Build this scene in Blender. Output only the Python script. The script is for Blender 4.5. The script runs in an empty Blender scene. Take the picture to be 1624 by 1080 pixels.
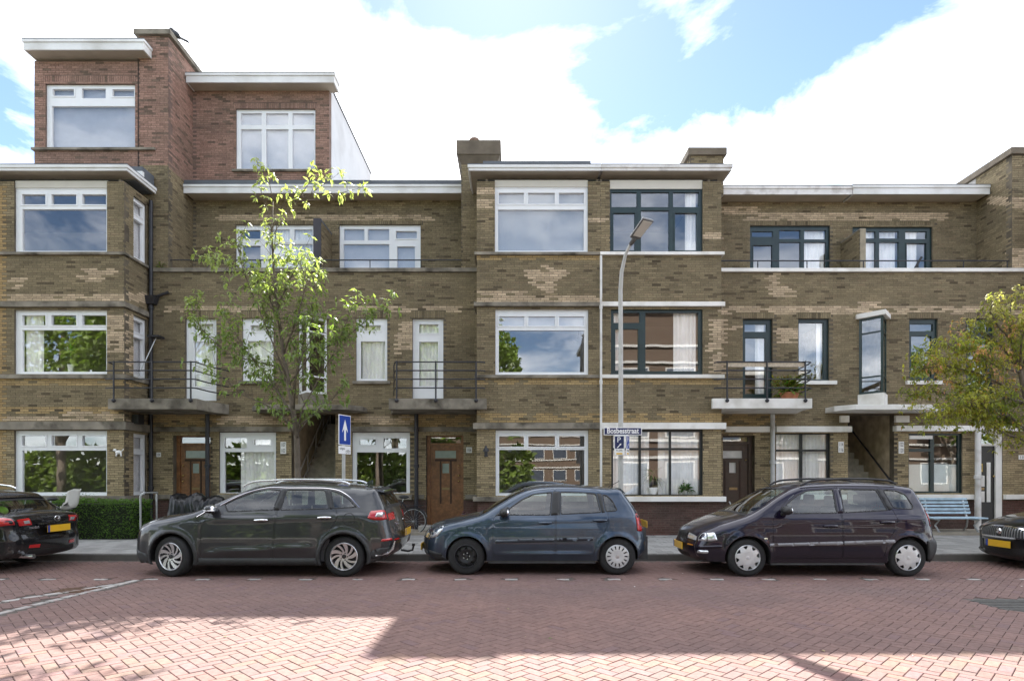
import bpy, bmesh, math, random
import numpy as np
from mathutils import Vector, Matrix, noise, geometry
R = math.radians
PI = math.pi
random.seed(7)
S = bpy.context.scene
COL = S.collection

# ---------------------------------------------------------------- camera
F_PX, EYE, HOR = 950.0, 1.57, 758.0        # focal length in photo pixels, eye height, horizon row
cam = bpy.data.cameras.new('camera')
cam_o = bpy.data.objects.new('camera', cam)
COL.objects.link(cam_o)
cam_o.location = (0, 0, EYE)
cam_o.rotation_euler = (R(90), 0, 0)
cam.sensor_width = 36.0
cam.sensor_fit = 'HORIZONTAL'
cam.lens = F_PX / 1624 * 36
cam.shift_y = (HOR - 540) / 1624
cam.clip_start = 0.1
cam.clip_end = 3000
S.camera = cam_o

# ---------------------------------------------------------------- sky, sun, exposure
SUN_EL, SUN_AZ = R(44.2), R(-1.0)             # the sun stands behind the houses (+Y)
world = bpy.data.worlds.new('World')
S.world = world
world.use_nodes = True
nt = world.node_tree
for n in list(nt.nodes): nt.nodes.remove(n)
def wn(t, **k):
    n = nt.nodes.new(t)
    for a, v in k.items(): setattr(n, a, v)
    return n
def wl(a, b): nt.links.new(a, b)
sky = wn('ShaderNodeTexSky', sky_type='NISHITA', sun_disc=False, sun_elevation=SUN_EL, sun_rotation=SUN_AZ)
sky.air_density = 0.78; sky.dust_density = 0.1; sky.ozone_density = 1.2
tc = wn('ShaderNodeTexCoord')
sep = wn('ShaderNodeSeparateXYZ'); wl(tc.outputs['Generated'], sep.inputs[0])
den = wn('ShaderNodeMath', operation='ADD'); wl(sep.outputs['Z'], den.inputs[0]); den.inputs[1].default_value = 0.22
den2 = wn('ShaderNodeMath', operation='MAXIMUM'); wl(den.outputs[0], den2.inputs[0]); den2.inputs[1].default_value = 0.05
cx = wn('ShaderNodeMath', operation='DIVIDE'); wl(sep.outputs['X'], cx.inputs[0]); wl(den2.outputs[0], cx.inputs[1])
cy = wn('ShaderNodeMath', operation='DIVIDE'); wl(sep.outputs['Y'], cy.inputs[0]); wl(den2.outputs[0], cy.inputs[1])
com = wn('ShaderNodeCombineXYZ'); wl(cx.outputs[0], com.inputs[0]); wl(cy.outputs[0], com.inputs[1])
mp = wn('ShaderNodeMapping'); wl(com.outputs[0], mp.inputs[0]); mp.inputs['Location'].default_value = (-11.62, -11.38, 0)
nz = wn('ShaderNodeTexNoise'); wl(mp.outputs[0], nz.inputs['Vector'])
nz.inputs['Scale'].default_value = 2.6; nz.inputs['Detail'].default_value = 10; nz.inputs['Roughness'].default_value = 0.60
nz.inputs['Distortion'].default_value = 0.3
cover = nz.outputs['Fac']
for (ox_, oy_, rx_, ry_, amp_) in ((0.0, 1.3, 1.1, .75, .17), (.31, 1.02, .28, .25, -.38), (.50, .90, .20, .12, -.22), (.21, 1.20, .13, .16, -.24), (.62, 1.32, .2, .07, -.14), (-.15, .93, .17, .08, -.38), (.06, .90, .14, .06, -.30), (-.92, 1.05, .15, .24, -.38), (0.0, -1.6, 2.4, 1.1, -.17)):
    m1_ = wn('ShaderNodeVectorMath', operation='SUBTRACT'); wl(com.outputs[0], m1_.inputs[0]); m1_.inputs[1].default_value = (ox_, oy_, 0)
    m2_ = wn('ShaderNodeVectorMath', operation='DIVIDE'); wl(m1_.outputs[0], m2_.inputs[0]); m2_.inputs[1].default_value = (rx_, ry_, 1)
    m3_ = wn('ShaderNodeVectorMath', operation='DOT_PRODUCT'); wl(m2_.outputs[0], m3_.inputs[0]); wl(m2_.outputs[0], m3_.inputs[1])
    m4_ = wn('ShaderNodeMath', operation='POWER'); m4_.inputs[0].default_value = .3679; wl(m3_.outputs['Value'], m4_.inputs[1])
    m5_ = wn('ShaderNodeMath', operation='MULTIPLY_ADD'); wl(m4_.outputs[0], m5_.inputs[0]); m5_.inputs[1].default_value = amp_; wl(cover, m5_.inputs[2])
    cover = m5_.outputs[0]
rp = wn('ShaderNodeValToRGB'); wl(cover, rp.inputs[0])
rp.color_ramp.elements[0].position = 0.30; rp.color_ramp.elements[1].position = 0.72
nz2 = wn('ShaderNodeTexNoise'); wl(mp.outputs[0], nz2.inputs['Vector'])
nz2.inputs['Scale'].default_value = 2.3; nz2.inputs['Detail'].default_value = 6
rp2 = wn('ShaderNodeValToRGB'); wl(nz2.outputs['Fac'], rp2.inputs[0])
rp2.color_ramp.elements[0].position = 0.3; rp2.color_ramp.elements[0].color = (11.5, 11.7, 12.2, 1)
rp2.color_ramp.elements[1].position = 0.7; rp2.color_ramp.elements[1].color = (20, 20.1, 20.3, 1)
mx = wn('ShaderNodeMix', data_type='RGBA')
wl(rp.outputs['Color'], mx.inputs[0]); wl(sky.outputs[0], mx.inputs[6]); wl(rp2.outputs[0], mx.inputs[7])
bg = wn('ShaderNodeBackground'); bg.inputs['Strength'].default_value = 0.05
wl(mx.outputs[2], bg.inputs['Color'])
wo = wn('ShaderNodeOutputWorld'); wl(bg.outputs[0], wo.inputs[0])

sun = bpy.data.lights.new('sun', 'SUN')
sun.energy = 3.7; sun.angle = R(0.5); sun.color = (1.0, 0.95, 0.87)
sun_o = bpy.data.objects.new('sun', sun); COL.objects.link(sun_o)
to_sun = Vector((math.sin(SUN_AZ) * math.cos(SUN_EL), math.cos(SUN_AZ) * math.cos(SUN_EL), math.sin(SUN_EL)))
sun_o.rotation_euler = to_sun.to_track_quat('Z', 'Y').to_euler()
sun_o.location = (0, 30, 40)
S.view_settings.view_transform = 'Standard'
S.view_settings.look = 'None'
S.view_settings.gamma = 1
S.view_settings.use_curve_mapping = False
S.view_settings.exposure = 2.5
S.render.engine = 'CYCLES'
S.cycles.max_bounces = 8
S.cycles.transparent_max_bounces = 16
S.cycles.use_denoising = True

# ---------------------------------------------------------------- materials
MATS = {}
def M(name, col=(.5, .5, .5), rough=.6, metal=0, var=.12, vs=6, bump=0, bs=80, coat=0, attr=False, spec=.5, dirt=None, ds=2.0, emit=0, sub=0):
    """procedural material: base colour with two noise layers, optional dirt colour, optional per-piece colour attribute, bump"""
    if name in MATS: return MATS[name]
    m = bpy.data.materials.new(name); m.use_nodes = True
    t = m.node_tree; b = t.nodes['Principled BSDF']
    b.inputs['Roughness'].default_value = rough; b.inputs['Metallic'].default_value = metal
    b.inputs['Coat Weight'].default_value = coat; b.inputs['Coat Roughness'].default_value = .03
    b.inputs['Specular IOR Level'].default_value = spec
    co = t.nodes.new('ShaderNodeTexCoord')
    def noise_n(sc, det=5):
        n = t.nodes.new('ShaderNodeTexNoise'); n.inputs['Scale'].default_value = sc; n.inputs['Detail'].default_value = det
        t.links.new(co.outputs['Object'], n.inputs['Vector']); return n
    if attr:
        a = t.nodes.new('ShaderNodeAttribute'); a.attribute_name = 'Col'; base = a.outputs['Color']
    else:
        c = t.nodes.new('ShaderNodeRGB'); c.outputs[0].default_value = (*col, 1); base = c.outputs[0]
    if var > 0:
        n = noise_n(vs)
        mr = t.nodes.new('ShaderNodeMapRange'); t.links.new(n.outputs['Fac'], mr.inputs[0])
        mr.inputs[1].default_value = .3; mr.inputs[2].default_value = .7
        mr.inputs[3].default_value = 1 - var; mr.inputs[4].default_value = 1 + var
        mu = t.nodes.new('ShaderNodeVectorMath'); mu.operation = 'SCALE'
        t.links.new(base, mu.inputs[0]); t.links.new(mr.outputs[0], mu.inputs['Scale']); base = mu.outputs[0]
    if dirt:
        n = noise_n(ds, 8)
        r_ = t.nodes.new('ShaderNodeValToRGB'); t.links.new(n.outputs['Fac'], r_.inputs[0])
        r_.color_ramp.elements[0].position = .48; r_.color_ramp.elements[1].position = .72
        mxn = t.nodes.new('ShaderNodeMix'); mxn.data_type = 'RGBA'
        t.links.new(r_.outputs[0], mxn.inputs[0]); t.links.new(base, mxn.inputs[6]); mxn.inputs[7].default_value = (*dirt, 1)
        base = mxn.outputs[2]
    t.links.new(base, b.inputs['Base Color'])
    if bump > 0:
        n = noise_n(bs, 4)
        bp = t.nodes.new('ShaderNodeBump'); bp.inputs['Strength'].default_value = bump; bp.inputs['Distance'].default_value = .01
        t.links.new(n.outputs['Fac'], bp.inputs['Height']); t.links.new(bp.outputs[0], b.inputs['Normal'])
    if emit:
        t.links.new(base, b.inputs['Emission Color']); b.inputs['Emission Strength'].default_value = emit
    MATS[name] = m
    return m

def glass_mat(name, tint=(1, 1, 1), refl=.2, rough=.0, wav=0.0, wsc=1.0):
    m = bpy.data.materials.new(name); m.use_nodes = True
    t = m.node_tree
    for n in list(t.nodes): t.nodes.remove(n)
    o = t.nodes.new('ShaderNodeOutputMaterial'); mix = t.nodes.new('ShaderNodeMixShader')
    tr = t.nodes.new('ShaderNodeBsdfTransparent'); tr.inputs[0].default_value = (*tint, 1)
    gl = t.nodes.new('ShaderNodeBsdfGlossy'); gl.inputs['Roughness'].default_value = rough
    gl.inputs['Color'].default_value = (1, 1, 1, 1)
    lw = t.nodes.new('ShaderNodeLayerWeight'); lw.inputs['Blend'].default_value = .5
    pw = t.nodes.new('ShaderNodeMath'); pw.operation = 'POWER'; t.links.new(lw.outputs['Facing'], pw.inputs[0]); pw.inputs[1].default_value = 5
    fr = t.nodes.new('ShaderNodeMath'); fr.operation = 'MULTIPLY_ADD'; t.links.new(pw.outputs[0], fr.inputs[0]); fr.inputs[1].default_value = .95; fr.inputs[2].default_value = .04
    ma = t.nodes.new('ShaderNodeMath'); ma.operation = 'ADD'; ma.use_clamp = True
    t.links.new(fr.outputs[0], ma.inputs[0]); ma.inputs[1].default_value = refl
    t.links.new(ma.outputs[0], mix.inputs[0]); t.links.new(tr.outputs[0], mix.inputs[1]); t.links.new(gl.outputs[0], mix.inputs[2])
    if wav:
        co = t.nodes.new('ShaderNodeTexCoord'); n = t.nodes.new('ShaderNodeTexNoise'); n.inputs['Scale'].default_value = wsc; n.inputs['Detail'].default_value = 1
        t.links.new(co.outputs['Object'], n.inputs['Vector'])
        bp = t.nodes.new('ShaderNodeBump'); bp.inputs['Strength'].default_value = wav; bp.inputs['Distance'].default_value = .02
        t.links.new(n.outputs['Fac'], bp.inputs['Height']); t.links.new(bp.outputs[0], gl.inputs['Normal'])
    t.links.new(mix.outputs[0], o.inputs[0])
    MATS[name] = m
    return m

def leaf_mat(name, attr=True):
    m = bpy.data.materials.new(name); m.use_nodes = True
    t = m.node_tree; b = t.nodes['Principled BSDF']
    a = t.nodes.new('ShaderNodeAttribute'); a.attribute_name = 'Col'
    t.links.new(a.outputs['Color'], b.inputs['Base Color']); b.inputs['Roughness'].default_value = .45
    tl = t.nodes.new('ShaderNodeBsdfTranslucent')
    sc = t.nodes.new('ShaderNodeVectorMath'); sc.operation = 'MULTIPLY'; sc.inputs[1].default_value = (1.35, 1.45, .75)
    t.links.new(a.outputs['Color'], sc.inputs[0]); t.links.new(sc.outputs[0], tl.inputs[0])
    mixs = t.nodes.new('ShaderNodeMixShader'); mixs.inputs[0].default_value = .5
    o = t.nodes['Material Output']
    t.links.new(b.outputs[0], mixs.inputs[1]); t.links.new(tl.outputs[0], mixs.inputs[2]); t.links.new(mixs.outputs[0], o.inputs[0])
    MATS[name] = m
    return m

BRICK = M('facade brick', attr=True, rough=.92, var=.22, vs=30, bump=.25, bs=120, spec=.2)
MORTAR = M('mortar', (.140, .118, .088), rough=.95, var=.3, vs=3, bump=.3, bs=90, spec=.1, dirt=(.06, .05, .04), ds=1.1)
MORTAR_RED = M('red mortar', (.17, .12, .10), rough=.95, var=.25, vs=3, bump=.3, bs=90, spec=.1)
CONC = M('weathered concrete', (.235, .21, .17), rough=.9, var=.3, vs=2.2, bump=.3, bs=50, dirt=(.075, .066, .052), ds=2.6, spec=.2)
WHITEP = M('white masonry paint', (.80, .78, .74), rough=.65, var=.06, vs=2, bump=.1, bs=60, dirt=(.55, .52, .46), ds=1.6)
FASCIA = M('fascia paint', (.74, .74, .73), rough=.55, var=.05, vs=1.5, dirt=(.55, .54, .51), ds=1.2)
SOFFIT = M('soffit boards', (.42, .37, .30), rough=.8, var=.12, vs=2)
ZINC = M('roof zinc', (.10, .11, .125), rough=.6, var=.2, vs=2)
UPVC = M('white window frame', (.80, .81, .82), rough=.35, var=.03, vs=3)
GREENP = M('dark green frame paint', (.012, .030, .030), rough=.35, var=.2, vs=5)
BLACKF = M('dark frame', (.012, .016, .016), rough=.4, var=.2)
IRON = M('black railing iron', (.022, .022, .027), rough=.5, var=.3, vs=9, bump=.1)
PIPEG = M('grey painted pipe', (.50, .50, .49), rough=.6, var=.1, dirt=(.3, .28, .25), ds=2)
WOOD = M('oak door', (.23, .105, .042), rough=.42, var=.28, vs=14, dirt=(.14, .062, .026), ds=4)
WOOD2 = M('door groove', (.045, .020, .010), rough=.6, var=.2)
BROWNP = M('brown door paint', (.060, .036, .022), rough=.45, var=.2)
BLACKP = M('black paint', (.012, .012, .013), rough=.35, var=.1)
BRASS = M('brass', (.75, .55, .22), rough=.3, metal=1, var=.1)
CHROME = M('chrome', (.80, .80, .82), rough=.12, metal=1, var=.02)
STEEL = M('galvanised steel', (.48, .49, .49), rough=.45, metal=.7, var=.12, vs=12)
RUBBER = M('tyre rubber', (.016, .016, .017), rough=.8, var=.25, vs=14, bump=.15, bs=140)
PLAST = M('black plastic', (.018, .018, .019), rough=.55, var=.2, vs=10, bump=.08, bs=200)
CURTAIN = M('white curtain', (.93, .92, .89), rough=.9, var=.06, vs=4)
BLIND = M('grey roller blind', (.50, .50, .50), rough=.9, var=.04)
ROOM = M('room plaster', (.36, .34, .31), rough=.9, var=.15, vs=1)
PLASTER = M('white render', (.50, .505, .51), rough=.8, var=.05, vs=1.4, dirt=(.42, .42, .42), ds=1)
STAIR = M('stair stone', (.46, .42, .35), rough=.9, var=.25, vs=6, bump=.2)
PANE = glass_mat('window glass', refl=.065, wav=.05, wsc=1.3)
CARGLASS = glass_mat('car glass', tint=(.66, .74, .70), refl=.05)
LENS = glass_mat('lamp lens', tint=(.95, .95, .95), refl=.10)
LEAF = leaf_mat('leaf')
BARK = M('bark', (.13, .105, .08), rough=.9, var=.3, vs=10, bump=.5, bs=60)
TERRA = M('terracotta', (.42, .17, .09), rough=.8, var=.15)

# ---------------------------------------------------------------- mesh builder
def pxX(px, Y): return (px - 812) * Y / F_PX
def pyZ(py, Y): return EYE + (HOR - py) * Y / F_PX
WORLD = {}
class MB:
    def __init__(s): s.v = []; s.f = []; s.c = []; s.smooth = False; s.mi = []
    def face(s, *idx): s.f.append(idx)
    def box(s, x0, y0, z0, x1, y1, z1, col=None):
        b = len(s.v)
        s.v += [(x0, y0, z0), (x1, y0, z0), (x1, y1, z0), (x0, y1, z0), (x0, y0, z1), (x1, y0, z1), (x1, y1, z1), (x0, y1, z1)]
        s.f += [(b, b+3, b+2, b+1), (b+4, b+5, b+6, b+7), (b, b+1, b+5, b+4), (b+1, b+2, b+6, b+5), (b+2, b+3, b+7, b+6), (b+3, b, b+4, b+7)]
        if col is not None: s.c += [col] * 8
        return s
    def hexa(s, p, col=None):            # 8 points, order as box
        b = len(s.v); s.v += [tuple(q) for q in p]
        s.f += [(b, b+3, b+2, b+1), (b+4, b+5, b+6, b+7), (b, b+1, b+5, b+4), (b+1, b+2, b+6, b+5), (b+2, b+3, b+7, b+6), (b+3, b, b+4, b+7)]
        if col is not None: s.c += [col] * 8
        return s
    def quad(s, a, b_, c, d, col=None):
        b = len(s.v); s.v += [tuple(a), tuple(b_), tuple(c), tuple(d)]; s.f.append((b, b+1, b+2, b+3))
        if col is not None: s.c += [col] * 4
        return s
    def prism(s, poly, z0, z1, axis='z'):  # poly list of 2-D points, extruded along axis
        n = len(poly); b = len(s.v)
        def P(p, h):
            return (p[0], p[1], h) if axis == 'z' else ((p[0], h, p[1]) if axis == 'y' else (h, p[0], p[1]))
        s.v += [P(p, z0) for p in poly] + [P(p, z1) for p in poly]
        ar = sum(poly[i][0]*poly[(i+1) % n][1] - poly[(i+1) % n][0]*poly[i][1] for i in range(n))
        flip = (ar < 0) != (axis == 'y')
        fs = [tuple(range(b+n-1, b-1, -1)), tuple(range(b+n, b+2*n))] + [(b+i, b+(i+1) % n, b+n+(i+1) % n, b+n+i) for i in range(n)]
        s.f += [tuple(reversed(f)) for f in fs] if flip else fs
        return s
    def tube(s, pts, r, n=8, cap=True, col=None):
        pts = [Vector(p) for p in pts]; m = len(pts)
        rs = r if isinstance(r, (list, tuple)) else [r] * m
        b = len(s.v); up = None
        for i, p in enumerate(pts):
            d = (pts[min(i+1, m-1)] - pts[max(i-1, 0)])
            d = d.normalized() if d.length > 1e-9 else Vector((0, 0, 1))
            if up is None:
                up = d.orthogonal().normalized()
            else:
                up = (up - d * up.dot(d)); up = up.normalized() if up.length > 1e-6 else d.orthogonal().normalized()
            w = d.cross(up)
            for k in range(n):
                a = 2 * PI * k / n
                q = p + (up * math.cos(a) + w * math.sin(a)) * rs[i]
                s.v.append(tuple(q))
        for i in range(m-1):
            for k in range(n):
                k2 = (k+1) % n
                s.f.append((b+i*n+k, b+i*n+k2, b+(i+1)*n+k2, b+(i+1)*n+k))
        if cap:
            s.f.append(tuple(b+k for k in range(n-1, -1, -1))); s.f.append(tuple(b+(m-1)*n+k for k in range(n)))
        if col is not None: s.c += [col] * (m*n)
        return s
    def lathe(s, prof, c=(0, 0, 0), axis='z', n=24, closed=False):   # prof: (radius, height) list
        b = len(s.v); m = len(prof)
        for r_, h in prof:
            for k in range(n):
                a = 2*PI*k/n; u, v = r_*math.cos(a), r_*math.sin(a)
                p = (u, v, h) if axis == 'z' else ((u, h, v) if axis == 'y' else (h, u, v))
                s.v.append((p[0]+c[0], p[1]+c[1], p[2]+c[2]))
        for i in range(m-1 + (1 if closed else 0)):
            i2 = (i+1) % m
            for k in range(n):
                k2 = (k+1) % n
                q = (b+i*n+k, b+i*n+k2, b+i2*n+k2, b+i2*n+k)
                s.f.append(q if axis != 'y' else q[::-1])
        return s
    def ball(s, c, rx, ry=None, rz=None, n=12, m=8, rot=None):
        ry = ry or rx; rz = rz or rx; b = len(s.v)
        for i in range(m+1):
            th = PI*i/m
            for k in range(n):
                a = 2*PI*k/n
                p = Vector((rx*math.sin(th)*math.cos(a), ry*math.sin(th)*math.sin(a), rz*math.cos(th)))
                if rot: p = rot @ p
                s.v.append((c[0]+p[0], c[1]+p[1], c[2]+p[2]))
        for i in range(m):
            for k in range(n):
                k2 = (k+1) % n
                s.f.append((b+i*n+k, b+(i+1)*n+k, b+(i+1)*n+k2, b+i*n+k2))
        return s
    def build(s, name, mat, parent=None, smooth=False, kind=None, off=None, bevel=0, props=None):
        if not s.v: return None
        me = bpy.data.meshes.new(name)
        o3 = off if off is not None else (WORLD.get(parent.name, (0, 0, 0)) if parent else (0, 0, 0))
        vs = s.v if o3 == (0, 0, 0) else [(a-o3[0], b-o3[1], c-o3[2]) for a, b, c in s.v]
        me.from_pydata(vs, [], s.f)
        for mm in (mat if isinstance(mat, list) else [mat]): me.materials.append(mm)
        if s.mi: me.polygons.foreach_set('material_index', s.mi)
        if s.c:
            at = me.color_attributes.new('Col', 'FLOAT_COLOR', 'POINT')
            at.data.foreach_set('color', np.array([(*c, 1.0) for c in s.c], dtype=np.float32).ravel())
        if smooth:
            me.shade_smooth() if smooth is True else me.shade_smooth()
        me.update()
        o = bpy.data.objects.new(name, me); COL.objects.link(o)
        if smooth == 'auto':
            try: me.set_sharp_from_angle(angle=R(40))
            except Exception: pass
        if bevel:
            bv = o.modifiers.new('bevel', 'BEVEL'); bv.width = bevel; bv.segments = 2; bv.limit_method = 'ANGLE'; bv.angle_limit = R(40)
        if parent:
            o.parent = parent; WORLD[o.name] = o3
        if kind: o['kind'] = kind
        return o

def tag(o, label=None, cat=None, group=None, kind=None):
    if label: o['label'] = label
    if cat: o['category'] = cat
    if group: o['group'] = group
    if kind: o['kind'] = kind
    return o
def thing(name, label, cat, loc=(0, 0, 0), group=None):
    o = bpy.data.objects.new(name, None); COL.objects.link(o)
    o.location = loc; o.empty_display_size = .3; WORLD[o.name] = tuple(loc)
    return tag(o, label, cat, group)
def text_mesh(name, txt, size, loc, rot, mat, parent, ext=.002, align='CENTER', xs=1.0, bold=0):
    cu = bpy.data.curves.new(name, 'FONT'); cu.body = txt; cu.size = size; cu.extrude = ext
    cu.offset = bold*size; cu.align_x = align; cu.align_y = 'CENTER'; cu.resolution_u = 3
    t = bpy.data.objects.new(name + '_tmp', cu); COL.objects.link(t)
    bpy.context.view_layer.update()
    me = bpy.data.meshes.new_from_object(t.evaluated_get(bpy.context.evaluated_depsgraph_get()))
    bpy.data.objects.remove(t)
    o = bpy.data.objects.new(name, me); COL.objects.link(o)
    me.materials.clear(); me.materials.append(mat)
    w = WORLD.get(parent.name, (0, 0, 0)) if parent else (0, 0, 0)
    o.location = (loc[0]-w[0], loc[1]-w[1], loc[2]-w[2]); o.rotation_euler = rot; o.scale = (xs, 1, 1)
    if parent: o.parent = parent
    return o
def lerp(a, b, t): return tuple(x + (y-x)*t for x, y in zip(a, b))
def fbm(x, y, z=0, o=3): return noise.fractal(Vector((x, y, z)), 1.0, 2.0, o)
# ---------------------------------------------------------------- ground, road, pavement
YK = 11.47                                   # kerb line
YB, YW, YT = 15.30, 16.35, 17.60             # bay fronts, house wall, terrace wall
PV = 0.12                                    # pavement height
MB().box(-900, -900, -.6, 900, 900, -.03).build('ground', M('ground earth', (.20, .16, .13), rough=.95, var=.3, vs=.3, bump=.2, bs=5), kind='structure')

def brick_sheet_mat(name, c1, c2, cm, sx, off=.5):
    m = bpy.data.materials.new(name); m.use_nodes = True; t = m.node_tree; b = t.nodes['Principled BSDF']
    b.inputs['Roughness'].default_value = .9
    co = t.nodes.new('ShaderNodeTexCoord'); mp_ = t.nodes.new('ShaderNodeMapping'); mp_.inputs['Rotation'].default_value = (0, 0, R(45))
    br = t.nodes.new('ShaderNodeTexBrick'); br.inputs['Scale'].default_value = sx
    br.inputs['Color1'].default_value = (*c1, 1); br.inputs['Color2'].default_value = (*c2, 1); br.inputs['Mortar'].default_value = (*cm, 1)
    br.inputs['Mortar Size'].default_value = .012
    t.links.new(co.outputs['Object'], mp_.inputs[0]); t.links.new(mp_.outputs[0], br.inputs['Vector']); t.links.new(br.outputs[0], b.inputs['Base Color'])
    return m
road = MB().box(-60, -7.5, -.2, 60, YK, -.010).build('road', M('joint sand', (.075, .060, .052), rough=.95, var=.3, vs=8, bump=.3, bs=60), kind='structure')
BRK_L, BRK_W = .204, .102
PAVE = M('road brick', attr=True, rough=.85, var=.16, vs=22, bump=.2, bs=150, spec=.3)
def pave_col(x, y):
    n = fbm(x*.55, y*.8, 3.0, 4)
    b = lerp((.178, .108, .093), (.138, .088, .080), min(1, max(0, .5+n*.8)))
    # grey scuffed wheel lane and rusty parking strip
    lane = max(0, 1-abs(y-8.3)/1.3)*(.5+.5*fbm(x*.4, y, 9))
    b = lerp(b, (.145, .106, .099), .55*max(0, lane))
    j = random.uniform(.92, 1.08)
    b = tuple(max(.02, q*j) for q in b)
    if random.random() < .05: b = lerp(b, (.14, .09, .09), .7)
    return b
def pave_mesh(mb, cx_, cy_, ang, col, l=BRK_L, w=BRK_W, zt=0.0, gap=.005, tilt=True):
    a, b = l/2-gap/2, w/2-gap/2; ca, sa = math.cos(ang), math.sin(ang); ch = .004
    t1, t2 = (random.uniform(-.012, .012), random.uniform(-.016, .016)) if tilt else (0, 0)
    dz = random.uniform(-.0015, .0015) if tilt else 0
    base = len(mb.v)
    for (u, v, z) in [(-a, -b, -.03), (a, -b, -.03), (a, b, -.03), (-a, b, -.03), (-a, -b, -ch), (a, -b, -ch), (a, b, -ch), (-a, b, -ch),
                      (-a+ch, -b+ch, 0), (a-ch, -b+ch, 0), (a-ch, b-ch, 0), (-a+ch, b-ch, 0)]:
        mb.v.append((cx_+u*ca-v*sa, cy_+u*sa+v*ca, zt+z+dz+u*t1+v*t2)); mb.c.append(col)
    for k in range(4):
        k2 = (k+1) % 4
        mb.f.append((base+k, base+k2, base+4+k2, base+4+k)); mb.f.append((base+4+k, base+4+k2, base+8+k2, base+8+k))
    mb.f.append((base+8, base+9, base+10, base+11))
white_spots = []                              # white setts: bay dashes and the angled lines on the left
for k in range(-14, 15):
    white_spots.append((pxX(892.5, 9.32) + .80*k, 9.32, 0, .20, .085))
def sett_line(p, q, step=.215, w=.10):
    d = Vector(q)-Vector(p); n_ = int(d.length/step); a = math.atan2(d.y, d.x)
    for i in range(n_+1):
        c_ = Vector(p)+d*(i/max(1, n_)); white_spots.append((c_.x, c_.y, a, .20, .10))
sett_line((-5.98, 6.80), (-5.80, 9.15))
sett_line((-6.75, 7.10), (-5.84, 8.98))
sett_line((-5.98, 6.80), (-6.03, 5.6))
covers = [(6.35, 7.45, .50, .36), (-6.16, 8.45, .24, .20)]   # iron covers in the road: centre, half sizes
rest = MB(); near = []
s2 = math.sqrt(.5)
def blocked(x, y):
    for (wx, wy, a, l, w) in white_spots:
        if abs(wx-x) < .13 and abs(wy-y) < .11: return True
    for (hx, hy, a, b) in covers:
        if abs(hx-x) < a+.03 and abs(hy-y) < b+.03: return True
    return False
N = 190
for i in range(-N, N):
    for j in range(-N, N):
        d = (i-j) % 4
        if d == 0: u, v, ang = (i+1)*BRK_W, (j+.5)*BRK_W, 0
        elif d == 3: u, v, ang = (i+.5)*BRK_W, (j+1)*BRK_W, PI/2
        else: continue
        x, y = (u-v)*s2, (u+v)*s2 + 8.0
        if y < 4.2 or y > YK-.20 or abs(x) > .86*y+1.2: continue
        if blocked(x, y): continue
        near.append((y - .25*max(0, abs(x)-4), x, y, ang+PI/4))
vis = sorted([n for n in near if abs(n[1]) < .85*n[2] and n[2] > 4.60])[:300]
vset = set((n[1], n[2]) for n in vis)
for n in near:
    if (n[1], n[2]) not in vset: pave_mesh(rest, n[1], n[2], n[3], pave_col(n[1], n[2]))
rest.build('brick_paving', PAVE, road, kind='stuff')
variants = []
for k in range(24):
    mb = MB(); pave_mesh(mb, 0, 0, 0, tuple(q*random.uniform(.94, 1.06) for q in pave_col(random.uniform(-4, 4), 5.0)), tilt=True)
    o = mb.build('paving_brick', PAVE, road); variants.append(o.data)
    x, y, a = vis[k][1:]; o.location = (x, y, 0); o.rotation_euler = (0, 0, a)
for n in vis[24:]:
    o = bpy.data.objects.new('paving_brick', random.choice(variants)); COL.objects.link(o); o.parent = road
    o.location = (n[1], n[2], 0); o.rotation_euler = (0, 0, n[3])
WSETT = M('white paving sett', attr=True, rough=.85, var=.2, vs=16, bump=.15, dirt=(.30, .24, .22), ds=9)
for (wx, wy, a, l, w) in white_spots:
    if abs(wx) > .86*wy+.6: continue
    mb = MB(); g = random.uniform(.26, .38); pave_mesh(mb, wx, wy, a, (g, g*.95, g*.9), l, w, .001)
    mb.build('white_sett', WSETT, road)
for ci, (hx, hy, a, b) in enumerate(covers):
    t = thing('drain_cover' if ci == 0 else 'gully_grate',
              'dark cast iron cover set in the road bricks' if ci == 0 else 'small rusty gully grate in the road beside the white setts', 'drain cover', (hx, hy, 0))
    mb = MB(); mb.box(hx-a, hy-b, -.03, hx+a, hy+b, -.006)
    mb.build('frame', M('cast iron' if ci == 0 else 'rusty iron', (.10, .096, .09) if ci == 0 else (.13, .075, .05), rough=.6, metal=.4, var=.3, vs=20, bump=.3), t)
    n_ = 7 if ci == 0 else 5
    for k in range(n_):
        y0 = hy-b+.03+(2*b-.06)*k/n_
        MB().box(hx-a+.03, y0, -.02, hx+a-.03, y0+(2*b-.06)/n_*.6, .001).build('bar', MATS['cast iron' if ci == 0 else 'rusty iron'], t)

# kerb and pavement
KERBM = M('kerb concrete', attr=True, rough=.9, var=.18, vs=12, bump=.2, bs=90)
kerb = MB().box(-45, YK+.003, -.1, 45, YK+.117, PV-.02).build('kerb', M('kerb bed', (.12, .11, .10), rough=.95), kind='structure')
for k in range(-15, 15):
    mb = MB(); g = random.uniform(.20, .27); x0 = k*1.0+.004
    mb.hexa([(x0, YK, -.08), (x0+.992, YK, -.08), (x0+.992, YK+.12, -.08), (x0, YK+.12, -.08), (x0, YK+.015, PV), (x0+.992, YK+.015, PV), (x0+.992, YK+.12, PV), (x0, YK+.12, PV)], (g, g*.96, g*.90))
    mb.build('kerb_stone', KERBM, kerb)
pavement = MB().box(-45, YK+.121, -.1, 45, 27, PV-.010).build('pavement', M('tile joints', (.05, .047, .04), rough=.95), kind='structure')
TILE = M('pavement tile', attr=True, rough=.88, var=.12, vs=9, bump=.15, bs=120)
tl = []; restt = MB()
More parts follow.
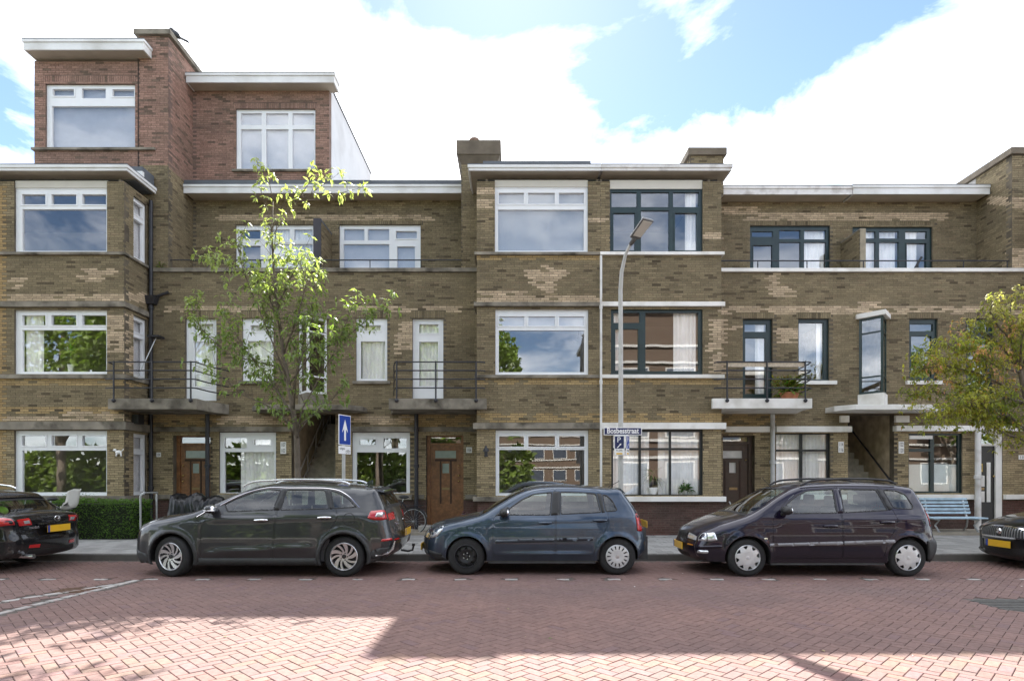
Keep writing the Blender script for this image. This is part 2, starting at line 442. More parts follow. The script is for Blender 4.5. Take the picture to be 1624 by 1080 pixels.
for i in range(-54, 54):
    for j in range(0, 13):
        x = (i + (.5 if j % 2 else 0))*.30; y = YK+.14+.15+j*.30
        if y > YB+.0: continue
        tl.append((y, x))
show = sorted([q for q in tl if -9 < q[1] < 10 and q[0] > YK], key=lambda q: q[0])
gaps = [(-8.6, -6.2), (-2.0, -.6), (2.2, 3.3), (6.6, 8.9)]
pref = [q for q in show if any(a-.9 < q[1] < b+.9 for a, b in gaps)][:300]
ps = set(pref)
def tile_col():
    g = random.uniform(.20, .30); return (g, g*.985, g*.94)
tv = []
for q in tl:
    if q not in ps: pave_mesh(restt, q[1], q[0], 0, tile_col(), .30, .30, PV, .008, True)
restt.build('tile_paving', TILE, pavement, kind='stuff')
for k, q in enumerate(pref):
    if k < 16:
        mb = MB(); pave_mesh(mb, 0, 0, 0, tile_col(), .30, .30, 0, .008, False); o = mb.build('paving_tile', TILE, pavement); tv.append(o.data)
    else:
        o = bpy.data.objects.new('paving_tile', random.choice(tv)); COL.objects.link(o); o.parent = pavement
    o.location = (q[1], q[0], PV+random.uniform(-.0015, .0015))
# raised stoop strip in front of the recessed ground floors
for (xa, xb) in ((-9.85, -.98), (5.45, 14.3)):
    mb = MB(); mb.box(xa, YB-.05, PV-.02, xb, YW-.02, PV+.07)
    o = mb.build('stoop', M('stoop stone', (.33, .29, .23), rough=.9, var=.2, vs=3, bump=.2, dirt=(.2, .17, .13), ds=2), kind='structure')
# ---------------------------------------------------------------- houses
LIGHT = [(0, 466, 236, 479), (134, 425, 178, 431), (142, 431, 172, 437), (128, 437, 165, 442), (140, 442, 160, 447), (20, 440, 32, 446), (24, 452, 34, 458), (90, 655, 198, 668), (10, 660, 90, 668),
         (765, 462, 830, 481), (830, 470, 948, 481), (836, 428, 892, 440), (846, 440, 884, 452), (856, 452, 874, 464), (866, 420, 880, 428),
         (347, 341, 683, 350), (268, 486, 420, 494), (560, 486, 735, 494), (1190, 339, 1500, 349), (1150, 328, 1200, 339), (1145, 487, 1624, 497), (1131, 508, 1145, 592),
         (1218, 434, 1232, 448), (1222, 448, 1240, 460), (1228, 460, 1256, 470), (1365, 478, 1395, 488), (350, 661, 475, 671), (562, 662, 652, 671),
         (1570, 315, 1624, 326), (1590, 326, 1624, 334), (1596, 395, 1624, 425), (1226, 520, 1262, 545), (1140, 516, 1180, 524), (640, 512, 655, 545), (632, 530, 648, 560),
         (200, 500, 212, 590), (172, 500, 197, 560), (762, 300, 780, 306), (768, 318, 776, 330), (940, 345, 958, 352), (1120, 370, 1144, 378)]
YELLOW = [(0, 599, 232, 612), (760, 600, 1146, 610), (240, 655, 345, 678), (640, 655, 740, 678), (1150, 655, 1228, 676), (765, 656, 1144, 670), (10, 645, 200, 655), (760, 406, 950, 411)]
def bcol(u, z, px, py, style):
    n = fbm(u*.7, z*1.1, 1.7, 4); n2 = fbm(u*2.3, z*3.1, 7.1, 3)
    j = random.uniform(.84, 1.16)
    if style == 'red':
        b = lerp((.330, .200, .155), (.255, .168, .130), min(1, max(0, .45+n*.9)))
        if random.random() < .12: b = lerp(b, (.13, .10, .075), .8)
    elif style == 'plinth':
        b = lerp((.130, .070, .058), (.085, .058, .050), min(1, max(0, .5+n)))
    else:
        b = lerp((.178, .145, .090), (.268, .215, .130), min(1, max(0, .45+n*.55+n2*.25)))
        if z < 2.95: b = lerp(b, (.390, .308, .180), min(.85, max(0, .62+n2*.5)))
        if random.random() < .05: b = lerp(b, (.23, .175, .11), .6)
        if random.random() < .07: b = lerp(b, (.06, .046, .032), .6)
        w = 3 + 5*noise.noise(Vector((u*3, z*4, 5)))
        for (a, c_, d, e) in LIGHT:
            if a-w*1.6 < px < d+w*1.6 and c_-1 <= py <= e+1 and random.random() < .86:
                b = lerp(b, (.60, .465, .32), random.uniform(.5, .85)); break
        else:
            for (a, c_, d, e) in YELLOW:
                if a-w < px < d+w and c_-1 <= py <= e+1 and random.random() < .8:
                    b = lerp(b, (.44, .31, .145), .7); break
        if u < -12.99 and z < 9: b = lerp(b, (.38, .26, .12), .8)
    if style != 'plinth':                     # rain streaks and soot below the ledges
        st_ = fbm(u*5.5, z*.45, 11.0, 3); j *= 1-.16*min(1, max(0, st_*1.6))
    return tuple(max(.012, q*j) for q in b)
CH = .060
class House:
    def __init__(s, name, label, cat, x, y, group=None):
        s.root = thing(name, label, cat, (x, y, PV), group)
        s.op = {}; s.br = {'brown': MB(), 'red': MB(), 'plinth': MB()}; s.wb = {'brown': MB(), 'red': MB(), 'plinth': MB()}
        s.walls = []; s.sold = {}
    def opening(s, kind, c, u0, z0, u1, z1):
        s.op.setdefault((kind, round(c, 3)), []).append((u0, z0, u1, z1))
    def soldier(s, kind, c, u0, z0, u1, z1): s.sold.setdefault((kind, round(c, 3)), []).append((u0, z0, u1, z1))
    def wall(s, kind, c, u0, u1, z0, z1, style='brown', thick=.2): s.walls.append((kind, c, u0, u1, z0, z1, style, thick))
    def finish(s):
        for (kind, c, u0, u1, z0, z1, style, thick) in s.walls:
            ops = [o for o in s.op.get((kind, round(c, 3)), []) if o[0] < u1 and o[2] > u0 and o[1] < z1 and o[3] > z0]
            sol = [o for o in s.sold.get((kind, round(c, 3)), []) if o[0] < u1 and o[2] > u0 and o[1] < z1 and o[3] > z0]
            br, wb = s.br[style], s.wb[style]
            def mapbox(mb, ua, da, za, ub, db, zb, col=None, back=True):
                if kind == 'front': a = (ua, c+da, za, ub, c+db, zb)
                elif kind == 'right': a = (c-db, ua, za, c-da, ub, zb)
                else: a = (c+da, ua, za, c+db, ub, zb)
                n = len(mb.f); mb.box(*a, col=col)
                if not back:
                    del mb.f[n + {'front': 4, 'right': 5, 'left': 3}[kind]]
            # mortar backing with the openings cut out
            zs = sorted(set([z0, z1] + [min(z1, max(z0, q)) for o in ops for q in (o[1], o[3])]))
            for za, zb in zip(zs, zs[1:]):
                if zb-za < 1e-4: continue
                segs = [(u0, u1)]; zm = (za+zb)/2
                for o in ops:
                    if o[1] < zm < o[3]:
                        segs = [q for a, b in segs for q in ((a, min(b, o[0])), (max(a, o[2]), b)) if q[1]-q[0] > .001]
                for a, b in segs: mapbox(wb, a, .006, za, b, thick, zb)
            k = 0; z = z0 + random.uniform(0, .0)
            while z + CH <= z1 + .03:
                za, zb = z+.005, min(z+CH-.005, z1); zm = (za+zb)/2
                segs = [(u0+.002, u1-.002)]
                for o in ops + sol:
                    if o[1] < zm < o[3]:
                        segs = [q for a, b in segs for q in ((a, min(b, o[0]-.001)), (max(a, o[2]+.001), b)) if q[1]-q[0] > .025]
                for a, b in segs:
                    st = math.floor((a-50)/.22)*.22 + 50 + (k % 2)*.11 + ((k*37) % 5)*.006
                    u = st
                    while u < b:
                        ua, ub = max(a, u+.005), min(b, u+.215)
                        if ub-ua > .02:
                            um = (ua+ub)/2
                            if kind == 'front': X, Y = um, c
                            else: X, Y = c, um
                            px, py = 812+X*F_PX/Y, HOR-(zm-EYE)*F_PX/Y
                            dd = random.uniform(-.002, .0015)
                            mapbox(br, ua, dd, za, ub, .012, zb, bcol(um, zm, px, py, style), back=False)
                        u += .22
                z += CH; k += 1
            for (a, za, b, zb) in sol:
                u = a
                while u < b-.02:
                    ub = min(u+.053, b); um = (u+ub)/2
                    X, Y = (um, c) if kind == 'front' else (c, um)
                    mapbox(br, u+.004, random.uniform(-.004, 0), za+.004, ub-.002, .012, zb-.004, bcol(um, (za+zb)/2, -99, -99, style if style != 'brown' else 'brown'), back=False)
                    u += .060
        nm = {'brown': 'brickwork', 'red': 'red_brickwork', 'plinth': 'plinth_brickwork'}
        for st in s.br:
            if s.br[st].v:
                s.br[st].build(nm[st], BRICK, s.root, kind='stuff')
                s.wb[st].build({'brown': 'wall', 'red': 'red_wall', 'plinth': 'plinth'}[st], {'brown': MORTAR, 'red': MORTAR_RED, 'plinth': MORTAR}[st], s.root)

def mapb(mb, kind, c, u0, d0, z0, u1, d1, z1):
    if kind == 'front': mb.box(u0, c+d0, z0, u1, c+d1, z1)
    elif kind == 'right': mb.box(c-d1, u0, z0, c-d0, u1, z1)
    else: mb.box(c+d0, u0, z0, c+d1, u1, z1)
def win(H, kind, c, outer, panes, mat, rec=.065, blind=None, blindmat=None, curtain=None, opn=True, glass=None, name='window', top_panel=None):
    """window in wall-plane metres: outer (u0,z0,u1,z1), panes the same + flag 's' for an opening sash"""
    u0, z0, u1, z1 = outer
    oz1 = top_panel if top_panel else z1
    if opn: H.opening(kind, c, u0, z0, u1, oz1)
    us = sorted(set([u0, u1] + [q for p in panes for q in (p[0], p[2])]))
    zs = sorted(set([z0, z1] + [q for p in panes for q in (p[1], p[3])]))
    fr = MB()
    for za, zb in zip(zs, zs[1:]):
        run = None
        for ua, ub in list(zip(us, us[1:])) + [(u1, u1)]:
            um, zm = (ua+ub)/2, (za+zb)/2
            inside = ub <= ua or any(p[0] <= um <= p[2] and p[1] <= zm <= p[3] for p in panes)
            if inside:
                if run: mapb(fr, kind, c, run[0], rec, za, run[1], rec+.07, zb); run = None
            else: run = (run[0], ub) if run else (ua, ub)
    for p in panes:
        if len(p) > 4 and 's' in p[4]:
            a, b, c2, d = p[:4]; w = .032
            for q in ((a-w, b-w, c2+w, b), (a-w, d, c2+w, d+w), (a-w, b, a, d), (c2, b, c2+w, d)):
                mapb(fr, kind, c, q[0], rec-.014, q[1], q[2], rec-.001, q[3])
    # outer lip
    for q in ((u0, z0, u1, z0+.03), (u0, z1-.025, u1, z1), (u0, z0+.03, u0+.025, z1-.025), (u1-.025, z0+.03, u1, z1-.025)):
        mapb(fr, kind, c, q[0], rec-.010, q[1], q[2], rec-.0005, q[3])
    f = fr.build(name, mat, H.root)
    if top_panel:
        mb = MB(); mapb(mb, kind, c, u0, rec-.03, z1+.004, u1, rec+.05, top_panel); mb.build('head_panel', M('cream head board', (.60, .57, .50), rough=.7, var=.06, vs=2), f)
    for p in panes:
        mb = MB(); a, b, c2, d = p[:4]
        mapb(mb, kind, c, a, rec+.034, b, c2, rec+.040, d)
        mb.build('pane', glass or PANE, f)
    if blind:
        zb = z1 - (z1-z0)*blind
        mb = MB(); mapb(mb, kind, c, u0+.03, rec+.11, zb, u1-.03, rec+.115, z1-.02); mb.build('blind', blindmat or BLIND, f)
    for cu in (curtain or []):
        a, b = cu[:2]; amp = .025; n_ = max(6, int((b-a)/.03)); mb = MB(); ph = random.random()*9
        zlo = cu[2] if len(cu) > 2 else z0+.03
        fp = random.uniform(.85, 1.2)
        for i in range(n_+1):
            u = a+(b-a)*i/n_; d = rec+.11 + amp*math.sin(u*52*fp+ph+1.4*math.sin(u*9+ph)) + .012*math.sin(u*131)
            pt = (u, c+d) if kind == 'front' else ((c-d, u) if kind == 'right' else (c+d, u))
            mb.v += [(pt[0], pt[1], zlo), (pt[0], pt[1], z1-.03)]
            if i: mb.f.append((2*i-2, 2*i, 2*i+1, 2*i-1))
        mb.build('curtain', CURTAIN, f, smooth=True)
    return f
def pwin(H, Y, rect, panes, mat, **k):         # the same from measured photo pixels on plane Y
    cv = lambda r: (pxX(r[0], Y), pyZ(r[3], Y), pxX(r[2], Y), pyZ(r[1], Y)) + tuple(r[4:])
    if k.get('top_panel'): k['top_panel'] = pyZ(k['top_panel'], Y)
    if k.get('curtain'): k['curtain'] = [(pxX(a, Y), pxX(b, Y)) for a, b in k['curtain']]
    return win(H, 'front', Y, cv(rect), [cv(p) for p in panes], mat, **k)
def band(H, x0, x1, z0, z1, yf, yb, mat, name='sill', bev=0):
    return MB().box(x0, yf, z0, x1, yb, z1).build(name, mat, H.root, bevel=bev)
def three_over_one(x0, y0, x1, y1, t0, t1, b0, cols, b1):
    return [(a, t0, b, t1, 's') for a, b in cols] + [(x0+9, b0, x1-5, b1)]

def railing(H, name_parent, posts, rails, r=.017, rp=.021, balls=True, mat=IRON):
    for p in posts:
        mb = MB(); mb.tube([p[0], p[1]], rp, 8)
        if balls: mb.ball((p[0][0], p[0][1]-.01, p[0][2]), .05)
        mb.build('post', mat, name_parent, smooth='auto')
    for pts in rails:
        MB().tube(pts, r, 7).build('rail', mat, name_parent, smooth='auto')

def front_door(H, Y, leaf, frame, transom, mat, fmat, panes, grooves, handles, letter, z0, rec=.22, glassmat=None, kick=True):
    x0, y0, x1, y1 = frame; X0, X1 = pxX(x0, Y), pxX(x1, Y); Z1 = pyZ(y0, Y)
    H.opening('front', Y, X0, z0, X1, Z1)
    l0, l1, lt = pxX(leaf[0], Y), pxX(leaf[2], Y), pyZ(leaf[1], Y)
    fr = MB(); yf = Y+rec
    fr.box(X0, yf-.05, z0, l0, yf+.08, Z1); fr.box(l1, yf-.05, z0, X1, yf+.08, Z1)
    fr.box(l0, yf-.05, lt, l1, yf+.08, lt+.06); fr.box(l0, yf-.05, Z1-.05, l1, yf+.08, Z1)
    f = fr.build('door_frame', fmat, H.root)
    MB().box(l0, yf+.01, lt+.06, l1, yf+.016, Z1-.05).build('transom_pane', PANE, f)
    d = MB(); zz = pyZ(leaf[3], Y)
    ps = [(pxX(p[0], Y), pyZ(p[3], Y), pxX(p[2], Y), pyZ(p[1], Y)) for p in panes]
    us = sorted(set([l0, l1]+[q for p in ps for q in (p[0], p[2])])); zs = sorted(set([z0+.01, lt]+[q for p in ps for q in (p[1], p[3])]))
    for za, zb in zip(zs, zs[1:]):
        for ua, ub in zip(us, us[1:]):
            if not any(p[0] <= (ua+ub)/2 <= p[2] and p[1] <= (za+zb)/2 <= p[3] for p in ps): d.box(ua, yf, za, ub, yf+.05, zb)
    leafo = d.build('door', mat, H.root)
    for p in ps:
        MB().box(p[0], yf+.02, p[1], p[2], yf+.028, p[3]).build('door_pane', glassmat or PANE, leafo)
        m2 = MB(); w = .018
        for q in ((p[0]-w, p[1]-w, p[2]+w, p[1]), (p[0]-w, p[3], p[2]+w, p[3]+w), (p[0]-w, p[1], p[0], p[3]), (p[2], p[1], p[2]+w, p[3])): m2.box(q[0], yf-.012, q[1], q[2], yf-.0005, q[3])
        m2.build('pane_bead', mat, leafo)
    for g in grooves:
        MB().box(pxX(g[0], Y), yf-.016, pyZ(g[3], Y), pxX(g[2], Y), yf-.0008, pyZ(g[1], Y)).build('moulding', WOOD2, leafo, bevel=.004)
    for h in handles:
        MB().lathe([(0, -.05), (.022, -.045), (.024, -.02), (.010, -.012), (.010, 0)], (pxX(h[0], Y), yf, pyZ(h[1], Y)), 'y', 12).build('handle', BRASS, leafo, smooth=True)
    if letter:
        MB().box(pxX(letter[0], Y), yf-.012, pyZ(letter[3], Y), pxX(letter[2], Y), yf-.0009, pyZ(letter[1], Y)).build('letterbox', M('dull brass', (.28, .2, .1), rough=.4, metal=.8), leafo, bevel=.004)
    if kick:
        MB().hexa([(l0+.02, yf-.05, z0+.02), (l1-.02, yf-.05, z0+.02), (l1-.02, yf-.001, z0+.02), (l0+.02, yf-.001, z0+.02), (l0+.06, yf-.02, z0+.16), (l1-.06, yf-.02, z0+.16), (l1-.06, yf-.001, z0+.16), (l0+.06, yf-.001, z0+.16)]).build('kick_board', mat, leafo)
    # lobby behind the door glass
    return leafo
def number_plate(H, Y, x, y, w, h, lines, col=(.82, .82, .80)):
    X, Z = pxX(x, Y), pyZ(y, Y); w_, h_ = w*Y/F_PX, h*Y/F_PX
    p = MB().box(X-w_/2, Y-.016, Z-h_/2, X+w_/2, Y-.004, Z+h_/2).build('number_plate', M('enamel plate', col, rough=.25, var=.03), H.root, bevel=.003)
    for k, t in enumerate(lines):
        hh = h_/len(lines)
        text_mesh('lettering', t, hh*.92, (X, Y-.0175, Z+h_/2-hh*(k+.52)), (R(90), 0, 0), BLACKP, p, .001, xs=min(1, w_*.92/(hh*.55*len(t))))
def drainpipe(H, x, y, z0, z1, r, mat, name='drainpipe', coll=()):
    mb = MB().tube([(x, y, z0), (x, y, z1)], r, 12)
    for z in coll: mb.lathe([(r*1.0, z-.05), (r*1.35, z-.045), (r*1.35, z+.045), (r*1.0, z+.05)], (x, y, 0), 'z', 12)
    return mb.build(name, mat, H.root, smooth='auto')
def cornice(H, x0, x1, yf, yb, z0, z1, left=True, right=True, mat=None, ends=.0, name='cornice'):
    """box fascia with a stepped top lip and a soffit back to the wall"""
    mat = mat or FASCIA
    mb = MB(); mb.box(x0, yf, z0, x1, yf+.035, z1-.07)
    if left: mb.box(x0, yf+.036, z0, x0+.035, yb, z1-.07)
    if right: mb.box(x1-.035, yf+.036, z0, x1, yb, z1-.07)
    eL, eR = (.025 if left else 0), (.025 if right else 0)
    mb.box(x0-eL, yf-.025, z1-.068, x1+eR, yb, z1)
    c = mb.build(name, mat, H.root)
    MB().box(x0+.037, yf+.037, z0+.015, x1-.037, yb, z0+.035).build('soffit', SOFFIT, c)
    MB().box(x0-eL, yf-.028, z1+.002, x1+eR, yb, z1+.022).build('roof_edge', ZINC, c)
    return c

ROW = 'brick houses of the terrace'
# ======== A: left bay house
A = House('terraced_house', 'brick bay house with a red brick rooftop storey under a white eave, farthest left', 'house', -13.0, YB, ROW)
AX0, AX1 = -16.15, -9.905
for k, (y0, y1, tp) in enumerate(((297.5, 400.6, 286), (491, 593.5, None), (683, 786, None))):
    x0, x1 = 22.5, 169.5
    dy = (0, 192, 383.5)[k]
    panes = [(a, 307+dy, b, 323+dy, 's') for a, b in ((32, 69.5), (79, 118.5), (128, 166))] + [(32, 330.5+dy, 166, 396.8+dy if k < 2 else 397.5+dy-.5)]
    pwin(A, YB, (x0, y0, x1, y1), panes, UPVC, top_panel=tp, curtain=[(33, 60)] if k == 1 else None)
    mir = lambda p: (2*-13.03-pxX(p[2], YB), pyZ(p[3], YB), 2*-13.03-pxX(p[0], YB), pyZ(p[1], YB)) + tuple(p[4:])
    win(A, 'front', YB, mir((x0, y0, x1, y1)), [mir(p) for p in panes], UPVC, top_panel=pyZ(tp, YB) if tp else None)
    zt, zb_ = pyZ(y0+2, YB), pyZ(y1+(1 if k < 2 else 0), YB)
    win(A, 'right', AX1, (15.68, zb_, 16.24, zt), [(15.76, zt-.40, 16.16, zt-.10, 's'), (15.76, zb_+.10, 16.16, zt-.55, 's')], UPVC, blind=.97, blindmat=M('pale side blind', (.70, .69, .70), rough=.9))
A.wall('front', YB, AX0, AX1, 1.05, 9.14); A.wall('right', AX1, YB+.02, YW, 1.05, 9.14)
A.wall('front', YB+.02, AX0, AX1-.02, PV-.02, 1.0, 'plinth'); A.wall('right', AX1-.02, YB+.045, YW, PV-.02, 1.0, 'plinth')
def abands(z0, z1, pr, mat=CONC, name='sill'):
    mb = MB(); mb.box(AX0, YB-pr, z0, AX1+pr, YB+.05, z1); mb.box(AX1-.05, YB+.051, z0, AX1+pr, YW, z1)
    mb.build(name, mat, A.root, bevel=.006)
Zb = lambda y: pyZ(y, YB)
abands(Zb(405), Zb(400.7), .06); abands(Zb(487.5), Zb(479), .07, name='string_course'); abands(Zb(600.5), Zb(594), .06)
abands(Zb(681.5), Zb(669), .09, name='string_course'); abands(Zb(794.5), Zb(786.5), .07)
cornice(A, AX0-.1, AX1+.19, YB-.19, YW+.0, Zb(278)+.02, 9.46)
MB().box(AX0, YB+.5, 9.485, -9.75, YW-.03, 9.78).build('roof_upstand', ZINC, A.root)
mb = MB(); mb.box(-10.25, YB+.42, 9.484, -9.70, YB+.50, 9.62); mb.build('upper_fascia', FASCIA, A.root)
# rooftop storey in red brick
AE0, AE1 = -13.04, -10.20
pwin(A, YW, (72, 133.5, 214, 236), [(81, 139.5, 115, 150.5, 's'), (127, 138.5, 165, 154), (176, 140, 211, 151.5, 's'), (79.5, 166.5, 212, 234.0)], UPVC, blind=.97, blindmat=M('blue grey blind', (.42, .44, .48), rough=.9, var=.05))
A.wall('front', YW, AE0, AE1, 9.5, 12.95, 'red'); A.wall('left', AE0, YW+.02, 22, 9.5, 12.95, 'red')
A.soldier('front', YW, pxX(69, YW), pyZ(130.5, YW), pxX(214, YW), pyZ(120.5, YW))
band(A, pxX(52, YW), pxX(247, YW), pyZ(239.5, YW), pyZ(236, YW), YW-.07, YW+.05, CONC)
cornice(A, pxX(37, 16.0), pxX(228, 16.0), 16.0, YW+.1, 13.0, 13.27)
MB().box(pxX(37, 16.0)-.03, YW+.11, 13.0, -9.95, 22, 13.28).build('roof', ZINC, A.root)
MB().box(-10.21, YW-.012, 9.5, -10.195, YW+.0, 13.0).build('joint_strip', M('joint strip', (.05, .04, .035), rough=.9), A.root)
# chimney stack between A and B
PX0, PX1, PYB = -10.19, -9.38, 17.95
A.wall('front', YW, PX0, PX1, 7.0, 10.10); A.wall('front', YW, PX0, PX1, 10.10, 13.62, 'red')
A.wall('right', PX1, YW+.02, PYB, 6.4, 10.05); A.wall('right', PX1, YW+.02, PYB, 10.05, 13.62, 'red'); A.wall('left', PX0, YW+.02, PYB, 13.0, 13.62, 'red')
ch = MB(); ch.box(PX0-.09, YW-.09, 13.62, PX1+.09, PYB+.09, 13.76); ch.build('chimney_cap', CONC, A.root, bevel=.01)
MB().box(PX0+.2, YW+.2, 6.4, PX1-.2, PYB, 13.62).build('chimney', MORTAR_RED, A.root)
MB().box(AX0, YB+.3, 9.3, AX1+.1, 24, 9.47).build('bay_roof', ZINC, A.root)
drainpipe(A, AX1+.09, YW-.07, PV+.06, 9.1, .05, IRON, coll=(1.3, 4.3, 6.2)).name
mb = MB(); mb.hexa([(-9.95, YW-.16, 6.28), (-9.68, YW-.16, 6.28), (-9.68, YW-.012, 6.28), (-9.95, YW-.012, 6.28), (-10.0, YW-.2, 6.5), (-9.60, YW-.2, 6.5), (-9.60, YW-.012, 6.5), (-10.0, YW-.012, 6.5)])
mb.tube([(-9.75, YW-.08, 6.46), (-9.35, YW-.05, 6.62)], .04, 8); mb.build('rain_hopper', IRON, A.root)
MB().tube([(-9.83, 15.75, 4.25), (-9.56, 16.1, 5.35)], .014, 6).build('awning_arm', STEEL, A.root)
MB().box(-9.72, 15.95, 5.33, -9.42, 16.25, 5.38).build('awning_bracket', IRON, A.root)
MB().box(-9.87, 15.55, 2.98, -9.70, 15.80, 3.22).build('wall_vent_box', PLAST, A.root, bevel=.01)
# small white dog-shaped ornament beside the ground floor window
mb = MB(); ox, oz = pxX(189, YB), pyZ(717, YB)
mb.ball((ox, YB-.03, oz), .085, .03, .05); mb.ball((ox-.09, YB-.03, oz+.055), .04, .025, .035); mb.tube([(ox+.06, YB-.03, oz-.02), (ox+.075, YB-.03, oz-.11)], .02, 6); mb.tube([(ox-.04, YB-.03, oz-.02), (ox-.05, YB-.03, oz-.11)], .02, 6); mb.tube([(ox+.08, YB-.03, oz+.02), (ox+.13, YB-.03, oz+.08)], .012, 6); mb.ball((ox-.12, YB-.03, oz+.05), .022, .018, .016)
mb.build('wall_ornament', M('white glazed clay', (.8, .79, .76), rough=.3, var=.03), A.root, smooth=True)
# ======== B: recessed house left of centre
B = House('terraced_house', 'recessed brick house with grey balconies and a red rooftop box with white side wall', 'house', -5.4, YW, ROW)
BX0, BX1 = -9.885, -.918
TX0, TX1 = -9.38, -1.36
Zw = lambda y: pyZ(y, YW); Xw = lambda x: pxX(x, YW); Zt = lambda y: pyZ(y, YT); Xt = lambda x: pxX(x, YT)
def rough_door(H, Y, x0, y0, x1, y1, mat, up, lo, frame=.06):
    return pwin(H, Y, (x0, y0, x1, y1), [up, lo], mat, name='balcony_door', rec=.09, curtain=[(lo[0], lo[2])])
f = rough_door(B, YW, 293.5, 505, 343, 636, UPVC, (304, 512.5, 336, 527, 's'), (305, 541, 335.5, 612, 's'))
pwin(B, YW, (384, 505, 433.5, 604), [(396, 515, 423, 524.5, 's'), (391, 540, 428, 600)], UPVC, curtain=[(391, 428)])
pwin(B, YW, (564.5, 505, 614, 604), [(576, 515, 603, 524, 's'), (571, 540.5, 610, 600)], UPVC, curtain=[(571, 610)])
rough_door(B, YW, 654, 505, 703, 636, UPVC, (664, 513, 695, 527, 's'), (664, 541, 694, 612, 's'))
for (a, b) in ((291, 345), (382, 436), (562, 617), (652, 706), (476, 518)):
    B.soldier('front', YW, Xw(a), Zw(504.5), Xw(b), Zw(493))
for (a, b) in ((380, 437), (560, 619)): band(B, Xw(a), Xw(b), Zw(609), Zw(604.5), YW-.07, YW+.05, CONC)
# prow window over the stair
def prow(H, xc, zb, zt, fmat, capmat, basemat, w=.375, d=.45):
    H.opening('front', YW, xc-w+.05, zb, xc+w-.05, zt)
    mb = MB(); A_, C_, B_ = Vector((xc-w, YW, 0)), Vector((xc, YW-d, 0)), Vector((xc+w, YW, 0))
    def bar(P, Q, z0, z1, th=.05):
        dv = (Q-P).normalized(); n = Vector((dv.y, -dv.x, 0))*th
        mb.hexa([(*(P)[:2], z0), (*(Q)[:2], z0), (*(Q-n)[:2], z0), (*(P-n)[:2], z0), (*(P)[:2], z1), (*(Q)[:2], z1), (*(Q-n)[:2], z1), (*(P-n)[:2], z1)])
    zl = [zb, zb+(zt-zb)*.22, zb+(zt-zb)*.80]
    for (P, Q) in ((A_, C_), (C_, B_)):
        dv = (Q-P); L = dv.length; dv = dv/L
        for z in (zb, zt-.06, zl[1]-.02, zl[2]-.02): bar(P+dv*.061, Q-dv*.051, z, z+(.06 if z in (zb, zt-.06) else .04))
        bar(P, P+dv*.06, zb, zt); bar(Q-dv*.05, Q, zb, zt)
    f = mb.build('prow_window', fmat, H.root)
    for (P, Q) in ((A_, C_), (C_, B_)):
        dv = (Q-P).normalized(); n = Vector((dv.y, -dv.x, 0))
        zz = [zb+.06, zl[1]-.02, zl[1]+.02, zl[2]-.02, zl[2]+.02, zt-.06]
        for k in range(3):
            p, q = P+dv*.06-n*.02, Q-dv*.05-n*.02
            MB().hexa([(p.x, p.y, zz[2*k]), (q.x, q.y, zz[2*k]), (q.x-n.x*.006, q.y-n.y*.006, zz[2*k]), (p.x-n.x*.006, p.y-n.y*.006, zz[2*k]),
                       (p.x, p.y, zz[2*k+1]), (q.x, q.y, zz[2*k+1]), (q.x-n.x*.006, q.y-n.y*.006, zz[2*k+1]), (p.x-n.x*.006, p.y-n.y*.006, zz[2*k+1])]).build('pane', PANE, f)
    e = .09
    MB().prism([(xc-w-e, YW+.02), (xc-w-e, YW-.05), (xc, YW-d-e-.03), (xc+w+e, YW-.05), (xc+w+e, YW+.02)], zt+.002, zt+.13).build('prow_cap', capmat, H.root, bevel=.006)
    MB().prism([(xc-w-.03, YW+.02), (xc-w-.03, YW-.002), (xc, YW-d-.05), (xc+w+.03, YW-.002), (xc+w+.03, YW+.02)], zb-.32, zb-.003).build('prow_base', basemat, H.root)
prow(B, -5.43, Zw(626), Zw(507), UPVC, CONC, CONC)
# canopy and stair
def stair(H, xa, xb, ztop, hmat, bandmat, railside):
    H.opening('front', YW, xa, PV+.05, xb, ztop)
    n_ = 16; rise, run = .196, .24
    for k in range(n_):
        MB().box(xa, YW-.50+k*run, PV+.07+max(0, k-1)*rise, xb, YW-.50+(k+1)*run+.02, PV+.07+(k+1)*rise-.003*(k % 2)).build('stair_step', STAIR, H.root)
    mb = MB(); y1 = YW-.50+n_*run+1.3
    mb.box(xa-.10, YW+.205, PV, xa-.002, y1, 6.2); mb.box(xb+.002, YW+.205, PV, xb+.10, y1, 6.2); mb.box(xa, y1, PV, xb, y1+.1, 6.2)
    mb.box(xa-.1, YW+.205, 6.2, xb+.1, y1, 6.25)
    mb.build('stairwell', M('stairwell brick', (.38, .30, .20), rough=.95, var=.3, vs=4, bump=.3, bs=40), H.root)
    xr = xb-.07 if railside > 0 else xa+.10
    hr = MB(); hr.tube([(xr, YW-.35, PV+1.05), (xr, YW-.50+n_*run, PV+.95+n_*rise)], .024, 8)
    hr.build('handrail', hmat, H.root, smooth='auto')
    return xr, n_, rise, run
xr, n_, rise, run = stair(B, -6.02, -4.82, 3.32, M('weathered rail timber', (.30, .27, .23), rough=.85, var=.2), CONC, -1)
mb = MB(); mb.tube([(xr, YW-.35, PV+.6), (xr, YW-.50+n_*run, PV+.5+n_*rise)], .02, 8)
for k in range(0, n_, 3): mb.tube([(xr, YW-.50+(k+.3)*run, PV+.05+k*rise), (xr, YW-.50+(k+.3)*run, PV+1.02+(k)*rise)], .022, 6)
mb.build('stair_balustrade', MATS['weathered rail timber'], B.root, smooth='auto')
MB().prism([(-6.9, YW+.02), (-6.9, YW-.45), (-6.55, YW-.85), (-4.3, YW-.85), (-3.95, YW-.45), (-3.95, YW+.02)], 3.34, 3.47).build('stair_canopy', CONC, B.root, bevel=.008)
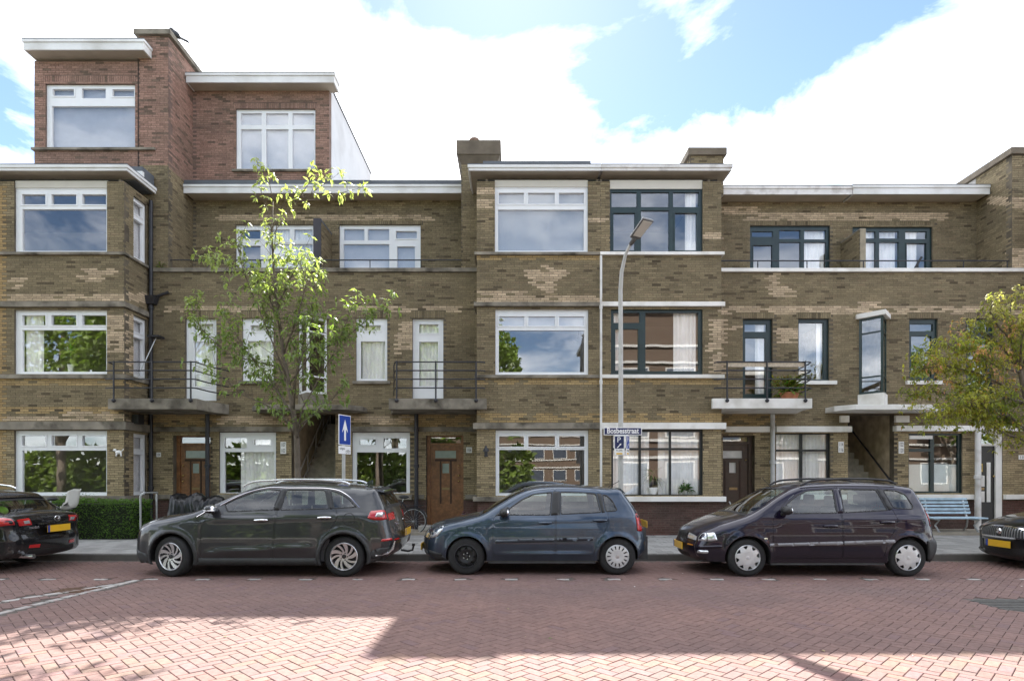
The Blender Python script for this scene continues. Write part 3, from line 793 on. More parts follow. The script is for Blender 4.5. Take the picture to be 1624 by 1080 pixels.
# ground floor windows and doors
pwin(B, YW, (347.5, 685.5, 437.5, 783), [(354.5, 694, 390, 710.5), (401.5, 696.5, 428, 705, 's'), (354.5, 716.5, 433.5, 781)], UPVC, curtain=[(378, 432)])
pwin(B, YW, (558.5, 685.5, 650, 783), [(569, 696.5, 595, 705, 's'), (607.5, 694.5, 644, 710.5), (564.5, 717, 644, 781)], UPVC)
SZ = PV+.07
def oak_door(x0, hx):
    front_door(B, YW, (x0, 705.5, x0+49, 818), (x0-5, 689.5, x0+54, 818), None, WOOD, WOOD,
               [(x0+7.5, 714, x0+41, 726), (x0+19, 734.5, x0+30, 750)], [(x0+15, 731, x0+17.5, 799), (x0+31.5, 731, x0+34, 799), (x0+7, 727.5, x0+42, 731)],
               [(hx, 738), (hx, 754), (hx, 763)], (x0+18.5, 773, x0+31, 777), SZ, glassmat=M('frosted pane', (.30, .36, .32), rough=.15, var=.1))
oak_door(681, 726.5); oak_door(279.5, 284)
MB().box(Xw(668), YW-.55, PV+.07, Xw(738), YW-.003, PV+.18).build('door_step', M('step stone', (.40, .38, .34), rough=.85, var=.15, bump=.15), B.root, bevel=.008)
# concrete lintel band, projecting, in pieces between the openings
for (a, b) in ((246, 343), (343, 476), (552, 660), (660, 758)):
    band(B, Xw(a), Xw(b)-.012, Zw(684.8), Zw(677), YW-.12 if a in (343, 552) else YW-.07, YW+.04, CONC, 'lintel_band', .006)
for (a, b) in ((343, 441), (550, 654)):
    band(B, Xw(a), Xw(b), Zw(792), Zw(783.8), YW-.08, YW+.04, CONC, 'sill', .006)
for (a, b) in ((246, 272), (659, 673), (738, 757)): band(B, Xw(a), Xw(b), Zw(791), Zw(783.8), YW-.06, YW+.04, CONC, 'sill', .006)
zpl = Zw(792)
B.wall('front', YW, BX0, BX1, zpl, 7.18); B.wall('front', YW+.01, BX0, BX1, PV, zpl, 'plinth')
B.opening('front', YW+.01, -6.02, PV, -4.82, 3.2)
for (a, b) in ((274.5, 333.5), (676, 735)): B.opening('front', YW+.01, Xw(a), PV, Xw(b), 3.2)
for x in (332.5, 661.5): drainpipe(B, Xw(x), YW-.12, PV+.07, 3.30, .055, IRON, coll=(1.9,))
number_plate(B, YW, 252, 721, 7, 7, ['104']); number_plate(B, YW, 449.5, 710, 9, 19, ['107', '102'][:2]); number_plate(B, YW, 744, 713.5, 9, 9, ['106'])
# parapet, terrace, top wall
mb = MB(); mb.box(BX0+.0, YW-.05, 7.182, -.93, YW+.25, 7.29); mb.build('parapet_coping', CONC, B.root, bevel=.008)
MB().box(BX0, YW+.205, 6.4, -.93, YW+.22, 7.18).build('parapet_back', MORTAR, B.root)
par = thing_rail = MB().tube([(TX0-.4, YW+.1, 7.55), (-.96, YW+.1, 7.55)], .018, 7).build('terrace_rail', IRON, B.root, smooth='auto')
for x in (-9.4, -8.35, -6.9, -5.36, -3.9, -2.5, -1.1):
    MB().tube([(x, YW+.1, 7.29), (x, YW+.1, 7.55)], .014, 6).build('rail_post', IRON, par)
MB().box(BX0, YW+.23, 6.25, -.93, YT, 6.42).build('terrace_floor', CONC, B.root)
B.wall('front', YT, TX0, TX1, 6.42, 9.80)
f = pwin(B, YT, (373.6, 356.6, 497, 436), [(381, 364, 412, 378, 's'), (425.3, 362.5, 458, 380), (465.5, 362.5, 494.5, 380), (383, 389, 412, 434, 's'), (425.3, 386, 494.5, 434)], UPVC, curtain=[(426, 494)])
pwin(B, YT, (538, 356.6, 667, 436), [(544.5, 362, 577, 380), (582.5, 362, 616.5, 380), (627.5, 365.5, 660.5, 377.5, 's'), (544, 386, 616.5, 434), (629.5, 390, 657.5, 434, 's')], UPVC, blind=.99)
for (a, b) in ((370, 500), (534, 671)): B.soldier('front', YT, Xt(a), Zt(356), Xt(b), Zt(349.5))
# divider wall on the terrace
xd = -5.30
B.wall('right', xd, YW+.28, YT-.005, 6.42, 8.70, thick=.1); B.wall('left', xd-.2, YW+.28, YT-.005, 6.42, 8.70, thick=.09)
MB().box(xd-.205, YW+.24, 6.42, xd+.005, YW+.275, 8.76).build('divider_face', M('dark coating', (.045, .042, .05), rough=.7), B.root)
MB().box(xd-.205, YW+.277, 8.702, xd+.005, YT-.003, 8.76).build('divider_cap', ZINC, B.root)
cornice(B, TX0+.003, -1.42, 17.10, YT+.05, 9.70, 9.94, left=False, right=False)
MB().box(TX0+.003, 17.12, 9.964, -1.42, YT-.02, 10.08).build('roof_upstand', ZINC, B.root)
MB().box(TX0, YT, 9.80, -1.0, 24, 9.95).build('roof', ZINC, B.root)
MB().box(-4.95, 17.105, 9.722, -4.72, 17.3, 9.726).build('soffit_vent', IRON, B.root)
# red rooftop box
EX1 = -5.37
B.wall('front', YT, TX0, EX1, 9.96, 12.95, 'red')
pwin(B, YT, (374, 173, 500, 269.5), [(380.5, 178, 413.5, 196.5), (420.5, 178, 456, 196.5), (462.5, 178, 497.5, 196.5), (380.5, 203.5, 413.5, 266), (420.5, 203.5, 456, 266), (462.5, 203.5, 497.5, 266)], UPVC, curtain=None, blind=.98, blindmat=MATS['blue grey blind'])
B.soldier('front', YT, Xt(371), Zt(172.5), Xt(503), Zt(164))
band(B, Xt(369), Xt(505), Zt(273), Zt(269.8), YT-.06, YT+.05, CONC)
cornice(B, TX0+.02, pxX(530, 17.2), 17.2, YT+.1, 12.92, 13.18, left=True)
MB().box(TX0, YT+.2, 9.955, EX1-.004, 22.8, 12.93).build('red_box_core', MORTAR_RED, B.root).hide_render = False
bpy.data.objects.remove(B.root.children[-1]) if False else None
MB().box(EX1-.2, YT+.215, 9.955, EX1, 22.8, 13.12).build('side_wall', PLASTER, B.root)
MB().box(EX1-.24, YT+.11, 13.122, EX1+.03, 22.8, 13.16).build('side_wall_cap', ZINC, B.root)
MB().box(TX0, YT+.11, 12.95, EX1-.25, 22.8, 13.16).build('box_roof', ZINC, B.root)
# balconies
def balcony(H, x0, x1, xb0, xb1, zt, zb, yf, mat, posts, rz, cut_r=True, curl_l=False, ends=(True, True)):
    p = MB().prism([(xb0, YW-.002), (x0, yf+.5 if x0 != xb0 else YW-.01), (x0, yf), (x1, yf), (x1, yf+.5), (xb1, YW-.002)], zb, zt).build('balcony_slab', mat, H.root, bevel=.008)
    yr = yf-.03
    railing(H, p, [((x, yr-.02, zt-.06), (x, yr-.02, rz[0]+.02)) for x in posts],
            [[(posts[0]-.25, yr+(.35 if k == 0 else .05), z), (posts[0]-.16, yr+.02, z), (posts[0]-.04, yr, z), (posts[-1]+.04, yr, z)] + ([(posts[-1]+.10, yr+.02, z), (x1+.02, yr+.6, z), (xb1, YW-.03, z)] if ends[1] else [(posts[-1]+.16, yr+.02, z), (posts[-1]+.25, yr+.05, z)]) for k, z in enumerate(rz)])
    return p
RZ = [4.48, 4.265, 4.05, 3.83]
balcony(B, -10.16, -7.93, -10.16, -7.72, 3.57, 3.30, 15.06, CONC, [-9.98, -9.02, -8.05], RZ)
p = MB().prism([(-3.3, YW-.002), (-3.1, 15.56), (-3.1, 15.06), (-.64, 15.06), (-.64, YB-.13), (-.93, YB-.13), (-.93, YW-.002)], 3.30, 3.57).build('balcony_slab', CONC, B.root, bevel=.008)
railing(B, p, [((x, 15.01, 3.51), (x, 15.01, 4.5)) for x in (-2.89, -1.91, -.90)],
        [[(-3.22, YW-.03, z), (-3.02, 15.35, z), (-2.93, 15.05, z), (-2.8, 15.03, z), (-.86, 15.03, z), (-.74, 15.05, z), (-.68, 15.10, z)] for z in RZ])
# tuft of weeds on the coping is its own plant (below)

# ======== C and D: the two halves of the centre bay
XM = 2.255
C = House('terraced_house', 'white framed half of the centre bay with grey stone sills', 'house', .7, YB, ROW)
D = House('terraced_house', 'green framed half of the centre bay with white sills and lace curtains', 'house', 3.8, YB, ROW)
CX0, DX1 = -.902, 5.35
pwin(C, YB, (784.8, 296, 932.5, 400.5), [(791, 304.5, 831, 322, 's'), (837.5, 304.5, 880, 322, 's'), (886.5, 304.5, 926.5, 322, 's'), (790, 331, 926.5, 396.5)], UPVC, top_panel=285, blind=.97, blindmat=M('frosted screen', (.40, .41, .41), rough=.9, var=.08, vs=1))
pwin(C, YB, (785.6, 490, 933, 594.5), [(791, 501, 831.5, 516, 's'), (838, 501, 880.5, 516, 's'), (887, 501, 927, 516, 's'), (791, 523, 927, 589.5)], UPVC, blind=.24)
pwin(C, YB, (786, 682, 933, 787), [(791.5, 691, 831, 708, 's'), (838, 691, 880.5, 708, 's'), (887, 691, 927.5, 708, 's'), (791.5, 713, 927.5, 782)], UPVC)
g3 = ((970.5, 1011), (1017.5, 1062), (1068.5, 1109.5))
pwin(D, YB, (967.5, 299, 1114.5, 400), [(970.5, 303.5, 1011, 327), (1017.5, 303.5, 1062, 327), (1068.5, 303.5, 1109.5, 327), (973.5, 336.5, 1007.5, 396, 's'), (1017.5, 332.5, 1062, 397), (1071.5, 336.5, 1106.5, 396, 's')], GREENP, top_panel=285, curtain=[(1090, 1108)])
pwin(D, YB, (969, 490, 1114.5, 594), [(974, 495, 1015, 511), (976.5, 521, 1013, 587, 's'), (1024.5, 495, 1109, 588)], GREENP, curtain=[(1071, 1108), (975, 984)])
pwin(D, YB, (969.5, 681.5, 1114.7, 787), [(973, 684.5, 1014, 710), (1017.5, 684.5, 1062.5, 710), (1065.5, 684.5, 1111.5, 710), (973, 713.5, 1014, 784), (1017.5, 713.5, 1062.5, 784), (1065.5, 713.5, 1111.5, 784)], BLACKF, curtain=[(971, 1032), (1046, 1113)])
C.wall('front', YB, CX0, XM, 1.07, 9.14); D.wall('front', YB, XM, DX1, 1.07, 9.14)
C.wall('left', CX0, YB+.02, YW, 1.07, 9.14); D.wall('right', DX1, YB+.02, YW, 1.07, 9.14)
C.wall('front', YB+.02, CX0+.02, XM, PV-.02, 1.02, 'plinth'); D.wall('front', YB+.02, XM, DX1-.02, PV-.02, 1.02, 'plinth')
C.wall('left', CX0+.02, YB+.045, YW, PV-.02, 1.02, 'plinth'); D.wall('right', DX1-.02, YB+.045, YW, PV-.02, 1.02, 'plinth')
C.wall('left', CX0+.005, YW, YT+.3, 7.18, 9.14); D.wall('right', DX1-.005, YW, YT+.3, 7.18, 9.14)
def cband(z0, z1, pr, name='sill', ztw=None):
    mb = MB(); mb.box(CX0-pr, YB-pr, z0, XM-.012, YB+.05, z1); mb.box(CX0-pr, YB+.051, z0, CX0+.05, YW-.3, z1); mb.build(name, CONC, C.root, bevel=.006)
    mb = MB(); mb.box(XM-.010, YB-pr-.01, z0-.004, DX1+pr, YB+.05, z1+.004); mb.box(DX1-.05, YB+.051, z0-.004, DX1+pr, YW-.3, z1+.004); mb.build(name, WHITEP, D.root, bevel=.006)
cband(Zb(405.2), Zb(400.8), .06); cband(Zb(486.5), Zb(480), .07, 'string_course'); cband(Zb(599.8), Zb(594.8), .06)
cband(Zb(680.5), Zb(671), .09, 'string_course'); cband(Zb(794.8), Zb(787.5), .09)
MB().box(CX0, YB+.3, 9.3, DX1, 24, 9.45).build('bay_roof', ZINC, C.root)
cx1 = DX1+.19
cornice(C, CX0-.19, XM-.003, YB-.19, YW+.2, Zb(278)+.02, 9.46, right=False)
cornice(D, XM+.003, cx1, YB-.19, YW+.2, Zb(278)+.02, 9.46, left=False, mat=M('weathered fascia', (.70, .68, .66), rough=.7, var=.08, vs=3, dirt=(.40, .37, .34), ds=3.2))
MB().box(-.75, YB+.15, 9.485, pxX(937, YB+.15), YB+.22, 9.74).build('roof_upstand', ZINC, C.root)
mb = MB(); mb.box(-.80, YB+.06, 9.484, 4.9, YB+.13, 9.60); mb.build('upper_fascia', FASCIA, D.root)
drainpipe(D, XM, YB-.125, 1.08, 7.2, .030, M('white pipe', (.70, .69, .67), rough=.6, var=.06, dirt=(.45, .42, .38), ds=3), coll=(4.0, 5.9))
# chimney C: corbelled cap left of the bay
QX0, QX1 = -1.385, -.42
C.wall('front', YW, QX0, QX1, 7.30, 10.12); C.wall('left', QX0, YW+.02, PYB, 6.42, 10.12); C.wall('right', QX1, YW+.02, PYB, 9.4, 10.12)
MB().box(QX0+.2, YW+.2, 6.4, QX1-.2, PYB, 10.12).build('chimney', MORTAR, C.root)
def cap(H, x0, x1, y0, y1, z0, zt, e):
    mb = MB(); mb.hexa([(x0, y0, z0), (x1, y0, z0), (x1, y1, z0), (x0, y1, z0), (x0-e, y0-e, zt-.38), (x1+e, y0-e, zt-.38), (x1+e, y1+e, zt-.38), (x0-e, y1+e, zt-.38)])
    mb.box(x0-e-.02, y0-e-.02, zt-.378, x1+e+.02, y1+e+.02, zt); return mb.build('chimney_cap', M('sooty render', (.14, .115, .085), rough=.95, var=.25, vs=3, bump=.3, bs=40), H.root)
cap(C, QX0, QX1, YW, PYB, 10.122, 10.72, .10)
mb = MB(); mb.lathe([(.09, 10.72), (.11, 10.76), (.16, 10.84), (.17, 10.92), (.13, 11.0), (.05, 11.04), (0, 11.05)], (pxX(752, 16.6), 16.7, 0), 'z', 14)
mb.build('chimney_cowl', M('sooty terracotta', (.16, .10, .07), rough=.9, var=.4, vs=20, bump=.6, bs=30), C.root, smooth=True)
# chimney D
D.wall('front', YW+.12, 4.90, 5.82, 9.4, 10.42); D.wall('left', 4.90, YW+.14, 17.5, 9.4, 10.42); D.wall('right', 5.82, YW+.14, 17.5, 9.3, 10.42)
MB().box(5.1, YW+.32, 9.3, 5.6, 17.5, 10.42).build('chimney', MORTAR, D.root)
MB().box(4.83, YW+.05, 10.422, 5.89, 17.57, 10.62).build('chimney_cap', MATS['sooty render'], D.root, bevel=.01)
# wall lamp beside the ground floor window of C
mb = MB(); lx, lz = pxX(771, YB), pyZ(716, YB)
mb.lathe([(.0, .17), (.012, .15), (.02, .12), (.055, .07), (.075, .02), (.08, .0), (.03, -.005)], (lx, YB-.11, lz), 'z', 10); mb.lathe([(.045, 0), (.04, -.10), (.05, -.105), (.05, -.13), (0, -.135)], (lx, YB-.11, lz), 'z', 10)
mb.tube([(lx, YB-.0, lz-.12), (lx, YB-.1, lz-.12)], .015, 6); mb.build('wall_lamp', IRON, C.root, smooth='auto')
# ======== E: recessed house right of centre
E_ = House('terraced_house', 'recessed brick house with dark green frames and white painted balcony, canopy and bands', 'house', 9.9, YW, ROW)
EX0, EXR = 5.37, 14.40
T0, T1 = 5.36, 13.65
pwin(E_, YW, (1178, 505.5, 1225.5, 634), [(1183, 513, 1218, 525), (1184, 535, 1216, 624)], GREENP, name='balcony_door', rec=.09, curtain=[(1203, 1216)])
pwin(E_, YW, (1266, 505.5, 1315, 603.5), [(1268.5, 511, 1308, 601)], GREENP, curtain=[(1300, 1308)])
pwin(E_, YW, (1442, 505.5, 1487.5, 604), [(1445.5, 513, 1482, 524.5), (1447.5, 532, 1480, 598)], GREENP)
pwin(E_, YW, (1532, 505.5, 1577, 634), [(1538, 513, 1571, 525), (1539, 535, 1570, 624)], GREENP, name='balcony_door', rec=.09)
for (a, b) in ((1176, 1228), (1263, 1318), (1439, 1491), (1529, 1580)): E_.soldier('front', YW, Xw(a), Zw(505), Xw(b), Zw(496))
for (a, b) in ((1256, 1325), (1436, 1493)): band(E_, Xw(a), Xw(b), Zw(610), Zw(604.3), YW-.09, YW+.05, WHITEP)
prow(E_, 9.845, Zw(626), Zw(507), GREENP, WHITEP, WHITEP)
stair(E_, 9.17, 10.43, 3.30, IRON, WHITEP, 1)
MB().prism([(8.55, YW+.02), (8.55, YW-.45), (8.90, YW-.85), (10.85, YW-.85), (11.2, YW-.45), (11.2, YW+.02)], 3.34, 3.475).build('stair_canopy', WHITEP, E_.root, bevel=.008)
MB().box(11.202, YW-.3, 3.34, 11.6, YW+.02, 3.47).build('canopy_end', WHITEP, E_.root, bevel=.006)
for (a, b) in ((8.93, 9.168), (10.432, 10.80)): band(E_, a, b, Zw(670), Zw(659.5), YW-.08, YW+.04, WHITEP, 'corbel', .006)
# ground floor
pwin(E_, YW, (1230, 686.5, 1317, 790), [(1232.5, 688.5, 1271, 712.5), (1274.5, 688.5, 1314, 712.5), (1232.5, 715.5, 1271, 787), (1274.5, 715.5, 1314, 787)], BLACKF, curtain=[(1231, 1316)])
pwin(E_, YW, (1441, 686.5, 1526.5, 783), [(1444, 695, 1478, 711), (1444, 716, 1478, 779), (1484, 690, 1522, 779)], GREENP)
MB().box(Xw(1444), YW+.13, Zw(779), Xw(1522), YW+.134, Zw(736)).build('window_film', M('frosted film', (.62, .68, .64), rough=.6, var=.05), E_.root)
MB().box(Xw(1443), YW+.02, Zw(696), Xw(1480), YW+.06, Zw(690.5)).build('vent_grille', WHITEP, E_.root)
front_door(E_, YW, (1149.5, 703.5, 1191, 812), (1146.5, 689.5, 1197, 812), None, BROWNP, BROWNP, [(1149.5+1.2, 714, 1182, 726), (1161, 733, 1172, 749.5)], [(1153, 730, 1156, 800), (1177, 730, 1180, 800)], [(1187, 729)], (1161, 773, 1174, 777), SZ, glassmat=M('door net', (.62, .60, .56), rough=.5, var=.1), kick=False)
d2 = front_door(E_, YW, (1552, 707, 1580, 815), (1546, 684.5, 1590, 815), None, BLACKP, WHITEP, [], [], [(1578, 755)], (1552.5, 773, 1564, 777), SZ, kick=False, rec=.07)
yl = YW+.07
for (a, b, c_, d_) in ((1567.5, 733, 1573.5, 796), (1552.5, 754, 1564, 771.5), (1552.5, 779, 1564, 796)):
    MB().box(Xw(a), yl-.016, Zw(d_), Xw(c_), yl-.001, Zw(b)).build('white_door_panel', WHITEP, d2)
MB().box(Xw(1552.5), yl-.014, Zw(748), Xw(1561), yl-.001, Zw(735)).build('gold_number_plate', M('gold plate', (.45, .33, .08), rough=.4, metal=.6), d2)
text_mesh('lettering', '11', .16, (Xw(1556.7), yl-.0165, Zw(741.5)), (R(90), 0, 0), BLACKP, d2, .001)
for (a, b) in ((1149, 1228), (1228.5, 1348)):
    band(E_, Xw(a), Xw(b)-.012, Zw(685.5), Zw(676.5), YW-(.13 if a > 1200 else .10), YW+.04, WHITEP, 'lintel_band', .006)
for (a, b) in ((1417, 1546.5), (1546.7, 1640)):
    band(E_, Xw(a), Xw(b)-.012, Zw(684), Zw(675.5), YW-(.13 if a < 1500 else .10), YW+.04, WHITEP, 'lintel_band', .006)
for (a, b) in ((1228, 1340), (1428, 1544), (1591, 1660)): band(E_, Xw(a), Xw(b), Zw(791.5), Zw(784), YW-.10, YW+.04, WHITEP, 'sill', .006)
zpl2 = Zw(792)
E_.wall('front', YW, EX0, EXR, zpl2, 7.18); E_.wall('front', YW+.01, EX0, EXR, PV, zpl2, 'plinth')
E_.opening('front', YW+.01, 9.17, PV, 10.43, 3.2)
for (a, b) in ((1146.5, 1197), (1546, 1590)): E_.opening('front', YW+.01, Xw(a), PV, Xw(b), 3.2)
drainpipe(E_, Xw(1222), YW-.13, PV+.9, 3.30, .058, MATS['grey painted pipe'], coll=(2.0,)); drainpipe(E_, Xw(1222), YW-.13, PV+.07, PV+.9, .062, IRON)
drainpipe(E_, Xw(1544), YW-.16, PV+.07, 3.30, .07, MATS['white pipe'], coll=(1.6,))
number_plate(E_, YW, 1333.5, 709, 8.5, 17, ['114', '116']); number_plate(E_, YW, 1429, 709.5, 8.5, 19, ['122', '120']); number_plate(E_, YW, 1621, 725, 12, 7, ['118'])
MB().tube([(Xw(1146), YW-.5, .95), (Xw(1158), YW-.75, .40)], .018, 7).build('door_handrail', STEEL, E_.root)
# parapet and terrace
MB().box(EX0, YW-.06, 7.182, EXR, YW+.25, 7.28).build('parapet_coping', WHITEP, E_.root, bevel=.008)
MB().box(EX0, YW+.205, 6.4, EXR, YW+.22, 7.18).build('parapet_back', MORTAR, E_.root)
rl = MB().tube([(EX0+.02, YW+.1, 7.53), (EXR-.4, YW+.1, 7.53)], .018, 7).build('terrace_rail', IRON, E_.root, smooth='auto')
for x in (6.75, 8.1, 9.65, 11.15, 12.4, 13.6): MB().tube([(x, YW+.1, 7.28), (x, YW+.1, 7.53)], .014, 6).build('rail_post', IRON, rl)
MB().tube([(11.05, YW+.1, 7.30), (11.22, YW+.06, 7.62)], .03, 7).build('rail_spotlight', PLAST, rl)
MB().box(EX0, YW+.23, 6.25, 13.64, YT, 6.42).build('terrace_floor', CONC, E_.root)
E_.wall('front', YT, T0, T1, 6.42, 9.80)
pwin(E_, YT, (1189.6, 358, 1316.5, 436), [(1194, 366, 1227, 374.5), (1196, 388, 1226, 434, 's'), (1237.5, 364, 1271, 378), (1277, 364, 1312, 378.5), (1237.5, 383, 1271, 434), (1277, 383, 1312, 434)], GREENP, curtain=[(1277, 1312)])
pwin(E_, YT, (1352, 360, 1479, 436), [(1356, 366, 1390.5, 377), (1396.5, 366, 1427.5, 377), (1438, 366, 1472, 378), (1356, 383, 1390.5, 434), (1396.5, 383, 1427.5, 434), (1440, 385, 1471, 434, 's')], GREENP, curtain=[(1357, 1426), (1440, 1460)])
for (a, b) in ((1187, 1320), (1350, 1482)): E_.soldier('front', YT, Xt(a), Zt(357.5), Xt(b), Zt(351))
xd = 9.66
E_.wall('left', xd, YW+.28, YT-.005, 6.42, 8.45, thick=.06); E_.wall('right', xd+.13, YW+.28, YT-.005, 6.42, 8.45, thick=.06)
MB().box(xd-.01, YW+.24, 6.42, xd+.14, YW+.275, 8.48).build('divider_face', M('pale brick edge', (.30, .26, .19), rough=.9, var=.2, vs=8), E_.root)
MB().box(xd-.01, YW+.277, 8.452, xd+.14, YT-.003, 8.49).build('divider_cap', CONC, E_.root)
cornice(E_, DX1+.01, pxX(1352, 17.1), 17.10, YT+.05, 9.66, 9.89, left=False, right=False, mat=MATS['weathered fascia'])
cornice(E_, pxX(1352, 17.1)+.01, 13.63, 17.08, YT+.05, 9.66, 9.91, left=True, right=False)
MB().box(EX0, YT, 9.80, EXR, 24, 9.93).build('roof', ZINC, E_.root)
# party wall and chimney at the right end
F = House('terraced_house', 'brick end stack and bay of the next house at the right edge of the row', 'house', 14.6, YW, ROW)
F.wall('front', YW-.004, T1, EXR, 7.30, 10.38); F.wall('left', T1, YW+.02, 18.3, 6.42, 10.38)
MB().box(T1+.2, YW+.2, 6.4, EXR, 18.3, 10.38).build('chimney', MORTAR, F.root)
MB().box(T1-.08, YW-.08, 10.382, EXR+.3, 18.4, 10.56).build('chimney_cap', MATS['sooty render'], F.root, bevel=.01)
MB().box(T1-.012, 17.62, 9.95, T1-.003, 18.29, 10.36).build('render_patch', M('grey render', (.42, .40, .37), rough=.9), F.root)
F.wall('front', YB, 14.42, 20, PV, 9.14); F.wall('left', 14.42, YB+.02, YW, PV, 9.14)
cornice(F, 14.2, 20, YB-.19, YW+.2, 9.20, 9.46)
for (a, b) in ((400.8, 405.2), (480, 486.5), (594.8, 599.8), (671, 680.5)):
    MB().box(14.35, YB-.07, Zb(b), 20, YB-.003, Zb(a)).build('sill', WHITEP, F.root)
for (za, zb2) in ((1.1, 2.75), (4.25, 5.85), (7.35, 9.0)):
    win(F, 'front', YB, (15.0, za, 17.4, zb2), [(15.1, za+.1, 17.3, zb2-.5), (15.1, zb2-.4, 16.1, zb2-.1), (16.3, zb2-.4, 17.3, zb2-.1)], GREENP)
# the white balcony between bay and prow window
p = MB().prism([(5.37, YW-.002), (5.37, YB-.13), (5.05, YB-.13), (5.05, 15.06), (7.55, 15.06), (7.55, 15.56), (7.75, YW-.002)], 3.32, 3.57).build('balcony_slab', WHITEP, E_.root, bevel=.008)
railing(E_, p, [((x, 15.01, 3.51), (x, 15.01, 4.5)) for x in (5.39, 6.39, 7.35)],
        [[(5.10, 15.12, z), (5.16, 15.06, z), (5.26, 15.03, z), (7.45, 15.03, z), (7.52, 15.07, z), (7.60, 15.4, z), (7.70, YW-.03, z)] for z in RZ])
MB().box(5.42, 15.035, 4.36, 7.35, 15.05, 4.47).build('balcony_screen', M('straw screen', (.50, .42, .32), rough=.9, var=.2, vs=20), p)
# interiors: floors, back walls, party walls so that the windows look into rooms
def interior(H, x0, x1, yf, holes=(), z_top=9.3, zs=(.14, 3.25, 6.35)):
    mb = MB(); xs = [x0]; 
    for (a, b) in holes: xs += [a, b]
    xs.append(x1)
    for k in range(0, len(xs), 2):
        for z in zs: mb.box(xs[k], yf+.205, z, xs[k+1], 22.9, z+(.06 if z < 1 else .2))
        mb.box(xs[k], yf+3.6, .2, xs[k+1], yf+3.7, z_top)
    mb.box(x0-.06, yf+.205, .14, x0-.005, 23, z_top); mb.box(x1+.005, yf+.205, .14, x1+.06, 23, z_top)
    mb.build('interior', ROOM, H.root)
interior(A, AX0+.1, AX1-.28, YB); MB().box(AE0+.25, YW+2.6, 9.5, AE1, YW+2.7, 12.9).build('attic_interior', ROOM, A.root)
interior(B, BX0+.1, BX1-.1, YW, [(-6.14, -4.70)], zs=(.14, 3.25, 6.05), z_top=6.2)
MB().box(TX0, YT+3.2, 6.4, TX1, YT+3.3, 9.8).build('upper_interior', ROOM, B.root); MB().box(TX0, YT+2.6, 9.96, EX1-.2, YT+2.7, 12.9).build('attic_interior', ROOM, B.root)
interior(C, CX0+.28, XM-.08, YB); interior(D, XM+.08, DX1-.28, YB)
interior(E_, EX0+.1, EXR-.1, YW, [(9.05, 10.55)], zs=(.14, 3.25, 6.05), z_top=6.2)
MB().box(T0, YT+3.2, 6.4, T1, YT+3.3, 9.8).build('upper_interior', ROOM, E_.root)
MB().box(AX0, 23.2, 0, 20, 23.4, 9.4).build('rear_wall', MORTAR, E_.root)
MB().box(T1-.001+.0, YT+.201, 6.4, T1+.19, 23.2, 9.8).build('party_wall', ROOM, E_.root)
MB().box(TX0, YT+.2, 6.4, TX0+.03, 23.2, 9.8).build('party_wall', ROOM, B.root)
for H in (A, B, C, D, E_, F): H.finish()
# ---------------------------------------------------------------- cars
def paint(name, col, metal=.35, rough=.32):
    m = bpy.data.materials.new(name); m.use_nodes = True; t = m.node_tree; b = t.nodes['Principled BSDF']
    b.inputs['Metallic'].default_value = metal; b.inputs['Roughness'].default_value = rough
    b.inputs['Coat Weight'].default_value = 1.0; b.inputs['Coat Roughness'].default_value = .025; b.inputs['Coat IOR'].default_value = 1.47; b.inputs['Specular IOR Level'].default_value = .15
    co = t.nodes.new('ShaderNodeTexCoord'); n = t.nodes.new('ShaderNodeTexNoise'); n.inputs['Scale'].default_value = 3; n.inputs['Detail'].default_value = 8
    t.links.new(co.outputs['Object'], n.inputs['Vector'])
    mr = t.nodes.new('ShaderNodeMapRange'); mr.inputs[1].default_value = .3; mr.inputs[2].default_value = .7; mr.inputs[3].default_value = .85; mr.inputs[4].default_value = 1.15
    t.links.new(n.outputs['Fac'], mr.inputs[0])
    sc = t.nodes.new('ShaderNodeVectorMath'); sc.operation = 'SCALE'; sc.inputs[0].default_value = col
    t.links.new(mr.outputs[0], sc.inputs['Scale'])
    # road dust on the lower body
    sp = t.nodes.new('ShaderNodeSeparateXYZ'); t.links.new(co.outputs['Object'], sp.inputs[0])
    m2 = t.nodes.new('ShaderNodeMapRange'); m2.inputs[1].default_value = .62; m2.inputs[2].default_value = .15; m2.inputs[3].default_value = 0; m2.inputs[4].default_value = .35
    t.links.new(sp.outputs['Z'], m2.inputs[0])
    mxn = t.nodes.new('ShaderNodeMix'); mxn.data_type = 'RGBA'; t.links.new(m2.outputs[0], mxn.inputs[0])
    t.links.new(sc.outputs[0], mxn.inputs[6]); mxn.inputs[7].default_value = (.06, .055, .05, 1)
    t.links.new(mxn.outputs[2], b.inputs['Base Color'])
    m3 = t.nodes.new('ShaderNodeMapRange'); m3.inputs[1].default_value = .5; m3.inputs[2].default_value = .15; m3.inputs[3].default_value = .025; m3.inputs[4].default_value = .25
    t.links.new(sp.outputs['Z'], m3.inputs[0]); t.links.new(m3.outputs[0], b.inputs['Coat Roughness'])
    MATS[name] = m; return m
REDL = M('red lamp plastic', (.42, .012, .014), rough=.12, var=.1, coat=1)
WHITEL = M('clear lamp plastic', (.62, .64, .66), rough=.10, metal=.55, var=.25, vs=26, coat=1)
AMBER = M('amber lens', (.5, .2, .03), rough=.2, coat=1)
PLATEY = M('yellow plate', (.72, .42, .02), rough=.35, var=.05)
PLATEB = M('blue plate strip', (.02, .05, .30), rough=.35)
ALLOY = M('alloy silver', (.60, .61, .63), rough=.28, metal=.9, var=.05)
HUBCAP = M('hubcap silver', (.60, .61, .62), rough=.35, metal=.35, var=.06)
DARKA = M('dark alloy', (.04, .04, .043), rough=.4, metal=.5)
CABIN = M('cabin trim', (.05, .05, .052), rough=.8, var=.2)
SEATF = M('seat fabric', (.10, .10, .105), rough=.9, var=.2)
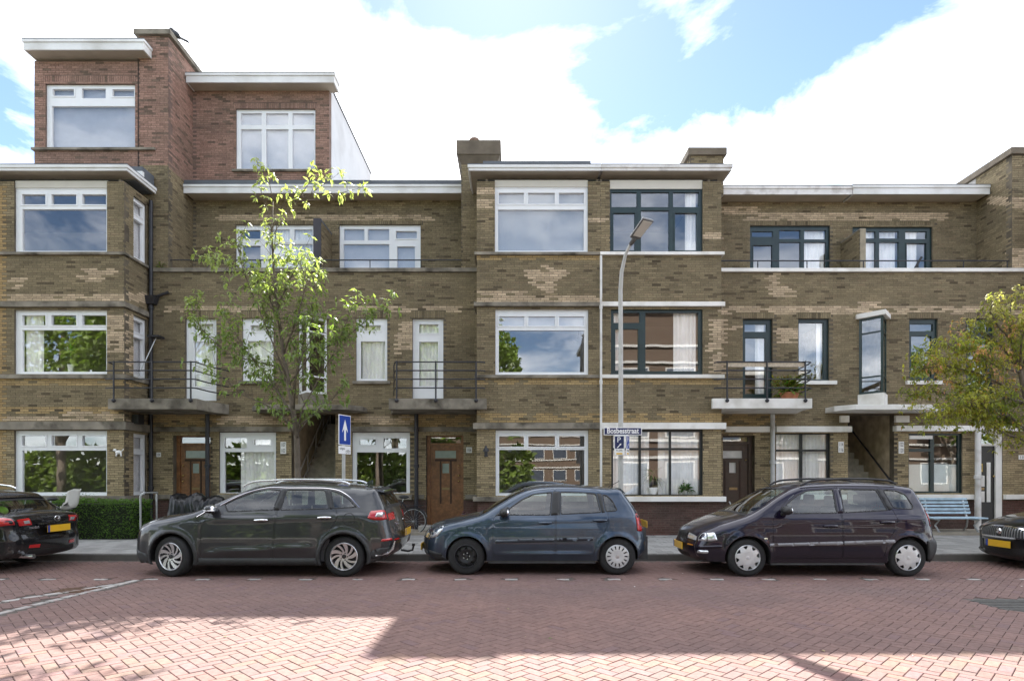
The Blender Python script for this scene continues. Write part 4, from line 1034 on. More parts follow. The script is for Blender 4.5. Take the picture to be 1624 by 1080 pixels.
GRILLE = M('grille mesh', (.012, .012, .013), rough=.5, bump=.6, bs=240)

def catmull(pts, step):
    """pts rows of floats; first two are position. returns resampled array"""
    P = np.array(pts, float); out = []
    n = len(P)
    for i in range(n-1):
        p0, p1, p2, p3 = P[max(i-1, 0)], P[i], P[i+1], P[min(i+2, n-1)]
        L = np.hypot(*(p2-p1)[:2]); k = max(1, int(round(L/step)))
        # centripetal-ish tangents limited by segment length
        d0 = max(1e-6, np.hypot(*(p1-p0)[:2])); d1 = max(1e-6, L); d2 = max(1e-6, np.hypot(*(p3-p2)[:2]))
        m1 = ((p1-p0)/d0*d1+(p2-p1)/d1*d0)/(d0+d1)*d1 if i > 0 else (p2-p1)
        m2 = ((p2-p1)/d1*d2+(p3-p2)/d2*d1)/(d1+d2)*d1 if i < n-2 else (p2-p1)
        for j in range(k):
            t = j/k
            out.append((2*t**3-3*t**2+1)*p1+(t**3-2*t**2+t)*m1+(-2*t**3+3*t**2)*p2+(t**3-t**2)*m2)
    out.append(P[-1]); return np.array(out)
def in_poly(pts, poly):
    x, y = pts[:, 0], pts[:, 1]; r = np.zeros(len(pts), bool); P = np.asarray(poly); n = len(P)
    j = n-1
    for i in range(n):
        xi, yi, xj, yj = P[i, 0], P[i, 1], P[j, 0], P[j, 1]
        if yi != yj:
            c = ((yi > y) != (yj > y)) & (x < (xj-xi)*(y-yi)/(yj-yi)+xi); r ^= c
        j = i
    return r
def offset_poly(poly, d):                 # inset for positive d (orientation independent)
    P = np.asarray(poly, float); n = len(P)
    ar = np.sum(P[:, 0]*np.roll(P[:, 1], -1)-np.roll(P[:, 0], -1)*P[:, 1]); s = 1 if ar > 0 else -1
    out = []
    for i in range(n):
        a, b, c = P[i-1], P[i], P[(i+1) % n]
        e1 = (b-a)/max(1e-9, np.hypot(*(b-a))); e2 = (c-b)/max(1e-9, np.hypot(*(c-b)))
        n1 = np.array([-e1[1], e1[0]])*s; n2 = np.array([-e2[1], e2[0]])*s
        m = n1+n2; L = np.hypot(*m); m = m/L if L > 1e-6 else n1
        out.append(b+m*d/max(.35, m @ n1))
    return np.array(out)
def dens(poly, step):                      # densify a closed polygon
    P = np.asarray(poly, float); out = []
    for i in range(len(P)):
        a, b = P[i], P[(i+1) % len(P)]; k = max(1, int(math.ceil(np.hypot(*(b-a))/step)))
        for j in range(k): out.append(a+(b-a)*j/k)
    return np.array(out)
def rnd_poly(poly, r, k=4):               # rounded corners
    P = np.asarray(poly, float); n = len(P); out = []
    for i in range(n):
        a, b, c = P[i-1], P[i], P[(i+1) % n]
        l1, l2 = np.hypot(*(a-b)), np.hypot(*(c-b)); q = min(r, l1*.45, l2*.45)
        p, s = b+(a-b)/l1*q, b+(c-b)/l2*q
        for j in range(k+1):
            t = j/k; out.append((1-t)**2*p+2*t*(1-t)*b+t*t*s)
    return np.array(out)

class Car:
    def __init__(s, name, label, loc, sp, group='cars parked along the kerb'):
        s.root = thing(name, label, 'car', loc, group); s.sp = sp; s.loc = loc
        s.W = sp['W']/2; s.top = catmull(sp['top'], .028)     # x, z, crown, R
        T = s.top; tan = np.gradient(T[:, :2], axis=0); tan /= np.linalg.norm(tan, axis=1)[:, None]+1e-9
        s.nrm = np.stack([-tan[:, 1], tan[:, 0]], 1)           # outward, path runs front -> rear over the top
        s.edge = T[:, :2]-s.nrm*T[:, 2:3]                       # where the side skin meets the top skin
        ra, hz, wb, sill = sp['ra'], sp['hz'], sp['wb'], sp['sill']
        bot = []
        def arc(cx_):
            a0 = math.acos(max(-1, min(1, (sill-hz)/ra)))
            return [(cx_+ra*math.sin(a), hz+ra*math.cos(a)) for a in np.linspace(a0, -a0, 26)]
        e0, e1 = s.edge[0], s.edge[-1]
        ar, af = arc(wb), arc(0)
        bot = [tuple(q) for q in np.linspace(e1, ar[0], 8)[1:-1]]+ar+[tuple(q) for q in np.linspace(ar[-1], af[0], 24)[1:-1]]+af+[tuple(q) for q in np.linspace(af[-1], e0, 6)[1:-1]]
        s.bot = np.array(bot); s.poly = np.vstack([s.edge, s.bot])
        s.segA = s.edge; s.RA = T[:, 3]
        s.prof = np.array(sp['prof'])
    def ysurf(s, P):
        P = np.asarray(P, float); x, z = P[:, 0], P[:, 1]; sp = s.sp
        y = s.W + np.interp(z, s.prof[:, 0], s.prof[:, 1])
        # smooth profile by averaging
        y = s.W + sum(np.interp(z+o, s.prof[:, 0], s.prof[:, 1]) for o in (-.05, -.03, -.015, 0, .015, .03, .05))/7
        xf, cf, xr, cr = sp['plan']
        y -= cf*np.clip((xf-x)/(xf-s.edge[:, 0].min()), 0, 1)**2.2
        y -= cr*np.clip((x-xr)/(s.edge[:, 0].max()-xr), 0, 1)**2.2
        for (cx_) in (0, sp['wb']):                              # wheel arch lips
            r = np.hypot(x-cx_, z-sp['hz'])-sp['ra']
            y += sp.get('flare', .02)*np.exp(-np.clip(r, 0, None)**2/.055**2)*(z > .1)
        for (x0, z0, x1, z1, amp, wd) in sp.get('crease', []):
            t = np.clip((x-x0)/(x1-x0), 0, 1); zl = z0+(z1-z0)*t; e = np.clip(np.minimum(x-x0, x1-x)/.25, 0, 1)
            y += amp*e*np.exp(-((z-zl)/wd)**2*np.where(z > zl, 1, .12))
        # rounding towards the outline
        ins = np.zeros(len(P))
        for k in range(0, len(P), 3000):
            q = P[k:k+3000]
            d = np.hypot(q[:, None, 0]-s.segA[None, :, 0], q[:, None, 1]-s.segA[None, :, 1])
            a, b = s.segA[:-1], s.segA[1:]; ab = b-a; L2 = (ab**2).sum(1)+1e-12
            t = np.clip(((q[:, None, :]-a[None])*ab[None]).sum(2)/L2, 0, 1)
            d = np.hypot(q[:, None, 0]-(a[:, 0]+t*ab[:, 0]), q[:, None, 1]-(a[:, 1]+t*ab[:, 1]))
            Rr = s.RA[:-1]+t*(s.RA[1:]-s.RA[:-1]); u = np.clip(d/Rr, 0, 1)
            ins[k:k+3000] = (Rr*(1-np.sqrt(np.clip(1-(1-u)**2, 0, 1)))).max(1)
        return y-ins
    def normals(s, P):
        e = .0015; P = np.asarray(P, float)
        dx = (s.ysurf(P+[e, 0])-s.ysurf(P-[e, 0]))/(2*e); dz = (s.ysurf(P+[0, e])-s.ysurf(P-[0, e]))/(2*e)
        n = np.stack([-dx, np.ones(len(P)), -dz], 1); return n/np.linalg.norm(n, axis=1)[:, None]
    def cdt(s, loops, extra, keep):
        vs, ed = [], []
        for l in loops:
            b = len(vs); vs += [Vector((float(p[0]), float(p[1]))) for p in l]; ed += [(b+i, b+(i+1) % len(l)) for i in range(len(l))]
        vs += [Vector((float(p[0]), float(p[1]))) for p in extra]
        v, e_, f, *_ = geometry.delaunay_2d_cdt(vs, ed, [], 0, 1e-5)
        V = np.array([(p.x, p.y) for p in v]); F_ = np.array([list(q) for q in f if len(q) == 3])
        cen = V[F_].mean(1); return V, F_[keep(cen)]
    def mesh(s, V, F_, name, mat, off, side, parent, ymat=None, skirt=0, edge_n=False):
        """lift the flat triangles on to the side skin; side -1 is towards the street"""
        used = np.unique(F_); mp_ = -np.ones(len(V), int); mp_[used] = np.arange(len(used)); V = V[used]; F_ = mp_[F_]
        y = s.ysurf(V)+off; nr = s.normals(V)
        if edge_n:
            d = np.hypot(V[:, None, 0]-s.edge[None, :, 0], V[:, None, 1]-s.edge[None, :, 1]); k = d.argmin(1)
            on = d.min(1) < 1e-3; nr[on] = np.stack([s.nrm[k[on], 0], np.zeros(on.sum()), s.nrm[k[on], 1]], 1)
        v = [(p[0], side*q, p[1]) for p, q in zip(V, y)]
        ar = (V[F_[:, 1], 0]-V[F_[:, 0], 0])*(V[F_[:, 2], 1]-V[F_[:, 0], 1])-(V[F_[:, 2], 0]-V[F_[:, 0], 0])*(V[F_[:, 1], 1]-V[F_[:, 0], 1])
        F2 = [tuple(int(q) for q in (f if (a > 0) == (side < 0) else f[::-1])) for f, a in zip(F_, ar)]
        nv = len(v); nr2 = [(n[0], side*n[1], n[2]) for n in nr]
        if skirt:
            cnt = {}
            for f in F2:
                for i in range(3):
                    e = (f[i], f[(i+1) % 3]); cnt[tuple(sorted(e))] = cnt.get(tuple(sorted(e)), 0)+1
            bd = [(f[i], f[(i+1) % 3]) for f in F2 for i in range(3) if cnt[tuple(sorted((f[i], f[(i+1) % 3])))] == 1]
            mpb = {}
            for a, b in bd:
                for q in (a, b):
                    if q not in mpb: mpb[q] = len(v); v.append((v[q][0], v[q][1]-side*skirt, v[q][2])); nr2.append(None)
                F2.append((b, a, mpb[a], mpb[b]))
        me = bpy.data.meshes.new(name); me.from_pydata(v, [], F2); me.materials.append(mat); me.shade_smooth(); me.update()
        if skirt:
            for p in me.polygons:
                if len(p.vertices) == 4: p.use_smooth = False
        else:
            me.normals_split_custom_set_from_vertices([Vector(n) for n in nr2])
        o = bpy.data.objects.new(name, me); COL.objects.link(o); o.parent = parent; WORLD[o.name] = s.loc
        return o
    def patch(s, poly, name, mat, off=.006, sides=(-1, 1), parent=None, r=0, skirt=.02, step=.05, hole=None):
        poly = rnd_poly(poly, r) if r else np.asarray(poly, float)
        L = dens(poly, .03)
        e_in = s.edge - s.nrm*.010
        d = np.hypot(L[:, None, 0]-s.edge[None, :, 0], L[:, None, 1]-s.edge[None, :, 1]); k_ = d.argmin(1)
        out_ = (((L-s.edge[k_])*s.nrm[k_]).sum(1) > -.010) & (d.min(1) < .4)
        L[out_] = e_in[k_[out_]]
        kp = np.ones(len(L), bool)
        for i in range(len(L)):
            if np.hypot(*(L[i]-L[i-1])) < .004: kp[i] = False
        L = L[kp]
        mn, mxx = L.min(0), L.max(0)
        loops = [L]
        if hole is not None: loops.append(dens(hole, .03))
        gx, gz = np.meshgrid(np.arange(mn[0], mxx[0], step), np.arange(mn[1], mxx[1], step)); g = np.stack([gx.ravel(), gz.ravel()], 1)
        ip = offset_poly(L, .015)
        if len(g): g = g[in_poly(g, ip)]
        keep = (lambda c: in_poly(c, L)) if hole is None else (lambda c: in_poly(c, L) & ~in_poly(c, loops[1]))
        V, F_ = s.cdt(loops, g, keep); out = []
        for sd in sides: out.append(s.mesh(V, F_, name, mat, off, sd, parent or s.root, skirt=skirt))
        return out
    def body(s):
        sp = s.sp; P = s.poly
        wins = [dens(rnd_poly(w, .035), .035) for w in sp['windows']]
        gl = [offset_poly(w, sp.get('wframe', .018)) for w in wins]
        doors = [dens(rnd_poly(d, .04), .035) for d in sp['doors']]
        din = [offset_poly(d, .0045) for d in doors]
        loops = [P]+wins+doors+din
        mn, mxx = P.min(0), P.max(0); st = .045
        gx, gz = np.meshgrid(np.arange(mn[0], mxx[0], st), np.arange(mn[1], mxx[1], st)); g = np.stack([gx.ravel(), gz.ravel()], 1)
        g = g[in_poly(g, P)]
        dd = np.hypot(g[:, None, 0]-s.edge[None, :, 0], g[:, None, 1]-s.edge[None, :, 1]); kk = dd.argmin(1); g = g[dd.min(1) > s.RA[kk]*.9+.01]
        for l in wins+doors:
            g = g[np.hypot(g[:, None, 0]-l[None, :, 0], g[:, None, 1]-l[None, :, 1]).min(1) > .016]
        rows = []
        for fr in (.03, .10, .22, .42, .70):
            q = s.edge[1:-1]-s.nrm[1:-1]*(s.RA[1:-1, None]*fr); q = q[::(1 if fr < .3 else 2)]
            q = q[in_poly(q, P)]
            d = np.hypot(q[:, None, 0]-s.edge[None, :, 0], q[:, None, 1]-s.edge[None, :, 1]).min(1)
            rows.append(q[d > .8*fr*np.interp(np.arange(len(q)), np.linspace(0, len(q), len(s.RA)), s.RA)*.6])
        ex = np.vstack([g]+rows)
        def keep(c): return in_poly(c, P)
        V, F_ = s.cdt(loops, ex, keep); cen = V[F_].mean(1)
        inw = np.zeros(len(F_), bool)
        for w in wins: inw |= in_poly(cen, w)
        cls = np.zeros(len(F_), int)
        for k, (d, i_) in enumerate(zip(doors, din)):
            a = in_poly(cen, d); cls[a] = -1; cls[in_poly(cen, i_)] = k+1
        pm = sp['paint']; s.doors = {}
        # top skin joined to the body sides in one mesh
        ns = 15; tt = np.sin(np.linspace(-PI/2, PI/2, ns)); yo = s.ysurf(s.edge)
        bodyF = F_[(cls == 0) & ~inw]
        rw = sp.get('rear_glass'); ws = sp['windscreen']
        def strip(i0, i1, t0=-1, t1=1, off=0, n=ns):
            t_ = np.sin(np.linspace(math.asin(t0), math.asin(t1), n)); mb = MB()
            for i in range(i0, i1+1):
                for t in t_:
                    b = s.top[i, 2]*(1-abs(t)**2.6)+off; p = s.edge[i]+s.nrm[i]*b
                    mb.v.append((p[0], t*yo[i], p[1]))
            for i in range(i1-i0):
                for k in range(n-1):
                    a = i*n+k; mb.f.append((a, a+n, a+n+1, a+1))
            return mb
        s.strip = strip; s.yo = yo
        X = s.top[:, 0]; nT = len(X)
        def idx(x, z): return int(np.hypot(s.top[:, 0]-x, s.top[:, 1]-z).argmin())
        s.idx = idx
        w0, w1 = idx(*ws[0]), idx(*ws[1]); r0, r1 = idx(*rw[0]), idx(*rw[1])
        cuts = [('bumper', 0, idx(*sp['hood0'])), ('bonnet', idx(*sp['hood0']), w0), ('roof', w1, r0), ('tailgate', r1, idx(*sp['tail1'])), ('rear_bumper', idx(*sp['tail1']), nT-1)]
        def put(mb, nm, mat, smooth=True):
            o = mb.build(nm, mat, s.root, smooth=smooth, off=(0, 0, 0)); WORLD[o.name] = s.loc; return o
        s.put = put; s.parts = {}
        for nm, a, b in cuts: s.parts[nm] = put(strip(a, b), nm, sp.get('bumper_mat', pm) if nm == 'bumper' and sp.get('fb_dark') else pm)
        tw = sp.get('tw', .93)
        for nm, a, b in (('windscreen', w0, w1), ('rear_window', r0, r1)):
            put(strip(a, b, -1, -tw, n=3), 'pillar', pm); put(strip(a, b, tw, 1, n=3), 'pillar', pm)
            put(strip(a, b, -tw, tw, -.004), nm, CARGLASS)
            fr = strip(a, a+2, -tw, tw, .003); put(fr, 'seal', PLAST); fr = strip(b-2, b, -tw, tw, .003); put(fr, 'seal', PLAST)
        for sd in (-1, 1):
            s.mesh(V, bodyF, 'body', pm, 0, sd, s.root, edge_n=True)
            for k in range(len(doors)):
                f = F_[(cls == k+1) & ~inw]
                d = s.mesh(V, f, 'door', pm, 0, sd, s.root); s.doors[(k, sd)] = d
                hx, hz_ = sp['handles'][k]; hm = sp.get('handle_mat', pm)
                yh = float(s.ysurf([(hx, hz_)])[0])
                mb = MB(); L = .115
                mb.tube([(hx-L, sd*(yh-.004), hz_-.004), (hx-L*.8, sd*(yh+.028), hz_), (hx, sd*(yh+.036), hz_+.003), (hx+L*.8, sd*(yh+.028), hz_+.003), (hx+L, sd*(yh-.004), hz_)], [.012, .017, .019, .017, .012], 8)
                o = mb.build('handle', hm, d, smooth=True, off=(0, 0, 0)); WORLD[o.name] = s.loc
                s.patch(np.array([(hx+L*.75*math.cos(a), hz_-.006+.030*math.sin(a)) for a in np.linspace(0, 2*PI, 16)[:-1]]), 'handle_cup', sp.get('cup_mat', PLAST), off=.0015, sides=(sd,), parent=d, skirt=.004)
            for k, (w, g_) in enumerate(zip(wins, gl)):
                s.patch(g_, 'side_window', CARGLASS, off=-.006, sides=(sd,), skirt=0, step=.09)
                s.patch(w, 'window_frame', sp.get('frame_mats', {}).get(k, PLAST), off=.001, sides=(sd,), skirt=.014, hole=g_)
        # liner behind the door gaps and inside
        xs0, xs1 = sp['ra']+.02, sp['wb']-sp['ra']-.02
        W2 = s.W-.10
        mb = MB(); mb.box(xs0, -s.W+.045, .19, xs1, s.W-.045, .26)
        for sd in (-1, 1): mb.box(xs0, sd*(s.W-.075)-.012, .25, xs1+.15, sd*(s.W-.075)+.012, sp['belt']-.06)
        mb.box(-.65, -.52, .20, xs0, .52, .62); mb.box(xs1, -.52, .22, sp['wb']+.55, .52, .60)
        mb.box(xs0-.05, -W2, sp['belt']-.20, xs0+.35, W2, sp['belt']-.04)        # dashboard
        mb.box(xs0+.02, -W2, .26, xs0+.08, W2, sp['belt']-.2)
        mb.box(sp['wb']-.1, -W2+.1, .55, sp['wb']+.5, W2-.1, sp['belt']-.20)      # load floor
        o = mb.build('underbody', CABIN, s.root, off=(0, 0, 0)); WORLD[o.name] = s.loc
        for (sx, sy) in sp.get('seats', [(1.15, -.36), (1.15, .36), (2.05, -.36), (2.05, .36)]):
            mb = MB(); zb = .45
            mb.hexa([(sx-.25, sy-.24, zb), (sx+.22, sy-.24, zb), (sx+.22, sy+.24, zb), (sx-.25, sy+.24, zb), (sx-.25, sy-.24, zb+.16), (sx+.25, sy-.24, zb+.12), (sx+.25, sy+.24, zb+.12), (sx-.25, sy+.24, zb+.16)])
            mb.hexa([(sx+.16, sy-.23, zb+.1), (sx+.28, sy-.23, zb+.1), (sx+.28, sy+.23, zb+.1), (sx+.16, sy+.23, zb+.1), (sx+.34, sy-.2, zb+.63), (sx+.42, sy-.2, zb+.63), (sx+.42, sy+.2, zb+.63), (sx+.34, sy+.2, zb+.63)])
            mb.box(sx+.35, sy-.13, zb+.66, sx+.45, sy+.13, zb+.83)
            o = mb.build('seat', SEATF, s.root, bevel=.03, off=(0, 0, 0)); WORLD[o.name] = s.loc
        mb = MB(); c = Vector((xs0+.42, -.36, sp['belt']-.05)); ring = []
        for k in range(25):
            a = 2*PI*k/24; ring.append(c+Vector((math.sin(a)*.07, math.cos(a)*.18, math.sin(a)*.165)))
        mb.tube(ring, .014, 6, cap=False); mb.tube([c+Vector((-.2, 0, -.1)), c], .03, 6); mb.tube([c+Vector((0, -.17, 0)), c+Vector((0, .17, 0))], .015, 5)
        o = mb.build('steering_wheel', CABIN, s.root, off=(0, 0, 0)); WORLD[o.name] = s.loc
        # wheel-arch liners
        for cx_ in (0, sp['wb']):
            for sd in (-1, 1):
                mb = MB(); r = sp['ra']+.004; n_ = 18
                for k in range(n_+1):
                    a = -1.75+3.5*k/n_
                    yl_ = float(s.ysurf([(cx_+sp['ra']*math.sin(a)*1.0, max(sp['sill']+.0, sp['hz']+sp['ra']*math.cos(a)))])[0])
                    p = (cx_+r*math.sin(a), sp['hz']+r*math.cos(a))
                    mb.v += [(p[0], sd*(yl_-.004), p[1]), (p[0], sd*.50, p[1])]
                    if k: mb.f.append((2*k-2, 2*k, 2*k+1, 2*k-1) if sd > 0 else (2*k-2, 2*k-1, 2*k+1, 2*k))
                mb.v += [(cx_, sd*.50, sp['hz'])]; c_ = len(mb.v)-1
                for k in range(n_): mb.f.append((2*k+1, 2*k+3, c_))
                o = mb.build('wheel_arch', PLAST, s.root, off=(0, 0, 0)); WORLD[o.name] = s.loc
    def front_patch(s, i0, i1, t0, t1, off, mat, name, n=7, skirt=.015):
        """patch on the top/front/rear skin between outline samples i0..i1 and lateral fractions t0..t1"""
        i0, i1 = min(i0, i1), max(i0, i1); mb = s.strip(i0, i1, t0, t1, off, n); R_ = i1-i0+1
        bd = [k for k in range(n)]+[r*n+n-1 for r in range(1, R_)]+[(R_-1)*n+k for k in range(n-2, -1, -1)]+[r*n for r in range(R_-2, 0, -1)]
        b = len(mb.v)
        for q in bd:
            r = q//n; mb.v.append((mb.v[q][0]-s.nrm[i0+r, 0]*skirt, mb.v[q][1], mb.v[q][2]-s.nrm[i0+r, 1]*skirt))
        m = len(bd)
        for k in range(m): mb.f.append((bd[k], bd[(k+1) % m], b+(k+1) % m, b+k))
        return s.put(mb, name, mat, 'auto')
    def tube_part(s, pts, r, mat, name, n=8, parent=None):
        o = MB().tube(pts, r, n).build(name, mat, parent or s.root, smooth='auto', off=(0, 0, 0)); WORLD[o.name] = s.loc; return o
    def wheel(s, cx_, sd, kind, r=.31, rim=.2, steer=0, w=.20):
        sp = s.sp; hz = r
        yo_ = s.W-.035 if True else 0
        wt = bpy.data.objects.new('wheel', None)
        mb = MB(); rr = rim
        prof = [(rr, -w/2), (rr+.01, -w/2+.004), (r-.05, -w/2-.006), (r-.018, -w/2+.008), (r-.004, -w/2+.03), (r, -w/2+.05), (r, w/2-.05), (r-.004, w/2-.03), (r-.018, w/2-.008), (r-.05, w/2+.006), (rr+.01, w/2-.004), (rr, w/2)]
        mb.lathe(prof, (0, 0, 0), 'y', 48, closed=True)
        for k in (-.022, .018):
            pass
        o = mb.build('wheel', RUBBER, s.root, smooth='auto', off=(0, 0, 0)); WORLD[o.name] = s.loc
        o.location = (cx_, sd*(yo_-w/2), hz); o.rotation_euler = (0, 0, steer + (PI if sd > 0 else 0))
        # outer side of the wheel is local -y
        yf = -w/2
        def sub(mb, nm, mat, smooth='auto'):
            c = mb.build(nm, mat, o, smooth=smooth, off=(0, 0, 0)); return c
        barrel = MB().lathe([(rr+.002, yf+.002), (rr-.006, yf-.004), (rr-.014, yf+.006), (rr-.022, yf+.07), (rr-.022, w/2), ], (0, 0, 0), 'y', 40)
        sub(barrel, 'rim', ALLOY if kind != 'steel' else DARKA)
        sub(MB().lathe([(rr-.02, yf+.09), (.02, yf+.075), (0, yf+.075)], (0, 0, 0), 'y', 24), 'brake_disc', DARKA)
        def disc(rad, holes, yfun, mat, nm, th=.02):
            L = [(rad*math.cos(a), rad*math.sin(a)) for a in np.linspace(0, 2*PI, 49)[:-1]]
            vs, ed = [], []
            for l in [L]+holes:
                b = len(vs); vs += [Vector(p) for p in l]; ed += [(b+i, b+(i+1) % len(l)) for i in range(len(l))]
            ex = [Vector((q*math.cos(a), q*math.sin(a))) for q in (rad*.2, rad*.4, rad*.6, rad*.8, rad*.93) for a in np.linspace(0, 2*PI, 25)[:-1]]+[Vector((0, 0))]
            hp = [np.array(h) for h in holes]
            ea = np.array([(p.x, p.y) for p in ex]); kp = np.ones(len(ea), bool)
            for h in hp: kp &= ~in_poly(ea, h)
            vs += [p for p, k in zip(ex, kp) if k]
            v, _, f, *_ = geometry.delaunay_2d_cdt(vs, ed, [], 0, 1e-6)
            V = np.array([(p.x, p.y) for p in v]); F2 = np.array([list(q) for q in f]); cen = V[F2].mean(1)
            k = in_poly(cen, np.array(L))
            for h in hp: k &= ~in_poly(cen, h)
            F2 = F2[k]; mb = MB(); yv = [yfun(math.hypot(*p)) for p in V]
            mb.v = [(p[0], y_, p[1]) for p, y_ in zip(V, yv)]
            ar = (V[F2[:, 1], 0]-V[F2[:, 0], 0])*(V[F2[:, 2], 1]-V[F2[:, 0], 1])-(V[F2[:, 2], 0]-V[F2[:, 0], 0])*(V[F2[:, 1], 1]-V[F2[:, 0], 1])
            mb.f = [tuple(int(q) for q in (fc if a > 0 else fc[::-1])) for fc, a in zip(F2, ar)]
            nf = len(mb.f); nv = len(mb.v); cnt = {}
            for fc in mb.f:
                for i in range(3): e = tuple(sorted((fc[i], fc[(i+1) % 3]))); cnt[e] = cnt.get(e, 0)+1
            mb.v += [(a, b+th, c) for a, b, c in mb.v]
            for fc in list(mb.f):
                for i in range(3):
                    a, b = fc[i], fc[(i+1) % 3]
                    if cnt[tuple(sorted((a, b)))] == 1: mb.f.append((b, a, a+nv, b+nv))
            sub(mb, nm, mat)
        if kind == 'swirl':                   # five twin-blade spokes, swept
            hs = []
            for k in range(10):
                a0 = 2*PI*k/10 + (.0 if k % 2 else .10); wd = .42 if k % 2 else .30
                sw = lambda q: .75*(q-rr*.30)/rr
                r0, r1 = rr*.34, rr*.91
                A1 = [(q, a0+sw(q)-wd*.30*(.5+q/rr*.7)) for q in np.linspace(r0, r1, 6)]; A2 = [(q, a0+sw(q)+wd*.55*(.5+q/rr*.7)) for q in np.linspace(r1, r0, 6)]
                hs.append([(q*math.cos(a), q*math.sin(a)) for q, a in A1+A2])
            disc(rr-.008, hs, lambda q: yf+.004+.016*(1-q/rr), ALLOY, 'spokes', .03)
            sub(MB().lathe([(.0, yf-.002), (.028, yf-.001), (.033, yf+.006), (.033, yf+.03)], (0, 0, 0), 'y', 20), 'hub_cap', DARKA)
            for k in range(5):
                a = 2*PI*k/5; sub(MB().lathe([(0, yf+.008), (.010, yf+.009), (.010, yf+.03)], (.056*math.cos(a), 0, .056*math.sin(a)), 'y', 8), 'wheel_nut', DARKA)
        elif kind == 'steel':                 # bare black steel wheel with round holes
            hs = []
            for k in range(8):
                a0 = 2*PI*k/8; c = (rr*.70*math.cos(a0), rr*.70*math.sin(a0)); hs.append([(c[0]+.021*math.cos(b), c[1]+.021*math.sin(b)) for b in np.linspace(0, 2*PI, 11)[:-1]])
            disc(rr-.018, hs, lambda q: yf+.045-.028*math.exp(-((q-rr*.62)/.045)**2)+.01*(q < .05), M('black steel wheel', (.022, .022, .024), rough=.45, metal=.3, var=.25, vs=20), 'wheel_disc', .006)
            sub(MB().lathe([(.0, yf+.02), (.030, yf+.022), (.034, yf+.05)], (0, 0, 0), 'y', 16), 'hub_cap', DARKA)
            for k in range(5):
                a = 2*PI*k/5; sub(MB().lathe([(0, yf+.025), (.011, yf+.028), (.011, yf+.05)], (.052*math.cos(a), 0, .052*math.sin(a)), 'y', 6), 'wheel_nut', STEEL)
        elif kind == 'slots':                 # plastic cover with a ring of slots
            hs = []
            for k in range(14):
                a0 = 2*PI*k/14; ca, sa = math.cos(a0), math.sin(a0)
                h = [(rr*.58, -.007), (rr*.86, -.013), (rr*.90, 0), (rr*.86, .013), (rr*.58, .007)]
                hs.append([(u*ca-v*sa, u*sa+v*ca) for u, v in h])
            disc(rr+.004, hs, lambda q: yf-.012+.016*(q/rr)**3+.012*math.exp(-(q/.06)**2), HUBCAP, 'hubcap', .012)
            sub(MB().lathe([(0, yf-.012), (.028, yf-.010), (.032, yf+.002)], (0, 0, 0), 'y', 16), 'hub_badge', ALLOY)
        elif kind == 'scallop':               # cover with eight notches near the edge
            hs = []
            for k in range(8):
                a0 = 2*PI*k/8+.2; ca, sa = math.cos(a0), math.sin(a0)
                h = [(rr*.66, 0), (rr*.84, -.036), (rr*.91, -.030), (rr*.91, .030), (rr*.84, .036)]
                hs.append([(u*ca-v*sa, u*sa+v*ca) for u, v in h])
            disc(rr+.004, hs, lambda q: yf-.012+.018*(q/rr)**3-.006*math.exp(-((q-rr*.55)/.03)**2), HUBCAP, 'hubcap', .012)
            sub(MB().lathe([(0, yf-.018), (.030, yf-.015), (.034, yf+.0)], (0, 0, 0), 'y', 16), 'hub_badge', HUBCAP)
        else:
            hs = []
            for k in range(10):
                a0 = 2*PI*k/10; ca, sa = math.cos(a0), math.sin(a0); h = [(rr*.35, -.012), (rr*.88, -.045), (rr*.9, .0), (rr*.88, .045), (rr*.35, .012)]
                hs.append([(u*ca-v*sa, u*sa+v*ca) for u, v in h])
            disc(rr-.006, hs, lambda q: yf+.004+.016*(1-q/rr), ALLOY, 'spokes', .03)
        return o
    def mirror(s, x, z, mat, sd=-1):
        y = float(s.ysurf([(x, z-.06)])[0]); mb = MB()
        rot = Matrix.Rotation(.10*sd, 3, 'Z')
        mb.ball((x+.02, sd*(y+.115), z), .085, .12, .072, 14, 10, rot)
        o = s.put(mb, 'mirror', mat); mb = MB(); mb.tube([(x+.0, sd*(y-.02), z-.07), (x+.01, sd*(y+.06), z-.045)], [.035, .028], 8)
        c = mb.build('mirror_foot', PLAST, o, smooth=True, off=(0, 0, 0)); WORLD[c.name] = s.loc
        g = MB(); g.ball((x+.068, sd*(y+.115), z), .04, .10, .058, 12, 6, rot); c = g.build('mirror_glass', CHROME, o, smooth=True, off=(0, 0, 0)); WORLD[c.name] = s.loc
        return o
    def box_part(s, a, b, mat, name, bevel=.008, parent=None):
        o = MB().box(min(a[0], b[0]), min(a[1], b[1]), min(a[2], b[2]), max(a[0], b[0]), max(a[1], b[1]), max(a[2], b[2])).build(name, mat, parent or s.root, bevel=bevel, off=(0, 0, 0)); WORLD[o.name] = s.loc; return o
    def plate(s, x, z, front, w=.52, h=.115, text='', tilt=0):
        """number plate across the nose or tail"""
        d = -1 if front else 1
        o = MB().box(-.006, -w/2, -h/2, .006, w/2, h/2).build('number_plate', PLATEY, s.root, off=(0, 0, 0)); o.location = (x, 0, z); o.rotation_euler = (0, tilt, 0)
        c = MB().box(d*.0062-.0012, (w/2-.045) if d < 0 else -w/2, -h/2, d*.0062+.0012, w/2 if d < 0 else -w/2+.045, h/2).build('plate_strip', PLATEB, o, off=(0, 0, 0))
        return o
DLO = None
